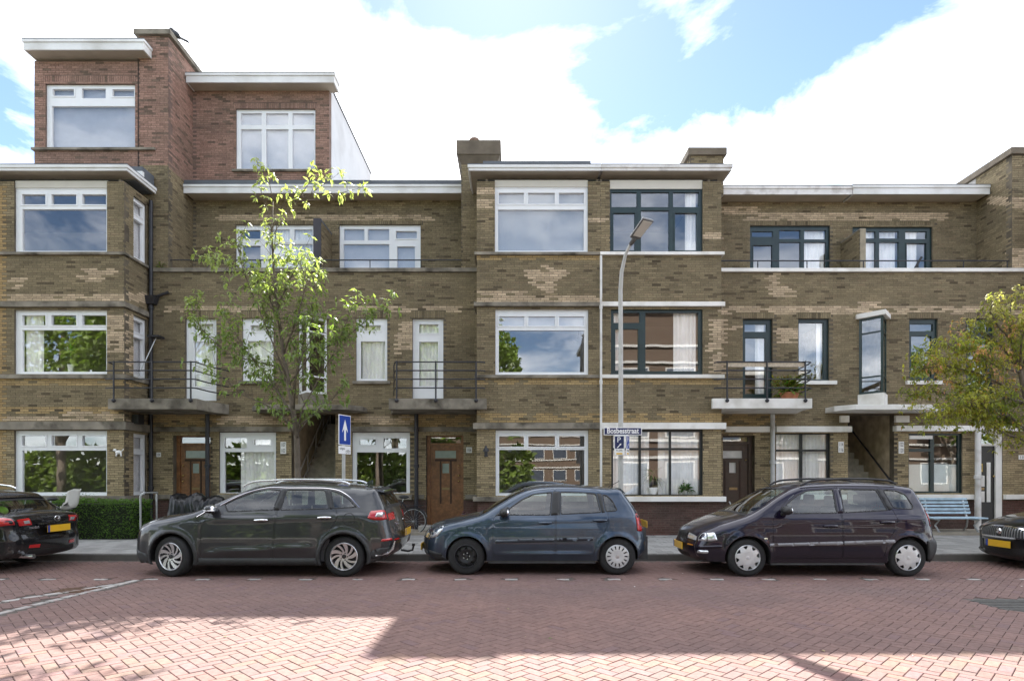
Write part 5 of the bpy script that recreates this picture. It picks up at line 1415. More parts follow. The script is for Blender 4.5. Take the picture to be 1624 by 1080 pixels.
# ---- grey crossover (second from the left)
PK = paint('graphite metallic paint', (.044, .046, .050), .5)
CLAD = M('grey arch cladding', (.030, .031, .032), rough=.6, var=.15, vs=10, bump=.05, bs=200)
k1 = Car('crossover_car', 'dark graphite crossover with silver roof rails and swirl alloy wheels beside the street tree', (-5.40, 10.37, 0), dict(
    W=1.80, wb=2.73, ra=.372, hz=.325, sill=.19, belt=1.03, paint=PK,
    top=[(-.70, .20, .06, .10), (-.80, .28, .09, .16), (-.84, .42, .10, .20), (-.84, .58, .10, .22), (-.81, .72, .10, .22), (-.72, .83, .08, .20), (-.52, .915, .06, .16), (-.2, .975, .045, .15), (.1, 1.02, .035, .13), (.30, 1.06, .03, .10),
         (.60, 1.205, .05, .08), (.92, 1.36, .05, .09), (1.20, 1.455, .045, .10), (1.5, 1.50, .04, .11), (1.9, 1.515, .04, .11), (2.3, 1.505, .04, .11), (2.7, 1.475, .035, .11), (3.0, 1.435, .03, .10), (3.20, 1.395, .02, .07),
         (3.28, 1.30, .04, .09), (3.40, 1.09, .05, .11), (3.45, .96, .06, .14), (3.48, .84, .06, .16), (3.52, .72, .07, .16), (3.555, .62, .08, .16), (3.55, .48, .08, .16), (3.47, .34, .07, .12), (3.34, .27, .04, .06)],
    prof=[(0, -.05), (.20, -.035), (.35, -.005), (.55, .0), (.75, -.008), (.90, -.018), (1.0, -.045), (1.06, -.075), (1.2, -.135), (1.35, -.205), (1.5, -.29)],
    plan=(.55, .20, 2.5, .10), flare=.025, crease=[(.45, .93, 3.2, .98, .016, .02), (.5, .40, 2.3, .50, .022, .03)],
    windows=[[(.79, 1.155), (.87, 1.03), (1.60, 1.055), (1.675, 1.385), (1.46, 1.40), (1.20, 1.345), (.97, 1.25)], [(1.70, 1.055), (1.745, 1.39), (2.385, 1.385), (2.49, 1.075)], [(2.545, 1.08), (2.46, 1.38), (2.60, 1.345), (2.76, 1.26), (2.93, 1.10)]],
    doors=[[(.47, .30), (.47, .78), (.60, 1.02), (.74, 1.15), (1.0, 1.30), (1.25, 1.405), (1.50, 1.435), (1.70, 1.425), (1.645, 1.0), (1.60, .30)], [(1.62, .30), (1.66, 1.0), (1.715, 1.425), (2.40, 1.415), (2.455, 1.35), (2.60, 1.06), (2.64, .95), (2.50, .72), (2.33, .52), (2.26, .30)]],
    handles=[(1.43, .905), (2.43, .945)], handle_mat=CHROME, windscreen=((.32, 1.07), (1.18, 1.45)), rear_glass=((3.20, 1.39), (3.41, 1.08)), hood0=(-.70, .84), tail1=(3.54, .66)))
k1.body()
for cx_ in (0, k1.sp['wb']):
    a = np.linspace(-1.98, 1.98, 30); ro = .425 if cx_ else .425
    ring = [(cx_+ro*math.sin(q), max(.195, .325+ro*math.cos(q))) for q in a]+[(cx_+.374*math.sin(q), max(.195, .325+.374*math.cos(q))) for q in a[::-1]]
    k1.patch(ring, 'arch_cladding', CLAD, off=.008, skirt=.03)
k1.patch([(.41, .195), (.44, .305), (2.29, .305), (2.32, .195)], 'sill_cladding', CLAD, off=.010, skirt=.03)
k1.patch([(-.60, .205), (-.80, .30), (-.84, .46), (-.66, .42), (-.45, .36), (-.38, .22)], 'bumper_cladding', CLAD, off=.004, skirt=.01)
k1.patch([(3.14, .30), (3.12, .40), (3.30, .46), (3.52, .46), (3.50, .34), (3.35, .27)], 'rear_cladding', CLAD, off=.004, skirt=.01)
k1.patch([(1.605, 1.06), (1.695, 1.06), (1.742, 1.385), (1.68, 1.385)], 'pillar_trim', PLAST, off=.004, skirt=.012)
k1.patch([(2.495, 1.075), (2.54, 1.08), (2.455, 1.38), (2.39, 1.383)], 'pillar_trim', PLAST, off=.004, skirt=.012)
for sd in (-1, 1):   # chrome line round the glass
    pts = catmull([(.74, 1.135), (.97, 1.265), (1.20, 1.36), (1.46, 1.415), (1.75, 1.41), (2.10, 1.41), (2.44, 1.398), (2.61, 1.365), (2.79, 1.265), (2.96, 1.10)], .05)
    yy = k1.ysurf(pts); k1.tube_part([(p[0], sd*(q+.006), p[1]) for p, q in zip(pts, yy)], .008, CHROME, 'chrome_strip', 6)
    pts = catmull([(1.02, 1.44), (1.12, 1.49), (1.5, 1.535), (2.0, 1.548), (2.45, 1.53), (2.70, 1.495), (2.76, 1.465)], .08)
    k1.tube_part([(p[0], sd*.60, p[1]) for p in pts], .017, M('satin rail', (.72, .73, .74), rough=.25, metal=.8), 'roof_rail', 8)
    k1.tube_part([(.40, sd*(float(k1.ysurf([(.42, .96)])[0])+.004), .955), (.56, sd*(float(k1.ysurf([(.56, 1.03)])[0])+.004), 1.055)], .007, CHROME, 'wing_trim', 6)
k1.patch([(-.80, .74), (-.70, .80), (-.40, .925), (-.20, .955), (-.24, .925), (-.52, .80), (-.72, .70)], 'headlight', WHITEL, off=.004, r=.02)
k1.patch([(3.10, .935), (3.14, 1.045), (3.30, 1.06), (3.46, 1.03), (3.47, .94), (3.34, .90), (3.20, .905)], 'tail_light', REDL, off=.008, r=.02)
k1.patch([(3.22, .955), (3.24, 1.02), (3.33, 1.025), (3.33, .955)], 'reverse_light', WHITEL, off=.013, r=.015, skirt=.008)
for (t0, t1) in ((-1, -.62), (.62, 1)): k1.front_patch(k1.idx(3.44, 1.03), k1.idx(3.475, .90), t0, t1, .008, REDL, 'tail_light')
k1.patch([(3.30, .56), (3.33, .60), (3.52, .615), (3.52, .575)], 'reflector', REDL, off=.007, r=.01)
for t0, t1 in ((-.97, -.7), (.7, .97)): k1.front_patch(k1.idx(3.55, .60), k1.idx(3.553, .555), t0, t1, .006, REDL, 'reflector')
for sd in (-1, 1):
    pts = [(3.22, .335), (3.40, .37), (3.475, .44), (3.505, .56)]; yy = k1.ysurf(pts); k1.tube_part([(p[0]+.01, sd*(q+.008), p[1]) for p, q in zip(pts, yy)], [.012, .022, .022, .010], M('satin rail'), 'bumper_trim', 6)
a = np.linspace(0, 2*PI, 20)[:-1]
ring_o = np.array([(2.81+.097*math.cos(q), .925+.093*math.sin(q)) for q in a]); ring_i = np.array([(2.81+.090*math.cos(q), .925+.086*math.sin(q)) for q in a])
k1.patch(ring_o, 'flap_gap', PLAST, off=.004, sides=(-1,), skirt=.006, hole=ring_i, step=.2)
k1.front_patch(k1.idx(3.16, 1.40), k1.idx(3.23, 1.36), -.86, .86, .012, PLAST, 'spoiler_lip')
sp_ = MB(); sp_.hexa([(3.0, -.58, 1.40), (3.30, -.56, 1.335), (3.30, .56, 1.335), (3.0, .58, 1.40), (3.0, -.56, 1.432), (3.31, -.55, 1.358), (3.31, .55, 1.358), (3.0, .56, 1.432)]); k1.put(sp_, 'spoiler', PK, False)
sp_ = MB(); sp_.hexa([(2.86, -.015, 1.46), (3.0, -.015, 1.45), (3.0, .015, 1.45), (2.86, .015, 1.46), (2.95, -.006, 1.535), (2.99, -.006, 1.54), (2.99, .006, 1.54), (2.95, .006, 1.535)]); k1.put(sp_, 'aerial', PK, False)
k1.plate(3.60, .66, False)
k1.tube_part([(3.48, 0, .33), (3.60, 0, .31), (3.68, 0, .33), (3.695, 0, .40)], .018, PLAST, 'tow_bar'); k1.tube_part([(3.695, 0, .40), (3.695, 0, .44)], .026, PLAST, 'tow_ball', 10)
mb = MB(); 
k1.mirror(.64, 1.085, PK); k1.mirror(.64, 1.085, PK, 1)
k1.box_part((.60, -k1.W-.17, 1.055), (.78, -k1.W-.05, 1.07), CHROME, 'mirror_trim')
t_ = text_mesh('badge_lettering', 'KIA', .05, (0, 0, 0), (0, 0, 0), CHROME, None, .002); t_.parent = k1.root; t_.location = (3.515, -.02, .86); t_.rotation_euler = (R(90), 0, R(90))
t_ = text_mesh('badge_lettering', 'Niro', .055, (0, 0, 0), (0, 0, 0), CHROME, None, .002); t_.parent = k1.root; t_.location = (3.51, -.52, .83); t_.rotation_euler = (R(90), 0, R(72))
for cx_, st in ((0, R(-14)), (2.73, 0)):
    k1.wheel(cx_, -1, 'swirl', .325, .222, st, .21); k1.wheel(cx_, 1, 'swirl', .325, .222, st, .21)
# ---- blue-grey hatchback (middle)
PP = paint('blue grey metallic paint', (.040, .060, .092), .55)
p1 = Car('hatchback_car', 'small blue-grey hatchback with a black steel front wheel, parked by the lamp post', (-.74, 10.50, 0), dict(
    W=1.65, wb=2.45, ra=.335, hz=.30, sill=.235, belt=.95, paint=PP,
    top=[(-.62, .20, .05, .10), (-.74, .27, .08, .16), (-.79, .40, .10, .22), (-.785, .54, .10, .24), (-.74, .65, .10, .22), (-.66, .745, .09, .18), (-.46, .845, .065, .15), (-.2, .905, .05, .14), (.04, .952, .04, .12), (.20, .985, .03, .10),
         (.50, 1.175, .05, .08), (.80, 1.34, .05, .09), (.98, 1.41, .045, .09), (1.2, 1.45, .04, .10), (1.5, 1.468, .04, .10), (1.9, 1.455, .035, .10), (2.3, 1.42, .03, .10), (2.58, 1.375, .02, .08),
         (2.66, 1.30, .04, .09), (2.83, 1.06, .05, .11), (2.89, .96, .06, .13), (2.93, .84, .06, .14), (2.96, .72, .06, .15), (3.01, .635, .08, .16), (3.035, .52, .08, .17), (3.01, .38, .08, .14), (2.90, .28, .05, .08), (2.82, .25, .03, .05)],
    prof=[(0, -.06), (.22, -.04), (.36, -.008), (.50, .0), (.68, -.006), (.82, -.020), (.93, -.050), (1.0, -.085), (1.15, -.150), (1.3, -.22), (1.47, -.30)],
    plan=(.5, .18, 2.2, .10), flare=.028, crease=[(.3, .875, 2.85, .93, .012, .018), (.40, .33, 2.1, .36, .016, .025)],
    windows=[[(.60, .965), (.72, 1.10), (.90, 1.225), (1.10, 1.315), (1.41, 1.345), (1.365, .962)], [(1.53, .975), (1.535, 1.348), (1.90, 1.34), (2.13, 1.32), (2.20, 1.005)], [(2.265, 1.015), (2.225, 1.31), (2.31, 1.29), (2.40, 1.20), (2.465, 1.055), (2.44, 1.03)]],
    doors=[[(.43, .32), (.43, .90), (.48, .985), (.68, 1.14), (.90, 1.27), (1.12, 1.36), (1.445, 1.395), (1.44, .95), (1.435, .32)], [(1.45, .32), (1.455, .95), (1.46, 1.396), (1.85, 1.388), (2.18, 1.36), (2.30, 1.02), (2.31, .86), (2.22, .66), (2.11, .50), (2.05, .32)]],
    handles=[(1.28, .845), (2.17, .885)], frame_mats={}, windscreen=((.21, .99), (.97, 1.405)), rear_glass=((2.60, 1.36), (2.84, 1.05)), hood0=(-.63, .765), tail1=(2.98, .67)))
p1.body()
p1.patch([(1.37, .965), (1.525, .972), (1.532, 1.35), (1.415, 1.347)], 'pillar_trim', PLAST, off=.002, skirt=.010)
p1.patch([(.46, .955), (.59, .962), (.70, 1.09), (.66, 1.10)], 'mirror_base', PLAST, off=.003, skirt=.010)
p1.patch([(2.205, 1.005), (2.255, 1.013), (2.217, 1.312), (2.138, 1.32)], 'pillar_trim', PLAST, off=.003, skirt=.010)
MOLD = M('blue moulding', (.045, .058, .075), rough=.35, metal=.3, coat=.5)
p1.patch([(.47, .52), (.47, .575), (1.425, .602), (1.425, .545)], 'door_moulding', MOLD, off=.024, r=.02, skirt=.02)
p1.patch([(1.46, .547), (1.46, .603), (2.05, .62), (2.05, .565)], 'door_moulding', MOLD, off=.024, r=.02, skirt=.02)
p1.patch([(-.70, .61), (-.66, .70), (-.52, .79), (-.38, .80), (-.40, .72), (-.48, .62), (-.60, .575)], 'headlight', WHITEL, off=.004, r=.03)
p1.front_patch(p1.idx(-.70, .70), p1.idx(-.775, .60), -.98, -.55, .004, WHITEL, 'headlight'); p1.front_patch(p1.idx(-.70, .70), p1.idx(-.775, .60), .55, .98, .004, WHITEL, 'headlight')
p1.front_patch(p1.idx(-.72, .68), p1.idx(-.785, .56), -.48, .48, .006, GRILLE, 'grille'); p1.front_patch(p1.idx(-.79, .44), p1.idx(-.76, .30), -.7, .7, .005, GRILLE, 'lower_grille')
p1.patch([(-.62, .205), (-.74, .28), (-.775, .40), (-.60, .385), (-.42, .34), (-.33, .25)], 'bumper_lower', PLAST, off=.003, skirt=.01)
p1.patch([(2.78, .71), (2.76, .98), (2.80, 1.0), (2.865, .97), (2.90, .84), (2.905, .72), (2.85, .70)], 'tail_light', REDL, off=.006, r=.02)
for t0, t1 in ((-.99, -.70), (.70, .99)): p1.front_patch(p1.idx(2.88, .97), p1.idx(2.955, .73), t0, t1, .006, REDL, 'tail_light')
p1.front_patch(p1.idx(2.55, 1.385), p1.idx(2.64, 1.33), -.92, .92, .022, PP, 'spoiler')
p1.plate(3.05, .78, False); p1.plate(-.815, .40, True)
p1.mirror(.60, 1.015, PLAST); p1.mirror(.60, 1.015, PLAST, 1)
p1.tube_part([(2.42, 0, 1.41), (2.62, 0, 1.52)], .006, PLAST, 'aerial', 5)
for sd in (-1, 1): p1.wheel(0, sd, 'steel', .302, .190, R(-3), .19); p1.wheel(2.45, sd, 'slots', .302, .190, 0, .19)

# ---- dark purple family car (second from the right)
PS = paint('dark aubergine paint', (.009, .006, .019), .35, .3)
s1 = Car('family_car', 'dark aubergine family car with silver hubcaps, black roof rails and a grey side moulding', (3.75, 10.34, 0), dict(
    W=1.70, wb=2.55, ra=.352, hz=.302, sill=.225, belt=1.0, paint=PS,
    top=[(-.66, .20, .05, .10), (-.79, .26, .08, .15), (-.845, .38, .09, .17), (-.85, .50, .09, .17), (-.82, .58, .09, .17), (-.80, .65, .09, .17), (-.74, .71, .07, .16), (-.5, .83, .05, .15), (-.2, .93, .04, .14), (.0, .985, .03, .12),
         (.26, 1.14, .05, .08), (.5, 1.29, .05, .08), (.74, 1.41, .045, .09), (.95, 1.475, .04, .09), (1.3, 1.515, .04, .10), (1.8, 1.525, .04, .10), (2.3, 1.51, .035, .10), (2.64, 1.475, .03, .10), (2.80, 1.42, .02, .09),
         (2.88, 1.31, .04, .10), (2.98, 1.12, .05, .12), (3.045, .93, .06, .14), (3.075, .74, .06, .14), (3.085, .63, .05, .12), (3.155, .585, .07, .12), (3.17, .48, .07, .13), (3.13, .35, .06, .12), (3.03, .25, .04, .06)],
    prof=[(0, -.06), (.22, -.04), (.36, -.008), (.55, .0), (.72, -.004), (.86, -.018), (.97, -.050), (1.05, -.085), (1.2, -.140), (1.35, -.20), (1.52, -.28)],
    plan=(.5, .16, 2.4, .09), flare=.022, crease=[(.4, .90, 3.0, .94, .012, .018)],
    windows=[[(.56, 1.0), (.66, 1.165), (.83, 1.29), (1.02, 1.375), (1.455, 1.40), (1.445, 1.005)], [(1.545, 1.01), (1.555, 1.402), (2.15, 1.395), (2.27, 1.05)], [(2.355, 1.085), (2.245, 1.39), (2.47, 1.375), (2.61, 1.31), (2.70, 1.12), (2.66, 1.065)]],
    doors=[[(.39, .30), (.39, .90), (.46, .99), (.64, 1.19), (.83, 1.325), (1.04, 1.415), (1.50, 1.44), (1.495, 1.0), (1.49, .30)], [(1.505, .30), (1.51, 1.0), (1.515, 1.44), (2.20, 1.432), (2.34, 1.06), (2.385, .92), (2.32, .74), (2.20, .56), (2.15, .30)]],
    handles=[(1.30, .81), (2.21, .87)], windscreen=((.0, .985), (.74, 1.41)), rear_glass=((2.82, 1.40), (2.98, 1.11)), hood0=(-.78, .685), tail1=(3.085, .63)))
s1.body()
s1.patch([(1.45, 1.008), (1.54, 1.012), (1.55, 1.402), (1.46, 1.40)], 'pillar_trim', PS, off=.003, skirt=.010)
s1.patch([(2.275, 1.052), (2.345, 1.083), (2.238, 1.392), (2.157, 1.396)], 'pillar_trim', PLAST, off=.003, skirt=.010)
GMO = M('grey rubbing strip', (.22, .22, .235), rough=.4, var=.1)
s1.patch([(.33, .488), (.33, .535), (1.485, .57), (1.485, .515)], 'door_moulding', GMO, off=.022, r=.02, skirt=.04)
s1.patch([(1.51, .516), (1.51, .571), (2.30, .60), (2.30, .545)], 'door_moulding', GMO, off=.022, r=.02, skirt=.04)
s1.patch([(-.80, .57), (-.78, .665), (-.50, .70), (-.465, .575), (-.62, .555)], 'headlight', WHITEL, off=.004, r=.02)
s1.patch([(-.625, .562), (-.615, .685), (-.605, .685), (-.612, .562)], 'lamp_divider', PLAST, off=.007, skirt=.006)
for t0, t1 in ((-.99, -.55), (.55, .99)): s1.front_patch(s1.idx(-.79, .67), s1.idx(-.825, .575), t0, t1, .005, WHITEL, 'headlight')
s1.front_patch(s1.idx(-.79, .67), s1.idx(-.83, .56), -.5, .5, .006, GRILLE, 'grille')
for k in range(3): s1.front_patch(s1.idx(-.795, .655-.03*k)-0, s1.idx(-.80, .645-.03*k)+1, -.48, .48, .012, PLAST, 'grille_bar')
s1.front_patch(s1.idx(-.835, .32), s1.idx(-.80, .265), -.6, .6, .005, GRILLE, 'lower_grille')
s1.plate(-.885, .435, True)
s1.patch([(-.74, .355), (-.735, .405), (-.60, .41), (-.60, .36)], 'fog_light', WHITEL, off=.006, r=.015)
s1.patch([(-.795, .435), (-.80, .475), (-.40, .50), (-.40, .46)], 'bumper_strip', PS, off=.012, r=.012)
for t0, t1 in ((-.95, -.70), (.70, .95)): s1.front_patch(s1.idx(-.845, .50), s1.idx(-.85, .46), t0, t1, .01, AMBER, 'indicator')
s1.patch([(.24, .60), (.24, .625), (.30, .625), (.30, .60)], 'side_repeater', M('cream lens', (.7, .66, .5), rough=.2), off=.008, r=.01)
s1.patch([(2.93, .80), (2.88, 1.06), (2.93, 1.09), (2.99, 1.06), (3.03, .92), (3.04, .79)], 'tail_light', REDL, off=.006, r=.02)
s1.patch([(2.955, .90), (2.94, .98), (3.0, .99), (3.02, .91)], 'reverse_light', WHITEL, off=.010, r=.015, skirt=.008)
for t0, t1 in ((-.99, -.80), (.80, .99)): s1.front_patch(s1.idx(2.99, 1.08), s1.idx(3.07, .80), t0, t1, .006, REDL, 'tail_light')
s1.patch([(2.86, .26), (2.84, .575), (3.08, .595), (3.15, .57), (3.16, .48), (3.12, .34), (3.02, .245)], 'bumper_end', PLAST, off=.012, r=.03)
for sd in (-1, 1):
    pts = catmull([(.95, 1.45), (1.05, 1.50), (1.4, 1.545), (1.8, 1.556), (2.2, 1.545), (2.42, 1.515), (2.50, 1.475)], .08)
    s1.tube_part([(p[0], sd*.58, p[1]) for p in pts], .018, PLAST, 'roof_rail', 8)
for k in (.30, .38):                       # wipers
    s1.tube_part([(.02, -.1-k, 1.005), (.16, -.55+k, 1.11)], .008, PLAST, 'wiper', 5)
s1.tube_part([(.60, -.30, 1.40), (.44, -.30, 1.58)], .004, PLAST, 'aerial', 5)
s1.mirror(.56, 1.06, PLAST); s1.mirror(.56, 1.06, PLAST, 1)
for sd in (-1, 1): s1.wheel(0, sd, 'scallop', .304, .205, 0, .19); s1.wheel(2.55, sd, 'scallop', .304, .205, 0, .19)
t_ = text_mesh('badge_lettering', '◆', .05, (0, 0, 0), (0, 0, 0), CHROME, None, .002); bpy.data.objects.remove(t_)

# ---- black saloon-hatch seen from behind at the left edge
PM = paint('black paint gloss', (.010, .010, .012), .2, .25)
m1 = Car('hatchback_car', 'black hatchback showing its tail lights and yellow plate, cut off by the left edge', (-11.93, 10.55, 0), dict(
    W=1.79, wb=2.72, ra=.36, hz=.32, sill=.20, belt=.98, paint=PM,
    top=[(-.8, .2, .05, .1), (-.88, .45, .1, .2), (-.85, .62, .1, .2), (-.6, .80, .06, .16), (0, .93, .04, .14), (.35, .99, .03, .1), (.75, 1.2, .05, .08), (1.1, 1.34, .045, .09), (1.5, 1.42, .04, .1), (2.1, 1.43, .04, .1), (2.6, 1.385, .035, .10), (2.95, 1.32, .03, .09), (3.10, 1.27, .02, .07),
         (3.20, 1.21, .03, .08), (3.56, 1.0, .04, .12), (3.72, .945, .03, .12), (3.80, .885, .04, .12), (3.835, .76, .07, .18), (3.86, .66, .08, .20), (3.90, .58, .09, .20), (3.90, .42, .09, .20), (3.84, .28, .08, .14), (3.72, .22, .04, .06)],
    prof=[(0, -.05), (.2, -.035), (.35, -.005), (.55, 0), (.75, -.008), (.9, -.02), (.98, -.05), (1.06, -.09), (1.2, -.16), (1.35, -.24), (1.45, -.3)],
    plan=(.5, .2, 2.9, .09), flare=.025, crease=[(.45, .85, 3.7, .90, .014, .02)],
    windows=[[(.85, 1.0), (1.0, 1.15), (1.3, 1.29), (1.6, 1.34), (1.6, 1.0)], [(1.68, 1.0), (1.68, 1.34), (2.2, 1.345), (2.5, 1.31), (2.52, 1.03)], [(2.58, 1.04), (2.57, 1.29), (2.85, 1.20), (3.0, 1.09)]],
    doors=[[(.48, .3), (.48, .85), (.7, 1.0), (1.0, 1.21), (1.3, 1.34), (1.64, 1.385), (1.64, .3)], [(1.66, .3), (1.66, 1.385), (2.2, 1.385), (2.54, 1.34), (2.62, .95), (2.4, .6), (2.28, .3)]],
    handles=[(1.45, .86), (2.42, .90)], windscreen=((.36, 1.0), (1.1, 1.34)), rear_glass=((3.20, 1.20), (3.60, .985)), hood0=(-.75, .72), tail1=(3.86, .64)))
m1.body()
m1.front_patch(m1.idx(3.03, 1.30), m1.idx(3.20, 1.215), -.93, .93, .03, PM, 'spoiler', skirt=.03)
m1.patch([(3.42, .80), (3.40, .90), (3.62, .925), (3.78, .89), (3.80, .81), (3.62, .785)], 'tail_light', REDL, off=.006, r=.03)
for t0, t1 in ((-.99, -.66), (.66, .99)):
    m1.front_patch(m1.idx(3.79, .895), m1.idx(3.83, .79), t0, t1, .007, REDL, 'tail_light')
    m1.front_patch(m1.idx(3.81, .865), m1.idx(3.825, .815), t0*.86 if t0 < 0 else t0+.06, t1-.04 if t1 < 0 else .90, .012, WHITEL, 'reverse_light')
    m1.front_patch(m1.idx(3.895, .44), m1.idx(3.885, .385), t0*.86 if t0 < 0 else .56, t1*.85, .008, REDL, 'reflector')
m1.front_patch(m1.idx(3.88, .36), m1.idx(3.80, .25), -.8, .8, .006, PLAST, 'diffuser')
m1.plate(3.955, .70, False); m1.box_part((3.86, -.36, .77), (3.955, .36, .80), PM, 'plate_lip')
m1.tube_part([(3.70, -.55, .27), (3.95, -.55, .265)], .04, CHROME, 'exhaust', 12)
for k in (-1, 1): m1.tube_part([(1.3, k*.62, 1.43), (1.5, k*.62, 1.475), (2.2, k*.61, 1.47), (2.6, k*.60, 1.42), (2.7, k*.6, 1.38)], .014, CHROME, 'roof_rail', 7)
ex = 3.925; E0 = []
for k in range(25):
    a_ = 2*PI*k/24; E0.append((ex-.0-.10*0, .062*math.cos(a_), .862+.048*math.sin(a_)))
m1.tube_part(E0, .008, CHROME, 'badge_ring', 6)
m1.tube_part([(ex+.004, -.054, .880), (ex+.006, -.026, .874), (ex+.006, 0, .848), (ex+.006, .026, .874), (ex+.004, .054, .880)], [.004, .008, .006, .008, .004], CHROME, 'badge_wing', 6)
t_ = text_mesh('badge_lettering', 'mazda6', .060, (0, 0, 0), (0, 0, 0), CHROME, None, .002); t_.parent = m1.root; t_.location = (3.915, -.50, .745); t_.rotation_euler = (R(90), 0, R(82))
for sd in (-1, 1): m1.wheel(0, sd, 'spoke', .32, .215, 0, .2); m1.wheel(2.72, sd, 'spoke', .32, .215, 0, .2)
m1.mirror(.7, 1.05, PM)
bl = MB().ball((3.1, -.25, 1.0), .12, .16, .09); m1.put(bl, 'green_cushion', M('lime fabric', (.22, .45, .03), rough=.9))

# ---- black car whose nose enters at the right edge
PB = paint('black pearl paint', (.014, .014, .017), .35, .28)
r1 = Car('estate_car', 'black car with a chrome slatted grille and yellow plate, nose entering at right edge', (9.50, 10.62, 0), dict(
    W=1.80, wb=2.70, ra=.36, hz=.32, sill=.20, belt=.98, paint=PB,
    top=[(-.70, .14, .08, .08), (-.80, .20, .14, .12), (-.84, .32, .17, .14), (-.85, .46, .18, .14), (-.85, .60, .18, .14), (-.83, .68, .17, .14), (-.77, .745, .13, .14), (-.55, .83, .08, .15), (-.2, .905, .05, .15), (.15, .955, .04, .12), (.38, .995, .03, .1),
         (.75, 1.2, .05, .08), (1.1, 1.36, .045, .09), (1.4, 1.43, .04, .1), (2.0, 1.46, .04, .1), (2.7, 1.44, .035, .1), (3.2, 1.39, .03, .09), (3.3, 1.3, .04, .1), (3.5, 1.0, .05, .12), (3.56, .8, .06, .15), (3.64, .6, .09, .2), (3.6, .4, .08, .2), (3.4, .24, .04, .06)],
    prof=[(0, -.05), (.2, -.035), (.35, -.005), (.55, 0), (.75, -.008), (.9, -.02), (.98, -.05), (1.06, -.09), (1.2, -.16), (1.35, -.22), (1.5, -.3)],
    plan=(.3, .13, 2.7, .12), flare=.02, crease=[(.45, .85, 3.4, .90, .014, .02)],
    windows=[[(.85, 1.0), (1.0, 1.15), (1.3, 1.29), (1.6, 1.36), (1.6, 1.0)], [(1.68, 1.0), (1.68, 1.36), (2.4, 1.36), (2.52, 1.03)], [(2.58, 1.04), (2.5, 1.34), (2.95, 1.28), (3.1, 1.09)]],
    doors=[[(.48, .3), (.48, .85), (.7, 1.0), (1.0, 1.21), (1.3, 1.35), (1.64, 1.41), (1.64, .3)], [(1.66, .3), (1.66, 1.41), (2.45, 1.41), (2.62, .95), (2.4, .6), (2.28, .3)]],
    handles=[(1.45, .86), (2.42, .90)], windscreen=((.39, 1.0), (1.1, 1.36)), rear_glass=((3.24, 1.36), (3.48, 1.03)), hood0=(-.76, .75), tail1=(3.62, .64)))
r1.body()
gi0, gi1 = r1.idx(-.82, .70), r1.idx(-.85, .555)
r1.front_patch(gi0, gi1, -.80, .80, .010, GRILLE, 'grille', 11)
for k in range(22):
    t = -.76+1.52*k/21; 
    if abs(t) < .09: continue
    r1.front_patch(gi0, gi1, t-.012, t+.006, .024, M('dull chrome', (.55, .56, .57), rough=.3, metal=.9), 'grille_slat', 3)
for (i0, i1) in ((gi0-1, gi0+1), (gi1-1, gi1+1)): pass
r1.front_patch(gi0, gi0+1, -.84, .84, .022, CHROME, 'grille_frame', 13); r1.front_patch(gi1-1, gi1, -.78, .78, .022, CHROME, 'grille_frame', 11)
for t in (-.84, .81): r1.front_patch(gi0, gi1, t, t+.03, .022, CHROME, 'grille_frame', 3)
for t0, t1 in ((-.99, -.87), (.87, .99)): r1.front_patch(r1.idx(-.80, .72), r1.idx(-.85, .585), t0, t1, .007, WHITEL, 'headlight', 6)
r1.patch([(-.80, .60), (-.76, .70), (-.50, .76), (-.36, .77), (-.45, .70), (-.62, .62)], 'headlight', WHITEL, off=.005, r=.02)
r1.front_patch(r1.idx(-.845, .36), r1.idx(-.81, .215), -.70, .70, .006, GRILLE, 'lower_grille', 9)
for t0, t1 in ((-.97, -.74), (.74, .97)): r1.front_patch(r1.idx(-.85, .47), r1.idx(-.83, .27), t0, t1, .006, GRILLE, 'side_intake', 6)
r1.plate(-.885, .415, True)
m_ = MB().lathe([(0, -.02), (.05, -.015), (.055, 0)], (0, 0, 0), 'x', 20); o = r1.put(m_, 'badge', CHROME); o.location = (-.865, 0, .635)
for sd in (-1, 1): r1.wheel(0, sd, 'spoke', .32, .215, 0, .2); r1.wheel(2.70, sd, 'spoke', .32, .215, 0, .2)
r1.mirror(.62, 1.06, PB); r1.mirror(.62, 1.06, PB, 1)
# ---------------------------------------------------------------- planting
def leaf(mb, p, d, up, L, w, col, droop=.35):
    """one folded leaf: base, two side points, mid rib, tip"""
    d = d.normalized(); s_ = d.cross(up); s_ = s_.normalized() if s_.length > 1e-4 else d.orthogonal().normalized(); n = s_.cross(d)
    b = len(mb.v)
    m = p+d*L*.45+n*L*.05; t = p+d*L*.95-n*L*droop
    for q in (p, m+s_*w*.5-n*w*.12, t, m-s_*w*.5-n*w*.12, m): mb.v.append(tuple(q)); mb.c.append(col)
    mb.f += [(b, b+1, b+4), (b+1, b+2, b+4), (b+2, b+3, b+4), (b+3, b, b+4)]
def cluster(mb, p, d, n, L, colf, spread=1.0):
    for k in range(n):
        a = random.uniform(0, 2*PI); o = d.orthogonal().normalized(); o = Matrix.Rotation(a, 3, d.normalized()) @ o
        dd = (d*.25+o*spread+Vector((0, 0, -.25))).normalized()
        l = L*random.uniform(.65, 1.15)
        leaf(mb, p+o*random.uniform(0, .03), dd, Vector((random.uniform(-.4, .4), random.uniform(-.4, .4), 1)), l, l*.36, colf(p), random.uniform(.15, .55))
def branch_path(px, Y0, dy):
    n = len(px); return [Vector((pxX(x, Y0+dy*i/max(1, n-1)), Y0+dy*i/max(1, n-1), pyZ(y, Y0+dy*i/max(1, n-1)))) for i, (x, y) in enumerate(px)]
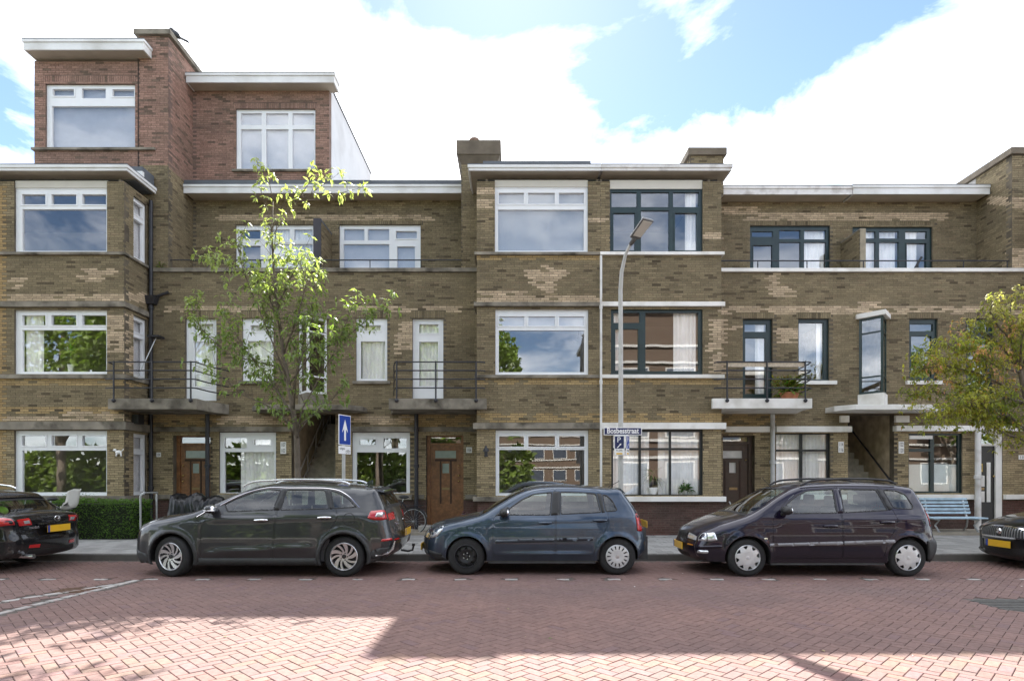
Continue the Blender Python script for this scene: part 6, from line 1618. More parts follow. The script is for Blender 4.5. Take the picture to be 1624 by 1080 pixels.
def along(path, t):
    L = [0]
    for a, b in zip(path, path[1:]): L.append(L[-1]+(b-a).length)
    s = t*L[-1]
    for i in range(len(path)-1):
        if s <= L[i+1] or i == len(path)-2:
            return path[i].lerp(path[i+1], (s-L[i])/max(1e-6, L[i+1]-L[i])), (path[i+1]-path[i]).normalized()
random.seed(21)
T1_ = thing('street_tree', 'slim young street tree with long yellow-green leaves standing before the stair', 'tree', (pxX(474, 12.5), 12.5, PV))
TY = 12.5
trunk = branch_path([(475, 835), (474, 790), (472, 740), (471, 700), (468, 670)], TY, 0)
lead = branch_path([(468, 670), (458, 610), (448, 550), (440, 490), (434, 430), (431, 370), (433, 320)], TY, .1)
tb = MB(); tb.tube(trunk+lead[1:], [.070, .062, .058, .060, .050, .042, .038, .030, .024, .018, .012], 10)
tb.build('trunk', BARK, T1_, smooth=True)
main = [([(468, 672), (452, 640), (425, 600), (395, 560), (368, 520), (352, 490)], .5), ([(470, 690), (482, 650), (505, 600), (528, 560), (545, 520), (560, 490)], -.5),
        ([(462, 630), (480, 560), (492, 500), (500, 455), (505, 435)], .9), ([(455, 600), (430, 540), (405, 480), (388, 430), (375, 380)], -.8),
        ([(470, 695), (450, 660), (420, 640), (385, 625), (350, 600), (325, 585)], -1.0), ([(470, 690), (495, 655), (525, 635), (550, 612)], .8),
        ([(450, 560), (470, 500), (485, 450), (478, 415)], -.6), ([(445, 520), (425, 470), (400, 440), (372, 420), (330, 412)], .4), ([(458, 610), (495, 560), (540, 540), (590, 500), (612, 495)], -.3),
        ([(433, 320), (428, 290), (420, 270), (408, 262)], .1), ([(434, 400), (442, 350), (470, 320), (500, 300), (540, 272)], .2), ([(470, 320), (505, 315), (545, 304), (578, 297)], .25),
        ([(470, 320), (490, 290), (503, 270)], .2), ([(431, 370), (420, 330), (412, 300), (415, 285)], -.1), ([(445, 330), (462, 310), (470, 305)], 0),
        ([(458, 612), (440, 580), (400, 575), (360, 560), (320, 520), (300, 480)], 1.2), ([(465, 660), (440, 620), (415, 600), (400, 590)], 1.2), ([(466, 650), (470, 600), (480, 560), (500, 530)], -1.3),
        ([(470, 700), (478, 675), (490, 660), (505, 652)], -.4), ([(468, 690), (455, 670), (440, 655)], -.3), ([(440, 490), (455, 450), (470, 425), (482, 405)], .3)]
br = MB(); lv = MB(); sp_n = 0
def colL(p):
    y = min(1, max(0, (p.z-4.6)/2.4)); c = lerp((.185, .250, .075), (.34, .38, .16), y); j = random.uniform(.75, 1.25)  # upper leaves paler: younger growth, plus sunlit brightness put into the colour
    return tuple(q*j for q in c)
for bi, (px, dy) in enumerate(main):
    path = branch_path(px, TY, dy); n = len(path); L = sum((b-a).length for a, b in zip(path, path[1:]))
    high = path[-1].z > 6.4
    path = [p + Vector((random.uniform(-.03, .03), random.uniform(-.05, .05), random.uniform(-.03, .03)))*(i > 0) for i, p in enumerate(path)]
    r0 = .020 if not high else .010
    br.tube(path, [r0*(1-.8*i/(n-1)) for i in range(n)], 6)
    k = max(3, int(L*(5.5 if high else (11 if path[-1].z < 4.6 else 17))))
    for q in range(k):
        t = (.38 if high else .22)+(.78 if not high else .62)*(q+random.random()*.8)/k; t = min(1, t)
        p, d = along(path, t)
        tl_ = random.uniform(.08, .22) if high else random.uniform(.15, .55)
        d2 = (d*.5+Vector((random.gauss(0, .6), random.gauss(0, .6), random.gauss(.25, .4)))).normalized()
        e = p+d2*tl_
        br.tube([p, p.lerp(e, .5)+Vector((0, 0, .02)), e], [.005, .004, .003], 4, cap=False)
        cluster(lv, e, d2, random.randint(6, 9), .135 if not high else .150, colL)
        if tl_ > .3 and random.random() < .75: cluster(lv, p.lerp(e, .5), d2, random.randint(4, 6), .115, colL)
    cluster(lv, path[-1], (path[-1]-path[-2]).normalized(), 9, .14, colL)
for q in range(85):                        # short shoots along the leader fill the middle of the crown
    p, d = along(lead, .18+.72*random.random()**.8)
    d2 = Vector((random.gauss(0, .8), random.gauss(0, .8), random.gauss(.45, .4))).normalized(); e = p+d2*random.uniform(.25, .95)*(1.0 if p.z < 5.2 else .55)
    br.tube([p, p.lerp(e, .5)+Vector((0, 0, .03)), e], [.007, .005, .003], 4, cap=False)
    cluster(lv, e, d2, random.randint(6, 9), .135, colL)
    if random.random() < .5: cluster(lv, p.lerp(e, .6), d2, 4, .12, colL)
br.build('branches', BARK, T1_, smooth=True, kind='stuff')
lv.build('crown', LEAF, T1_, kind='stuff')

T2_ = thing('street_tree', 'bushy street tree with small olive and orange-tinted leaves reaching in at the right edge', 'tree', (11.35, 12.6, PV))
Y2 = 12.6
tr = branch_path([(1664, 838), (1662, 780), (1655, 720), (1642, 690), (1630, 640), (1618, 590), (1605, 540)], Y2, 0)
MB().tube(tr, [.10, .09, .085, .075, .06, .045, .03], 10).build('trunk', BARK, T2_, smooth=True)
br = MB(); lv = MB()
pinks = [(1520, 520), (1575, 595), (1590, 560), (1480, 585), (1600, 520), (1610, 590), (1555, 560), (1500, 610)]
def colR(p):
    px, py = 812+p.x*F_PX/p.y, HOR-(p.z-EYE)*F_PX/p.y
    j = random.uniform(.7, 1.3)
    n = noise.noise(Vector((p.x*2.2, p.y*2.2, p.z*2.2)))
    c = lerp((.175, .210, .036), (.37, .35, .06), min(1, max(0, .5+n*1.4)))
    if random.random() < .05: c = (.36, .20, .05)
    for (a, b) in pinks:
        if math.hypot(px-a, py-b) < 15 and random.random() < .35: c = (.60, .32, .20)
    if py < 510 and random.random() < .6: c = (.42, .38, .16)
    return tuple(q*j for q in c)
m2 = [([(1642, 690), (1610, 675), (1570, 660), (1530, 655), (1490, 650)], .3), ([(1650, 705), (1600, 690), (1560, 668), (1545, 655)], -.4), ([(1630, 640), (1590, 610), (1545, 590), (1500, 580), (1462, 585)], -.6), ([(1630, 640), (1580, 640), (1530, 630), (1480, 620), (1440, 628)], .8),
      ([(1618, 590), (1590, 550), (1560, 525), (1525, 515)], .5), ([(1605, 540), (1600, 505), (1605, 475), (1612, 462)], 0), ([(1618, 590), (1640, 540), (1650, 490)], .3), ([(1618, 590), (1580, 580), (1540, 555), (1500, 545)], -.9), ([(1605, 540), (1585, 520), (1570, 495), (1575, 480)], -.5),
      ([(1630, 640), (1600, 640), (1560, 625), (1510, 605), (1470, 560)], 1.1), ([(1642, 680), (1690, 640), (1740, 600)], .3), ([(1630, 640), (1680, 590), (1730, 540)], -.4), ([(1630, 640), (1595, 630), (1560, 640), (1520, 640)], -1.0), ([(1618, 590), (1620, 540), (1632, 500)], -.6), ([(1642, 690), (1600, 660), (1550, 645), (1505, 660), (1470, 665)], -.8)]
for px, dy in m2:
    path = branch_path(px, Y2, dy); n = len(path); L = sum((b-a).length for a, b in zip(path, path[1:]))
    br.tube(path, [.03*(1-.8*i/(n-1)) for i in range(n)], 6)
    for q in range(int(L*52)):
        p, d = along(path, min(1, .2+.85*random.random()))
        d2 = Vector((random.gauss(0, 1), random.gauss(0, 1), random.gauss(.2, .7))).normalized(); e = p+d2*random.uniform(.08, .42)
        br.tube([p, e], [.004, .002], 4, cap=False)
        cluster(lv, e, d2, random.randint(7, 10), .095, colR); 
        if random.random() < .6: cluster(lv, p.lerp(e, .55), d2, 5, .075, colR)
br.build('branches', BARK, T2_, smooth=True, kind='stuff'); lv.build('crown', LEAF, T2_, kind='stuff')

HG = thing('hedge', 'low clipped green hedge in front of the left bay', 'hedge', (-11.2, 14.6, PV))
hx0, hx1, hy0, hy1, hz1 = -13.6, -8.98, 14.15, 14.95, 1.02
MB().box(hx0+.06, hy0+.06, PV, hx1-.06, hy1-.06, hz1-.07).build('twigs', M('hedge inside', (.015, .022, .008), rough=.95, var=.4, vs=14, bump=.6, bs=30), HG)
lv = MB(); random.seed(5)
for k in range(9000):
    f = random.random(); n_ = fbm(k*.01, f*3, 2)*.03
    if f < .55: p = Vector((random.uniform(hx0, hx1), hy0+random.uniform(-.02, .07), random.uniform(PV+.02, hz1))); nn = Vector((0, -1, .3))
    elif f < .85: p = Vector((random.uniform(hx0, hx1), random.uniform(hy0, hy1), hz1+random.uniform(-.07, .03))); nn = Vector((0, 0, 1))
    else: p = Vector((hx1+random.uniform(-.07, .02), random.uniform(hy0, hy1), random.uniform(PV+.02, hz1))); nn = Vector((1, 0, .3))
    w = noise.noise(p*2.3)*.05; p += nn*w
    d = (nn+Vector((random.gauss(0, .7), random.gauss(0, .7), random.gauss(0, .7)))).normalized()
    j = random.uniform(.6, 1.4); c = (.095*j, .175*j, .034*j); l = random.uniform(.03, .06)
    leaf(lv, p, d, Vector((random.gauss(0, 1), random.gauss(0, 1), .6)), l, l*.6, c, .1)
for k in range(260):                        # straggling shoots on the left end
    p = Vector((random.uniform(-11.0, -10.2), random.uniform(14.3, 14.8), hz1+random.uniform(0, .20)*abs(math.sin(k)))); cluster(lv, p, Vector((0, 0, 1)), 3, .05, lambda q: (.09, .17, .03))
lv.build('leaves', LEAF, HG, kind='stuff')

def pot_plant(name, label, x, y, z, potmat, pr, ph, fol, cat='potted plant'):
    t = thing(name, label, cat, (x, y, z))
    MB().lathe([(0, 0), (pr*.72, 0), (pr, ph*.85), (pr*1.08, ph*.86), (pr*1.08, ph), (pr*.9, ph), (pr*.85, ph*.85), (0, ph*.85)], (x, y, z), 'z', 18).build('pot', potmat, t, smooth='auto')
    lv = MB(); fol(lv, Vector((x, y, z+ph*.9))); lv.build('foliage', LEAF, t, kind='stuff'); return t
def yucca(lv, b):
    lv.tube([b, b+Vector((.01, 0, .28))], .02, 6, col=(.12, .09, .05))
    for k in range(46):
        a = random.uniform(0, 2*PI); e = random.uniform(-.5, 1.3); d = Vector((math.cos(a)*math.cos(e), math.sin(a)*math.cos(e)*.6, math.sin(e)))
        leaf(lv, b+Vector((0, 0, random.uniform(.22, .36))), d, Vector((0, 0, 1)), random.uniform(.28, .45), .035, (.11*random.uniform(.7, 1.3), .13, .04), .3)
def fern(lv, b, n=90, L=.20, r=.10, col=(.05, .13, .03)):
    for k in range(n):
        a = random.uniform(0, 2*PI); e = random.uniform(-.1, 1.4); d = Vector((math.cos(a)*math.cos(e), math.sin(a)*math.cos(e), math.sin(e)))
        leaf(lv, b+d*random.uniform(0, r), d, Vector((random.gauss(0, .5), random.gauss(0, .5), 1)), L*random.uniform(.6, 1.2), L*.3, tuple(q*random.uniform(.6, 1.4) for q in col), .4)
POTW = M('white glazed pot', (.80, .80, .78), rough=.2, var=.03)
wy = YB+.21
pot_plant('potted_plant', 'spiky dracaena in a round white pot behind the lace curtained window', pxX(1035, wy), YB+.19, pyZ(785, wy), POTW, .13, .20, yucca)
pot_plant('potted_plant', 'bushy green fern in a small white pot behind the lace curtained window', pxX(1086, wy), YB+.19, pyZ(785, wy), POTW, .09, .13, lambda l, b: fern(l, b, 150, .16, .14))
pot_plant('potted_plant', 'sprawling plant in a terracotta bowl on the white balcony', pxX(1252, 15.6), 15.6, 3.575, TERRA, .23, .21, lambda l, b: (fern(l, b, 230, .24, .34, (.13, .16, .03)), [fern(l, b+Vector((random.uniform(-.4, .3), random.uniform(-.1, .2), random.uniform(.1, .35))), 22, .14, .1, (.2, .17, .04)) for _ in range(10)]))
pot_plant('flower_pot', 'small pot of purple flowers beside the oak door step', pxX(737, 15.7), 15.75, PV+.19, PLAST, .11, .16, lambda l, b: (fern(l, b, 60, .12, .1), fern(l, b+Vector((0, 0, .06)), 80, .05, .17, (.22, .10, .35))), 'flower pot')
pot_plant('window_plant', 'pale cut plant in a white vase on the sill of the left middle window', pxX(112, YB+.2), YB+.2, pyZ(592, YB+.2), POTW, .07, .22, lambda l, b: (l.tube([b, b+Vector((0, 0, .5))], .008, 5, col=(.3, .35, .2)), fern(l, b+Vector((0, 0, .42)), 40, .16, .06, (.25, .33, .12))))
t = thing('weed_tuft', 'tuft of weeds growing on the coping near the left drainpipe', 'weeds', (pxX(256, YW), YW+.0, 7.29))
lv = MB(); fern(lv, Vector((pxX(256, YW), YW+.05, 7.30)), 90, .13, .12, (.12, .17, .04)); lv.build('leaves', LEAF, t, kind='stuff')
for k, (wx, wy_, wc) in enumerate(((845, 775, (.55, .16, .03)), (905, 770, (.6, .22, .04)))):
    pass
t = thing('window_ornament', 'round orange pumpkin ornament on the sill of the centre ground window', 'ornament', (pxX(893, YB+.25), YB+.25, pyZ(782, YB+.25)))
mb = MB(); x_, z_ = pxX(893, YB+.25), pyZ(782, YB+.25)
for k in range(8): a = 2*PI*k/8; mb.ball((x_+.07*math.cos(a), YB+.25+.07*math.sin(a), z_+.11), .085, .085, .11, 10, 8)
mb.build('body', M('orange glaze', (.55, .17, .035), rough=.35), t, smooth=True); MB().tube([(x_, YB+.25, z_+.2), (x_+.02, YB+.25, z_+.28)], .015, 6).build('stalk', M('dry stalk', (.2, .15, .06)), t)
t = thing('window_lamp', 'dark pendant lamp hanging inside the centre middle window', 'lamp', (pxX(918, YB+.5), YB+.5, pyZ(535, YB+.5)))
MB().lathe([(0, .13), (.04, .12), (.16, .0), (.15, .0), (.03, .1), (0, .1)], (pxX(918, YB+.5), YB+.5, pyZ(540, YB+.5)), 'z', 18).build('shade', BLACKP, t, smooth='auto'); MB().tube([(pxX(918, YB+.5), YB+.5, pyZ(535, YB+.5)), (pxX(918, YB+.5), YB+.5, 6.3)], .006, 5).build('cable', BLACKP, t)
# ---------------------------------------------------------------- street furniture and other things
LY = 12.0
lx = pxX(984.5, LY)
GREYP = M('lamp post paint', (.46, .46, .44), rough=.5, var=.08, dirt=(.34, .33, .30), ds=3)
L_ = thing('street_lamp', 'tall pale grey street lamp with a curved arm and flat head', 'street lamp', (lx, LY, PV))
zz = lambda y: pyZ(y, LY)
MB().tube([(lx, LY, PV), (lx, LY, 1.25)], .062, 14).build('base', GREYP, L_, smooth='auto')
p = [(lx, LY, 1.25), (lx, LY, 2.5), (lx, LY, zz(540)), (pxX(984, LY), LY, zz(460)), (pxX(985.5, LY), LY-.03, zz(432)), (pxX(990, LY), LY-.12, zz(408)), (pxX(997, LY), LY-.25, zz(393)), (pxX(1003, LY), LY-.36, zz(384))]
MB().tube([(a[0], a[1], a[2]) for a in p], [.050, .049, .045, .042, .038, .033, .030, .028], 12).build('pole', GREYP, L_, smooth='auto')
hd = thing_pts = None
hc = Vector((pxX(1013, LY-.6), LY-.66, pyZ(371, LY-.6))); ax = Vector((.40, -.80, .45)).normalized(); sx_ = ax.cross(Vector((0, 0, 1))).normalized(); up_ = sx_.cross(ax)
def hbox(mb, a0, a1, w0, w1, h0, h1):
    c = [hc+ax*a+sx_*w+up_*h for (a, w, h) in ((a0, -w0, h0), (a1, -w1, h0), (a1, w1, h0), (a0, w0, h0), (a0, -w0*.9, h1), (a1, -w1*.9, h1), (a1, w1*.9, h1), (a0, w0*.9, h1))]
    mb.hexa(c)
mb = MB(); hbox(mb, -.16, .30, .115, .130, 0, .05); h_ = mb.build('lamp_head', M('lamp head paint', (.13, .13, .13), rough=.5), L_, bevel=.012)
mb = MB(); hbox(mb, -.09, .27, .095, .108, -.010, -.001); mb.build('lens', M('led lens', (.62, .60, .55), rough=.3, var=.05), h_)
mb = MB(); mb.tube([Vector(p[-1]), hc-ax*.28, hc-ax*.15+up_*.02], [.03, .04, .05], 10); mb.build('neck', MATS['lamp head paint'], h_, smooth='auto')

BLUE = M('sign blue', (.012, .050, .30), rough=.35, var=.05); SBLUE = M('street sign blue', (.008, .014, .085), rough=.4, var=.06); SWHITE = M('sign white', (.82, .82, .82), rough=.4, var=.03)
S_ = thing('street_sign', 'blue street name sign with white letters clamped to the lamp post', 'street sign', (pxX(987.5, LY-.1), LY-.09, zz(683.5)))
x0, x1, z0, z1 = pxX(957.5, LY-.1), pxX(1018, LY-.1), pyZ(690, LY-.1), pyZ(677.5, LY-.1)
pl = MB().box(x0, LY-.100, z0, x1, LY-.088, z1).build('sign_plate', SWHITE, S_, bevel=.003)
MB().box(x0+.015, LY-.1025, z0+.015, x1-.015, LY-.1005, z1-.015).build('blue_field', SBLUE, pl)
text_mesh('lettering', 'Bosbesstraat', .150, ((x0+x1)/2, LY-.104, (z0+z1)/2+.006), (R(90), 0, 0), SWHITE, pl, .0012, xs=.82, bold=.022)
MB().box(lx-.075, LY-.087, z0+.04, lx+.075, LY+.06, z0+.08).build('clamp', STEEL, S_)
P_ = thing('parking_sign', 'pair of small angled blue parking signs on the lamp post under the street name', 'parking sign', (lx, LY-.08, zz(722)))
for k, (ang, cxp) in enumerate(((R(-24), 982.5), (R(62), 994.5))):
    q = MB().box(-.105, -.004, -.20, .105, .004, .20).build('sign_plate', SWHITE, P_, bevel=.002, off=(0, 0, 0))
    q.location = (pxX(cxp, LY-.08)-lx-(0 if k else .01), -.05, .20); q.rotation_euler = (0, 0, ang)
    w = MB().box(-.09, -.0065, -.07, .09, -.0045, .175).build('blue_field', SBLUE if k == 0 else BLUE, q, off=(0, 0, 0))
    t_ = text_mesh('lettering', 'P', .15, (0, 0, 0), (R(90), 0, 0), SWHITE, None, .001); t_.parent = q; t_.location = (-.01, -.0075, .10)
    mb = MB(); mb.prism([(-.05, -.05), (-.035, -.06), (.02, .0), (.03, -.01), (.04, .03), (0, .02), (.01, .01)], -.009, -.0068, 'y'); mb.build('arrow', SWHITE, q, off=(0, 0, 0))
    t_ = text_mesh('lettering', '9-24h', .055, (0, 0, 0), (R(90), 0, 0), BLACKP, None, .001); t_.parent = q; t_.location = (0, -.0055, -.11)
    MB().box(-.06, -.006, -.185, .06, -.0045, -.155).build('yellow_sticker', PLATEY, q, off=(0, 0, 0))

OY = 12.2; ox = pxX(545, OY)
O_ = thing('one_way_sign', 'blue one way sign with a white arrow above a small white plate on grey pole', 'traffic sign', (ox, OY, PV))
MB().tube([(ox, OY, PV), (ox, OY, pyZ(668, OY))], .035, 12).build('pole', GREYP, O_, smooth='auto')
rz = R(70)
def oplate(zc, w, h, nm, m_, d=.012, yo=-.055):
    q = MB().box(-w/2, -d/2, -h/2, w/2, d/2, h/2).build(nm, m_, O_, bevel=.003, off=(0, 0, 0))
    q.location = (math.sin(rz)*-.0+.055*math.sin(rz)+(-.02), -.055*math.cos(rz)-.02, zc-PV); q.rotation_euler = (0, 0, rz); return q
z0, z1 = pyZ(706, OY), pyZ(658.5, OY)
q = oplate((z0+z1)/2, .40, z1-z0, 'sign_plate', SWHITE); f_ = MB().box(-.185, -.0085, -(z1-z0)/2+.015, .185, -.0065, (z1-z0)/2-.015).build('blue_field', BLUE, q, off=(0, 0, 0))
MB().prism([(-.030, -.215), (.030, -.215), (.030, .02), (.10, -.05), (0, .215), (-.10, -.05), (-.030, .02)], -.0105, -.0087, 'y').build('arrow', SWHITE, q, off=(0, 0, 0))
z2, z3 = pyZ(720, OY), pyZ(707.3, OY)
q2 = oplate((z2+z3)/2, .40, z3-z2, 'under_plate', SWHITE)
t_ = text_mesh('lettering', 'uitgez.', .07, (0, 0, 0), (R(90), 0, 0), BLACKP, None, .001); t_.parent = q2; t_.location = (-.08, -.007, .03)
for cx_ in (.06, .14):
    MB().lathe([(.026, -.0085), (.032, -.0085), (.032, -.0065), (.026, -.0065)], (cx_, 0, -.035), 'y', 14, closed=True).build('bicycle_wheel_mark', BLACKP, q2, off=(0, 0, 0))
MB().tube([(.06, -.0075, -.035), (.085, -.0075, .0), (.125, -.0075, .0), (.14, -.0075, -.035)], .004, 5).build('bicycle_frame_mark', BLACKP, q2, off=(0, 0, 0))

# blue bench
BX, BY = 10.62, 15.55
Bn = thing('bench', 'light blue slatted bench with grey iron legs under the green framed window', 'bench', (11.35, BY, PV))
BLUEP = M('light blue bench paint', (.42, .56, .66), rough=.5, var=.10, vs=8, dirt=(.30, .40, .46), ds=5)
bx0, bx1 = pxX(1468, BY), pxX(1549, BY)
for k in range(5):
    z = 1.02-.088*k; y = BY+.26-.03*k
    MB().box(bx0, y-.015, z-.030, bx1-.06, y+.015, z+.030).build('back_slat', BLUEP, Bn, bevel=.006)
for k in range(5):
    y = BY-.28+.10*k; MB().box(bx0-.02, y-.040, .53, bx1+.05, y+.040, .565).build('seat_slat', BLUEP, Bn, bevel=.006)
for x in (bx0+.16, bx1-.16):
    MB().tube([(x, BY-.30, PV+.07), (x, BY-.26, .20), (x, BY-.12, .36), (x, BY-.28, .50), (x, BY+.10, .52), (x, BY+.17, .62), (x, BY+.29, 1.05)], .024, 8).build('leg', STEEL, Bn, smooth='auto')
    MB().tube([(x, BY+.10, .52), (x, BY+.14, .3), (x, BY+.25, PV+.07)], .022, 8).build('leg', STEEL, Bn, smooth='auto')

# bicycle behind the crossover
def bicycle(name, label, x, y, z, flip=1):
    t = thing(name, label, 'bicycle', (x, y, z)); TW = M('bicycle tyre', (.03, .03, .03), rough=.8); FR = M('black bicycle frame', (.02, .02, .024), rough=.35, coat=.5)
    wr = .335; X = lambda u: x+flip*u
    hubs = (0, 1.08)
    for u in hubs:
        c = (X(u), y, z+wr); w = MB(); w.lathe([(wr-.02, -.016), (wr, -.014), (wr+.006, 0), (wr, .014), (wr-.02, .016)], c, 'y', 36, closed=True); wo = w.build('wheel', TW, t, smooth='auto')
        r = MB(); r.lathe([(wr-.035, -.012), (wr-.02, -.012), (wr-.02, .012), (wr-.035, .012)], c, 'y', 36, closed=True); r.build('rim', STEEL, wo, smooth='auto')
        s = MB()
        for k in range(18): a = 2*PI*k/18; s.tube([(c[0]+.02*math.cos(a+.6), y+(.02 if k % 2 else -.02), c[2]+.02*math.sin(a+.6)), (c[0]+(wr-.03)*math.cos(a), y, c[2]+(wr-.03)*math.sin(a))], .0022, 4, cap=False)
        s.tube([(c[0], y-.05, c[2]), (c[0], y+.05, c[2])], .02, 8); s.build('spokes', STEEL, wo)
        g = MB(); g.tube([(c[0]+(wr+.03)*math.cos(a), y, c[2]+(wr+.03)*math.sin(a)) for a in np.linspace(.3, 2.9, 14)], .012, 6); g.build('mudguard', FR, t, smooth='auto')
    h = z+wr; pts = {'rear': (X(0), y, h), 'bb': (X(.45), y, h-.05), 'seat': (X(.28), y, h+.50), 'head': (X(.88), y, h+.45), 'headb': (X(.93), y, h+.28), 'front': (X(1.08), y, h)}
    f = MB()
    for a, b in (('rear', 'bb'), ('rear', 'seat'), ('bb', 'seat'), ('bb', 'headb'), ('seat', 'head'), ('head', 'headb'), ('headb', 'front')): f.tube([pts[a], pts[b]], .017, 7)
    f.build('frame', FR, t, smooth='auto')
    MB().ball((X(.24), y, h+.62), .13, .08, .04).build('saddle', PLAST, t, smooth=True); MB().tube([pts['seat'], (X(.25), y, h+.6)], .013, 6).build('seat_post', STEEL, t)
    MB().tube([pts['head'], (X(.85), y, h+.62), (X(.80), y-.05, h+.66), (X(.66), y-.27, h+.63)], .012, 6).build('handlebar', STEEL, t, smooth='auto'); MB().tube([(X(.80), y+.05, h+.66), (X(.66), y+.27, h+.63)], .012, 6).build('handlebar', STEEL, t, smooth='auto')
    MB().lathe([(.075, -.01), (.09, -.01), (.09, .01), (.075, .01)], pts['bb'], 'y', 20, closed=True).build('chainring', STEEL, t); MB().tube([pts['bb'], (X(.52), y-.06, h-.2)], .010, 6).build('crank', STEEL, t)
    rk = MB(); rk.box(min(X(-.28), X(.20)), y-.06, h+.40, max(X(-.28), X(.20)), y+.06, h+.415); rk.tube([(X(-.2), y-.05, h+.4), pts['rear']], .006, 5); rk.build('luggage_rack', FR, t)
    return t
bicycle('bicycle', 'black city bicycle against the wall behind the graphite crossover', pxX(655, 15.3), 15.35, PV+.01, -1)
# covered moped behind the crossover bonnet
cvx, cvy = pxX(314, 14.3), 14.3
t = thing('covered_moped', 'moped under a shiny black plastic cover in front of the left oak door', 'moped', (cvx, cvy, PV))
mb = MB(); nu, nv = 40, 14; random.seed(3)
for j in range(nv+1):
    v = j/nv; a = v*PI
    for i in range(nu+1):
        u = i/nu; hh = .98+.06*math.sin(u*5.0+.5)+.06*(u > .45)+.04*math.sin(u*17); prof = min(1, math.sin(a)**.35)
        wy2 = (.30+.04*math.sin(u*11))*(1-.45*max(0, 0)); z = PV+.02+hh*prof*(1 if 0 < u < 1 else .96)
        f_ = .030*fbm(u*9, v*7, 1)+.02*math.sin(u*60+6*math.sin(v*9))*(prof < .98)
        mb.v.append((cvx-.60+1.2*u+.05*math.sin(v*9+u*4), cvy-wy2*math.cos(a)*(1+f_*2), z+f_))
for j in range(nv):
    for i in range(nu): q = j*(nu+1)+i; mb.f.append((q, q+1, q+nu+2, q+nu+1))
for e in (0, nu): mb.f.append(tuple(j*(nu+1)+e for j in (range(nv+1) if e == 0 else range(nv, -1, -1))))
mb.build('cover', M('black plastic sheet', (.008, .008, .009), rough=.30, var=.3, vs=8, bump=.4, bs=14, coat=.15, spec=.3), t, smooth='auto')
for u in (-.42, .42): MB().lathe([(.12, -.04), (.2, -.05), (.22, 0), (.2, .05), (.12, .04)], (cvx+u, cvy, PV+.225), 'y', 24, closed=True).build('wheel', RUBBER, t, smooth='auto')
# steel hoop, white shell chair
hxp = pxX(223, 14.0)
t = tag(MB().tube([(hxp, 14.0, PV), (hxp, 14.0, 1.15), (hxp+.03, 14.0, 1.20), (hxp+.06, 14.02, 1.22), (hxp+.06, 14.55, 1.22), (hxp+.03, 14.6, 1.20), (hxp+.02, 14.6, 1.15), (hxp+.02, 14.6, PV)], .022, 10).build('steel_hoop', STEEL, smooth='auto'), 'thin steel tube hoop standing at the end of the hedge', 'bicycle hoop')
t = bicycle('bicycle', 'bicycle with a pale grey child seat behind the black hatchback, beside the hedge', pxX(99, 13.9), 13.9, PV+.01, -1)
cxx, cyy, czz = pxX(116, 13.9), 13.9, .84
mb = MB(); nu = 14
prof = [(-.20, .03), (-.17, .0), (-.10, .0), (0, .02), (.06, .07), (.10, .16), (.12, .28), (.14, .40), (.16, .47)]
for i, (a, b) in enumerate(prof):
    for k in range(nu+1):
        s_ = -1+2*k/nu; wv = .17*(1-.25*(i/len(prof))**3)*(.8 if i in (0, len(prof)-1) else 1)
        lift = (.16*abs(s_)**2.4) if 1 < i < 8 else .05*abs(s_)**2
        nx, nz_ = (0 if i < 4 else -1), (1 if i < 4 else .2)
        mb.v.append((cxx+a+nx*lift, cyy+s_*wv, czz+b+nz_*lift))
for i in range(len(prof)-1):
    for k in range(nu): q = i*(nu+1)+k; mb.f.append((q, q+1, q+nu+2, q+nu+1))
so = mb.build('child_seat', M('pale moulded plastic', (.60, .58, .54), rough=.4, var=.05), t, smooth=True); sm = so.modifiers.new('solid', 'SOLIDIFY'); sm.thickness = .014
# crow on the left chimney
bxx, byy, bz = pxX(276, 16.6), 16.7, 13.765
t = thing('crow', 'black crow perched on top of the tall red chimney', 'bird', (bxx, byy, bz))
mb = MB(); rot = Matrix.Rotation(R(42), 3, 'Y')
mb.ball((bxx, byy, bz+.16), .17, .075, .08, 14, 10, rot); mb.ball((bxx-.13, byy, bz+.30), .06, .05, .05, 12, 8)
mb.tube([(bxx-.09, byy, bz+.25), (bxx-.13, byy, bz+.30)], [.06, .05], 8); mb.tube([(bxx-.17, byy, bz+.30), (bxx-.25, byy, bz+.285)], [.022, .004], 6)
mb.hexa([(bxx+.08, byy-.05, bz+.06), (bxx+.36, byy-.06, bz-.06), (bxx+.36, byy+.06, bz-.06), (bxx+.08, byy+.05, bz+.06), (bxx+.08, byy-.04, bz+.10), (bxx+.36, byy-.05, bz-.045), (bxx+.36, byy+.05, bz-.045), (bxx+.08, byy+.04, bz+.10)])
mb.build('body', M('crow black', (.012, .012, .014), rough=.5), t, smooth='auto')
for s_ in (-.03, .03): MB().tube([(bxx, byy+s_, bz+.10), (bxx-.01, byy+s_, bz+.0)], .008, 5).build('leg', BLACKP, t)

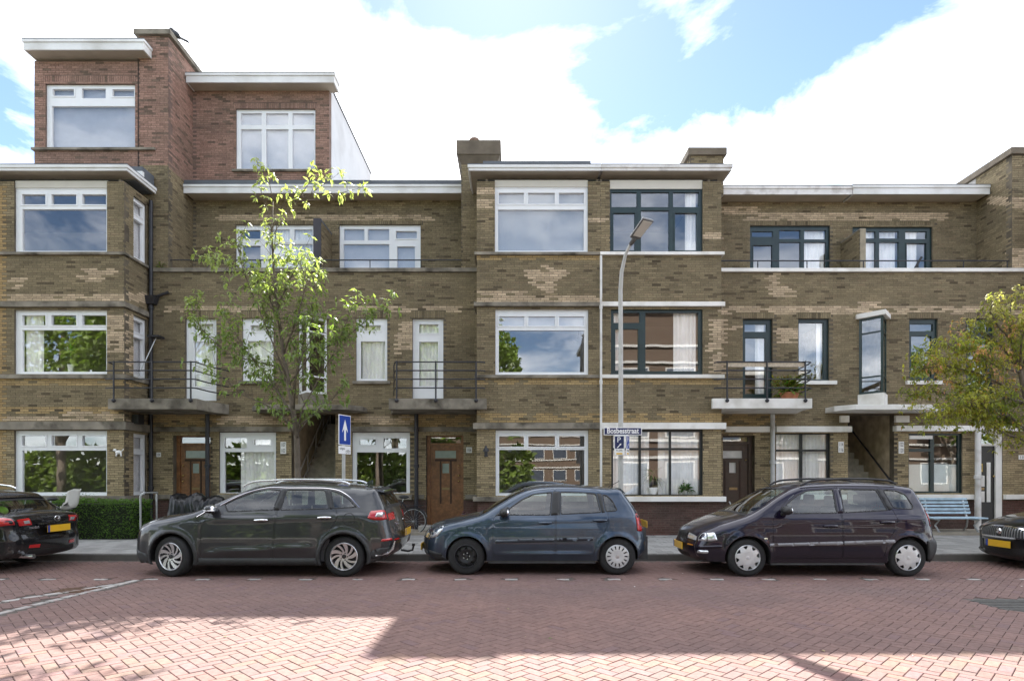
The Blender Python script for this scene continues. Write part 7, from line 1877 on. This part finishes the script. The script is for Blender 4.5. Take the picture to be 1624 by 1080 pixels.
# ---------------------------------------------------------------- the other side of the street (stands in the window reflections)
MB().box(-60, -11.5, -.1, 60, -7.5, PV).build('pavement', M('far pavement', (.30, .29, .27), rough=.9, var=.15, vs=2), kind='structure')
MB().box(-60, -60, -.1, 3.0, -11.5, PV+.03).build('grass', M('park grass', (.06, .10, .025), rough=.95, var=.35, vs=1.5, bump=.5, bs=30), kind='structure')
random.seed(11)
lv = MB()
for k in range(5200):
    u = random.random(); th = random.uniform(0, 2*PI); ph = math.acos(random.uniform(-.75, 1)); r = (.55+.45*u**.4)
    lob = 1+.22*math.sin(3*th+1)*math.sin(2*ph)+.15*noise.noise(Vector((math.cos(th)*2, math.sin(th)*2, ph*2)))
    p = Vector((4.3*r*lob*math.sin(ph)*math.cos(th), 3.9*r*lob*math.sin(ph)*math.sin(th), 9.6+5.6*r*lob*math.cos(ph)))
    if noise.noise(p*.55) < -.22: continue
    j = random.uniform(.6, 1.4); d = Vector((random.gauss(0, 1), random.gauss(0, 1), random.gauss(0, 1)))
    leaf(lv, p, d, Vector((random.gauss(0, 1), random.gauss(0, 1), 1)), random.uniform(.35, .65), random.uniform(.25, .45), (.15*j, .22*j, .032*j), .2)
tm = MB(); tm.tube([(0, 0, 0), (.05, 0, 2), (0, .1, 5), (.1, 0, 9), (.2, .1, 13)], [.34, .27, .24, .17, .05], 10)
for k in range(7):
    a = 2*PI*k/7; tm.tube([(0, .05, 3.6+.6*k), (1.5*math.cos(a), 1.5*math.sin(a), 6+.7*k), (2.9*math.cos(a), 2.9*math.sin(a), 8+.7*k)], [.10, .07, .03], 6)
spots = [(-33, -13, 1.05, 'first'), (-25, -10.8, 1.12, 'second'), (-17, -12.2, 1.18, 'third'), (-9.6, -10.6, 1.0, 'fourth'), (-3.0, -14.5, .95, 'fifth'), (-21, -22, 1.2, 's'), (-11, -24, 1.25, 's'), (33, -12, .8, 's')]
cro = tro = None
for k, (x, y, sc, nm) in enumerate(spots):
    t = thing('park_tree', 'tall broad green tree across the street, mirrored in the left windows', 'tree', (x, y, PV), 'trees across the street seen in window reflections')
    t.scale = (sc, sc, sc); t.rotation_euler = (0, 0, k*1.3)
    if cro is None:
        cro = lv.build('crown', LEAF, t, kind='stuff', off=(0, 0, 0)); tro = tm.build('trunk', BARK, t, smooth=True, off=(0, 0, 0))
    else:
        for o in (cro, tro):
            c = o.copy(); COL.objects.link(c); c.parent = t
FB = brick_sheet_mat('far brick', (.105, .068, .045), (.085, .056, .038), (.11, .095, .08), 4.0)
for m_ in (FB,):
    n_ = [n for n in m_.node_tree.nodes if n.type == 'MAPPING'][0]; n_.inputs['Rotation'].default_value = (R(90), 0, 0)
def far_house(label, x0, x1, y1, y0, h, roof=None, side=False):
    t = thing('opposite_house', label, 'house', ((x0+x1)/2, y1, PV), 'houses across the street')
    MB().box(x0, y0, PV, x1, y1, h).build('wall', FB, t)
    for z in (2.9, 4.0, 6.1, 7.2, 9.25, 10.35):
        if z < h-1: MB().box(x0-.15, y0-.15, z, x1+.15, y1+.15, z+.16).build('band', M('far band paint', (.40, .39, .37), rough=.8), t)
    MB().box(x0-.4, y0-.4, h, x1+.4, y1+.4, h+.3).build('cornice', MATS['far band paint'], t)
    n = int((x1-x0)/3.2)
    for fl in range(int((h-1)/3.15)):
        for k in range(n):
            wx = x0+.9+k*(x1-x0-1)/n; z = 1.1+fl*3.15
            w = MB().box(wx, y1+.003, z, wx+2.0, y1+.05, z+1.6).build('window', MATS['far band paint'], t)
            MB().box(wx+.1, y1+.051, z+.1, wx+1.9, y1+.056, z+1.5).build('pane', M('far window glass', (.05, .06, .08), rough=.05, spec=.8), w)
        if side:
            for k in range(3):
                wy3 = y1-1.5-k*3.6; z = 1.1+fl*3.15
                w = MB().box(x0-.05, wy3-2, z, x0-.003, wy3, z+1.6).build('window', MATS['far band paint'], t)
                MB().box(x0-.056, wy3-1.9, z+.1, x0-.051, wy3-.1, z+1.5).build('pane', MATS['far window glass'], w)
    if roof: MB().prism([(y0-.5, h+.3), (y1+.5, h+.3), ((y0+y1)/2, h+3.6)], x0-.3, x1+.3, 'x').build('roof', M('orange roof tiles', (.42, .13, .05), rough=.8, var=.2, vs=5), t)
lv = MB(); random.seed(17)
for k in range(7000):
    x = random.uniform(-48, 1.5); w = random.random(); h = 3.6+1.5*noise.noise(Vector((x*.25, 3, 1)))+.6*noise.noise(Vector((x*1.1, 1, 4)))
    z = PV+h*(1-w**2); p = Vector((x, -16.5+1.6*math.sqrt(1-(z/h-.0)**2 if z < h else 0)+random.uniform(-.3, .3), z)); j = random.uniform(.6, 1.4)
    leaf(lv, p, Vector((random.gauss(0, 1), random.gauss(0, 1), random.gauss(0, 1))), Vector((random.gauss(0, 1), random.gauss(0, 1), 1)), random.uniform(.4, .7), random.uniform(.3, .5), (.14*j, .20*j, .030*j), .2)
tag(lv.build('shrubbery', LEAF, kind='stuff'), 'dense green shrubbery across the street under the tall trees')
MB().box(-48, -19, PV, 1.5, -16.6, 2.6).build('shrub_bank', M('shrub inside', (.02, .03, .01), rough=.95, var=.4, bump=.6, bs=6), kind='structure')
far_house('brown brick corner house with white bands across the street, mirrored in the centre windows', 6.3, 13.5, -9.5, -24, 12.8, side=True)
far_house('lower brown brick house with white bands across the street, mirrored in the right windows', 13.6, 20.5, -10, -22, 8.9)
far_house('brick house with an orange tiled roof across the street, mirrored in the right windows', 23, 34, -12, -22, 5.6, roof=True)
far_house('distant brick terrace with white windows, mirrored in the centre ground window', -14, 15, -52, -60, 9.0)

# scraps, grit and fallen leaves along the kerb and on the road
random.seed(33); mb = MB()
for k in range(260):
    kerbside = k < 190
    x = random.uniform(-10, 10); y = YK-.03-abs(random.gauss(0, .22)) if kerbside else random.uniform(5.2, 11.2)
    s_ = random.uniform(.008, .026); a = random.uniform(0, PI); c = random.choice([(.30, .25, .12), (.16, .13, .07), (.10, .12, .04), (.12, .10, .08), (.22, .16, .08)] + ([] if kerbside else [(.55, .53, .5)]))
    ca, sa = math.cos(a)*s_, math.sin(a)*s_; z = .006
    mb.quad((x-ca, y-sa, z), (x+sa*.6, y-ca*.6, z+.004), (x+ca, y+sa, z+.002), (x-sa*.6, y+ca*.6, z+.006), c)
tag(mb.build('fallen_leaves', M('litter', attr=True, rough=.9), kind='stuff'), 'scattered leaves and grit along the kerb and on the road')
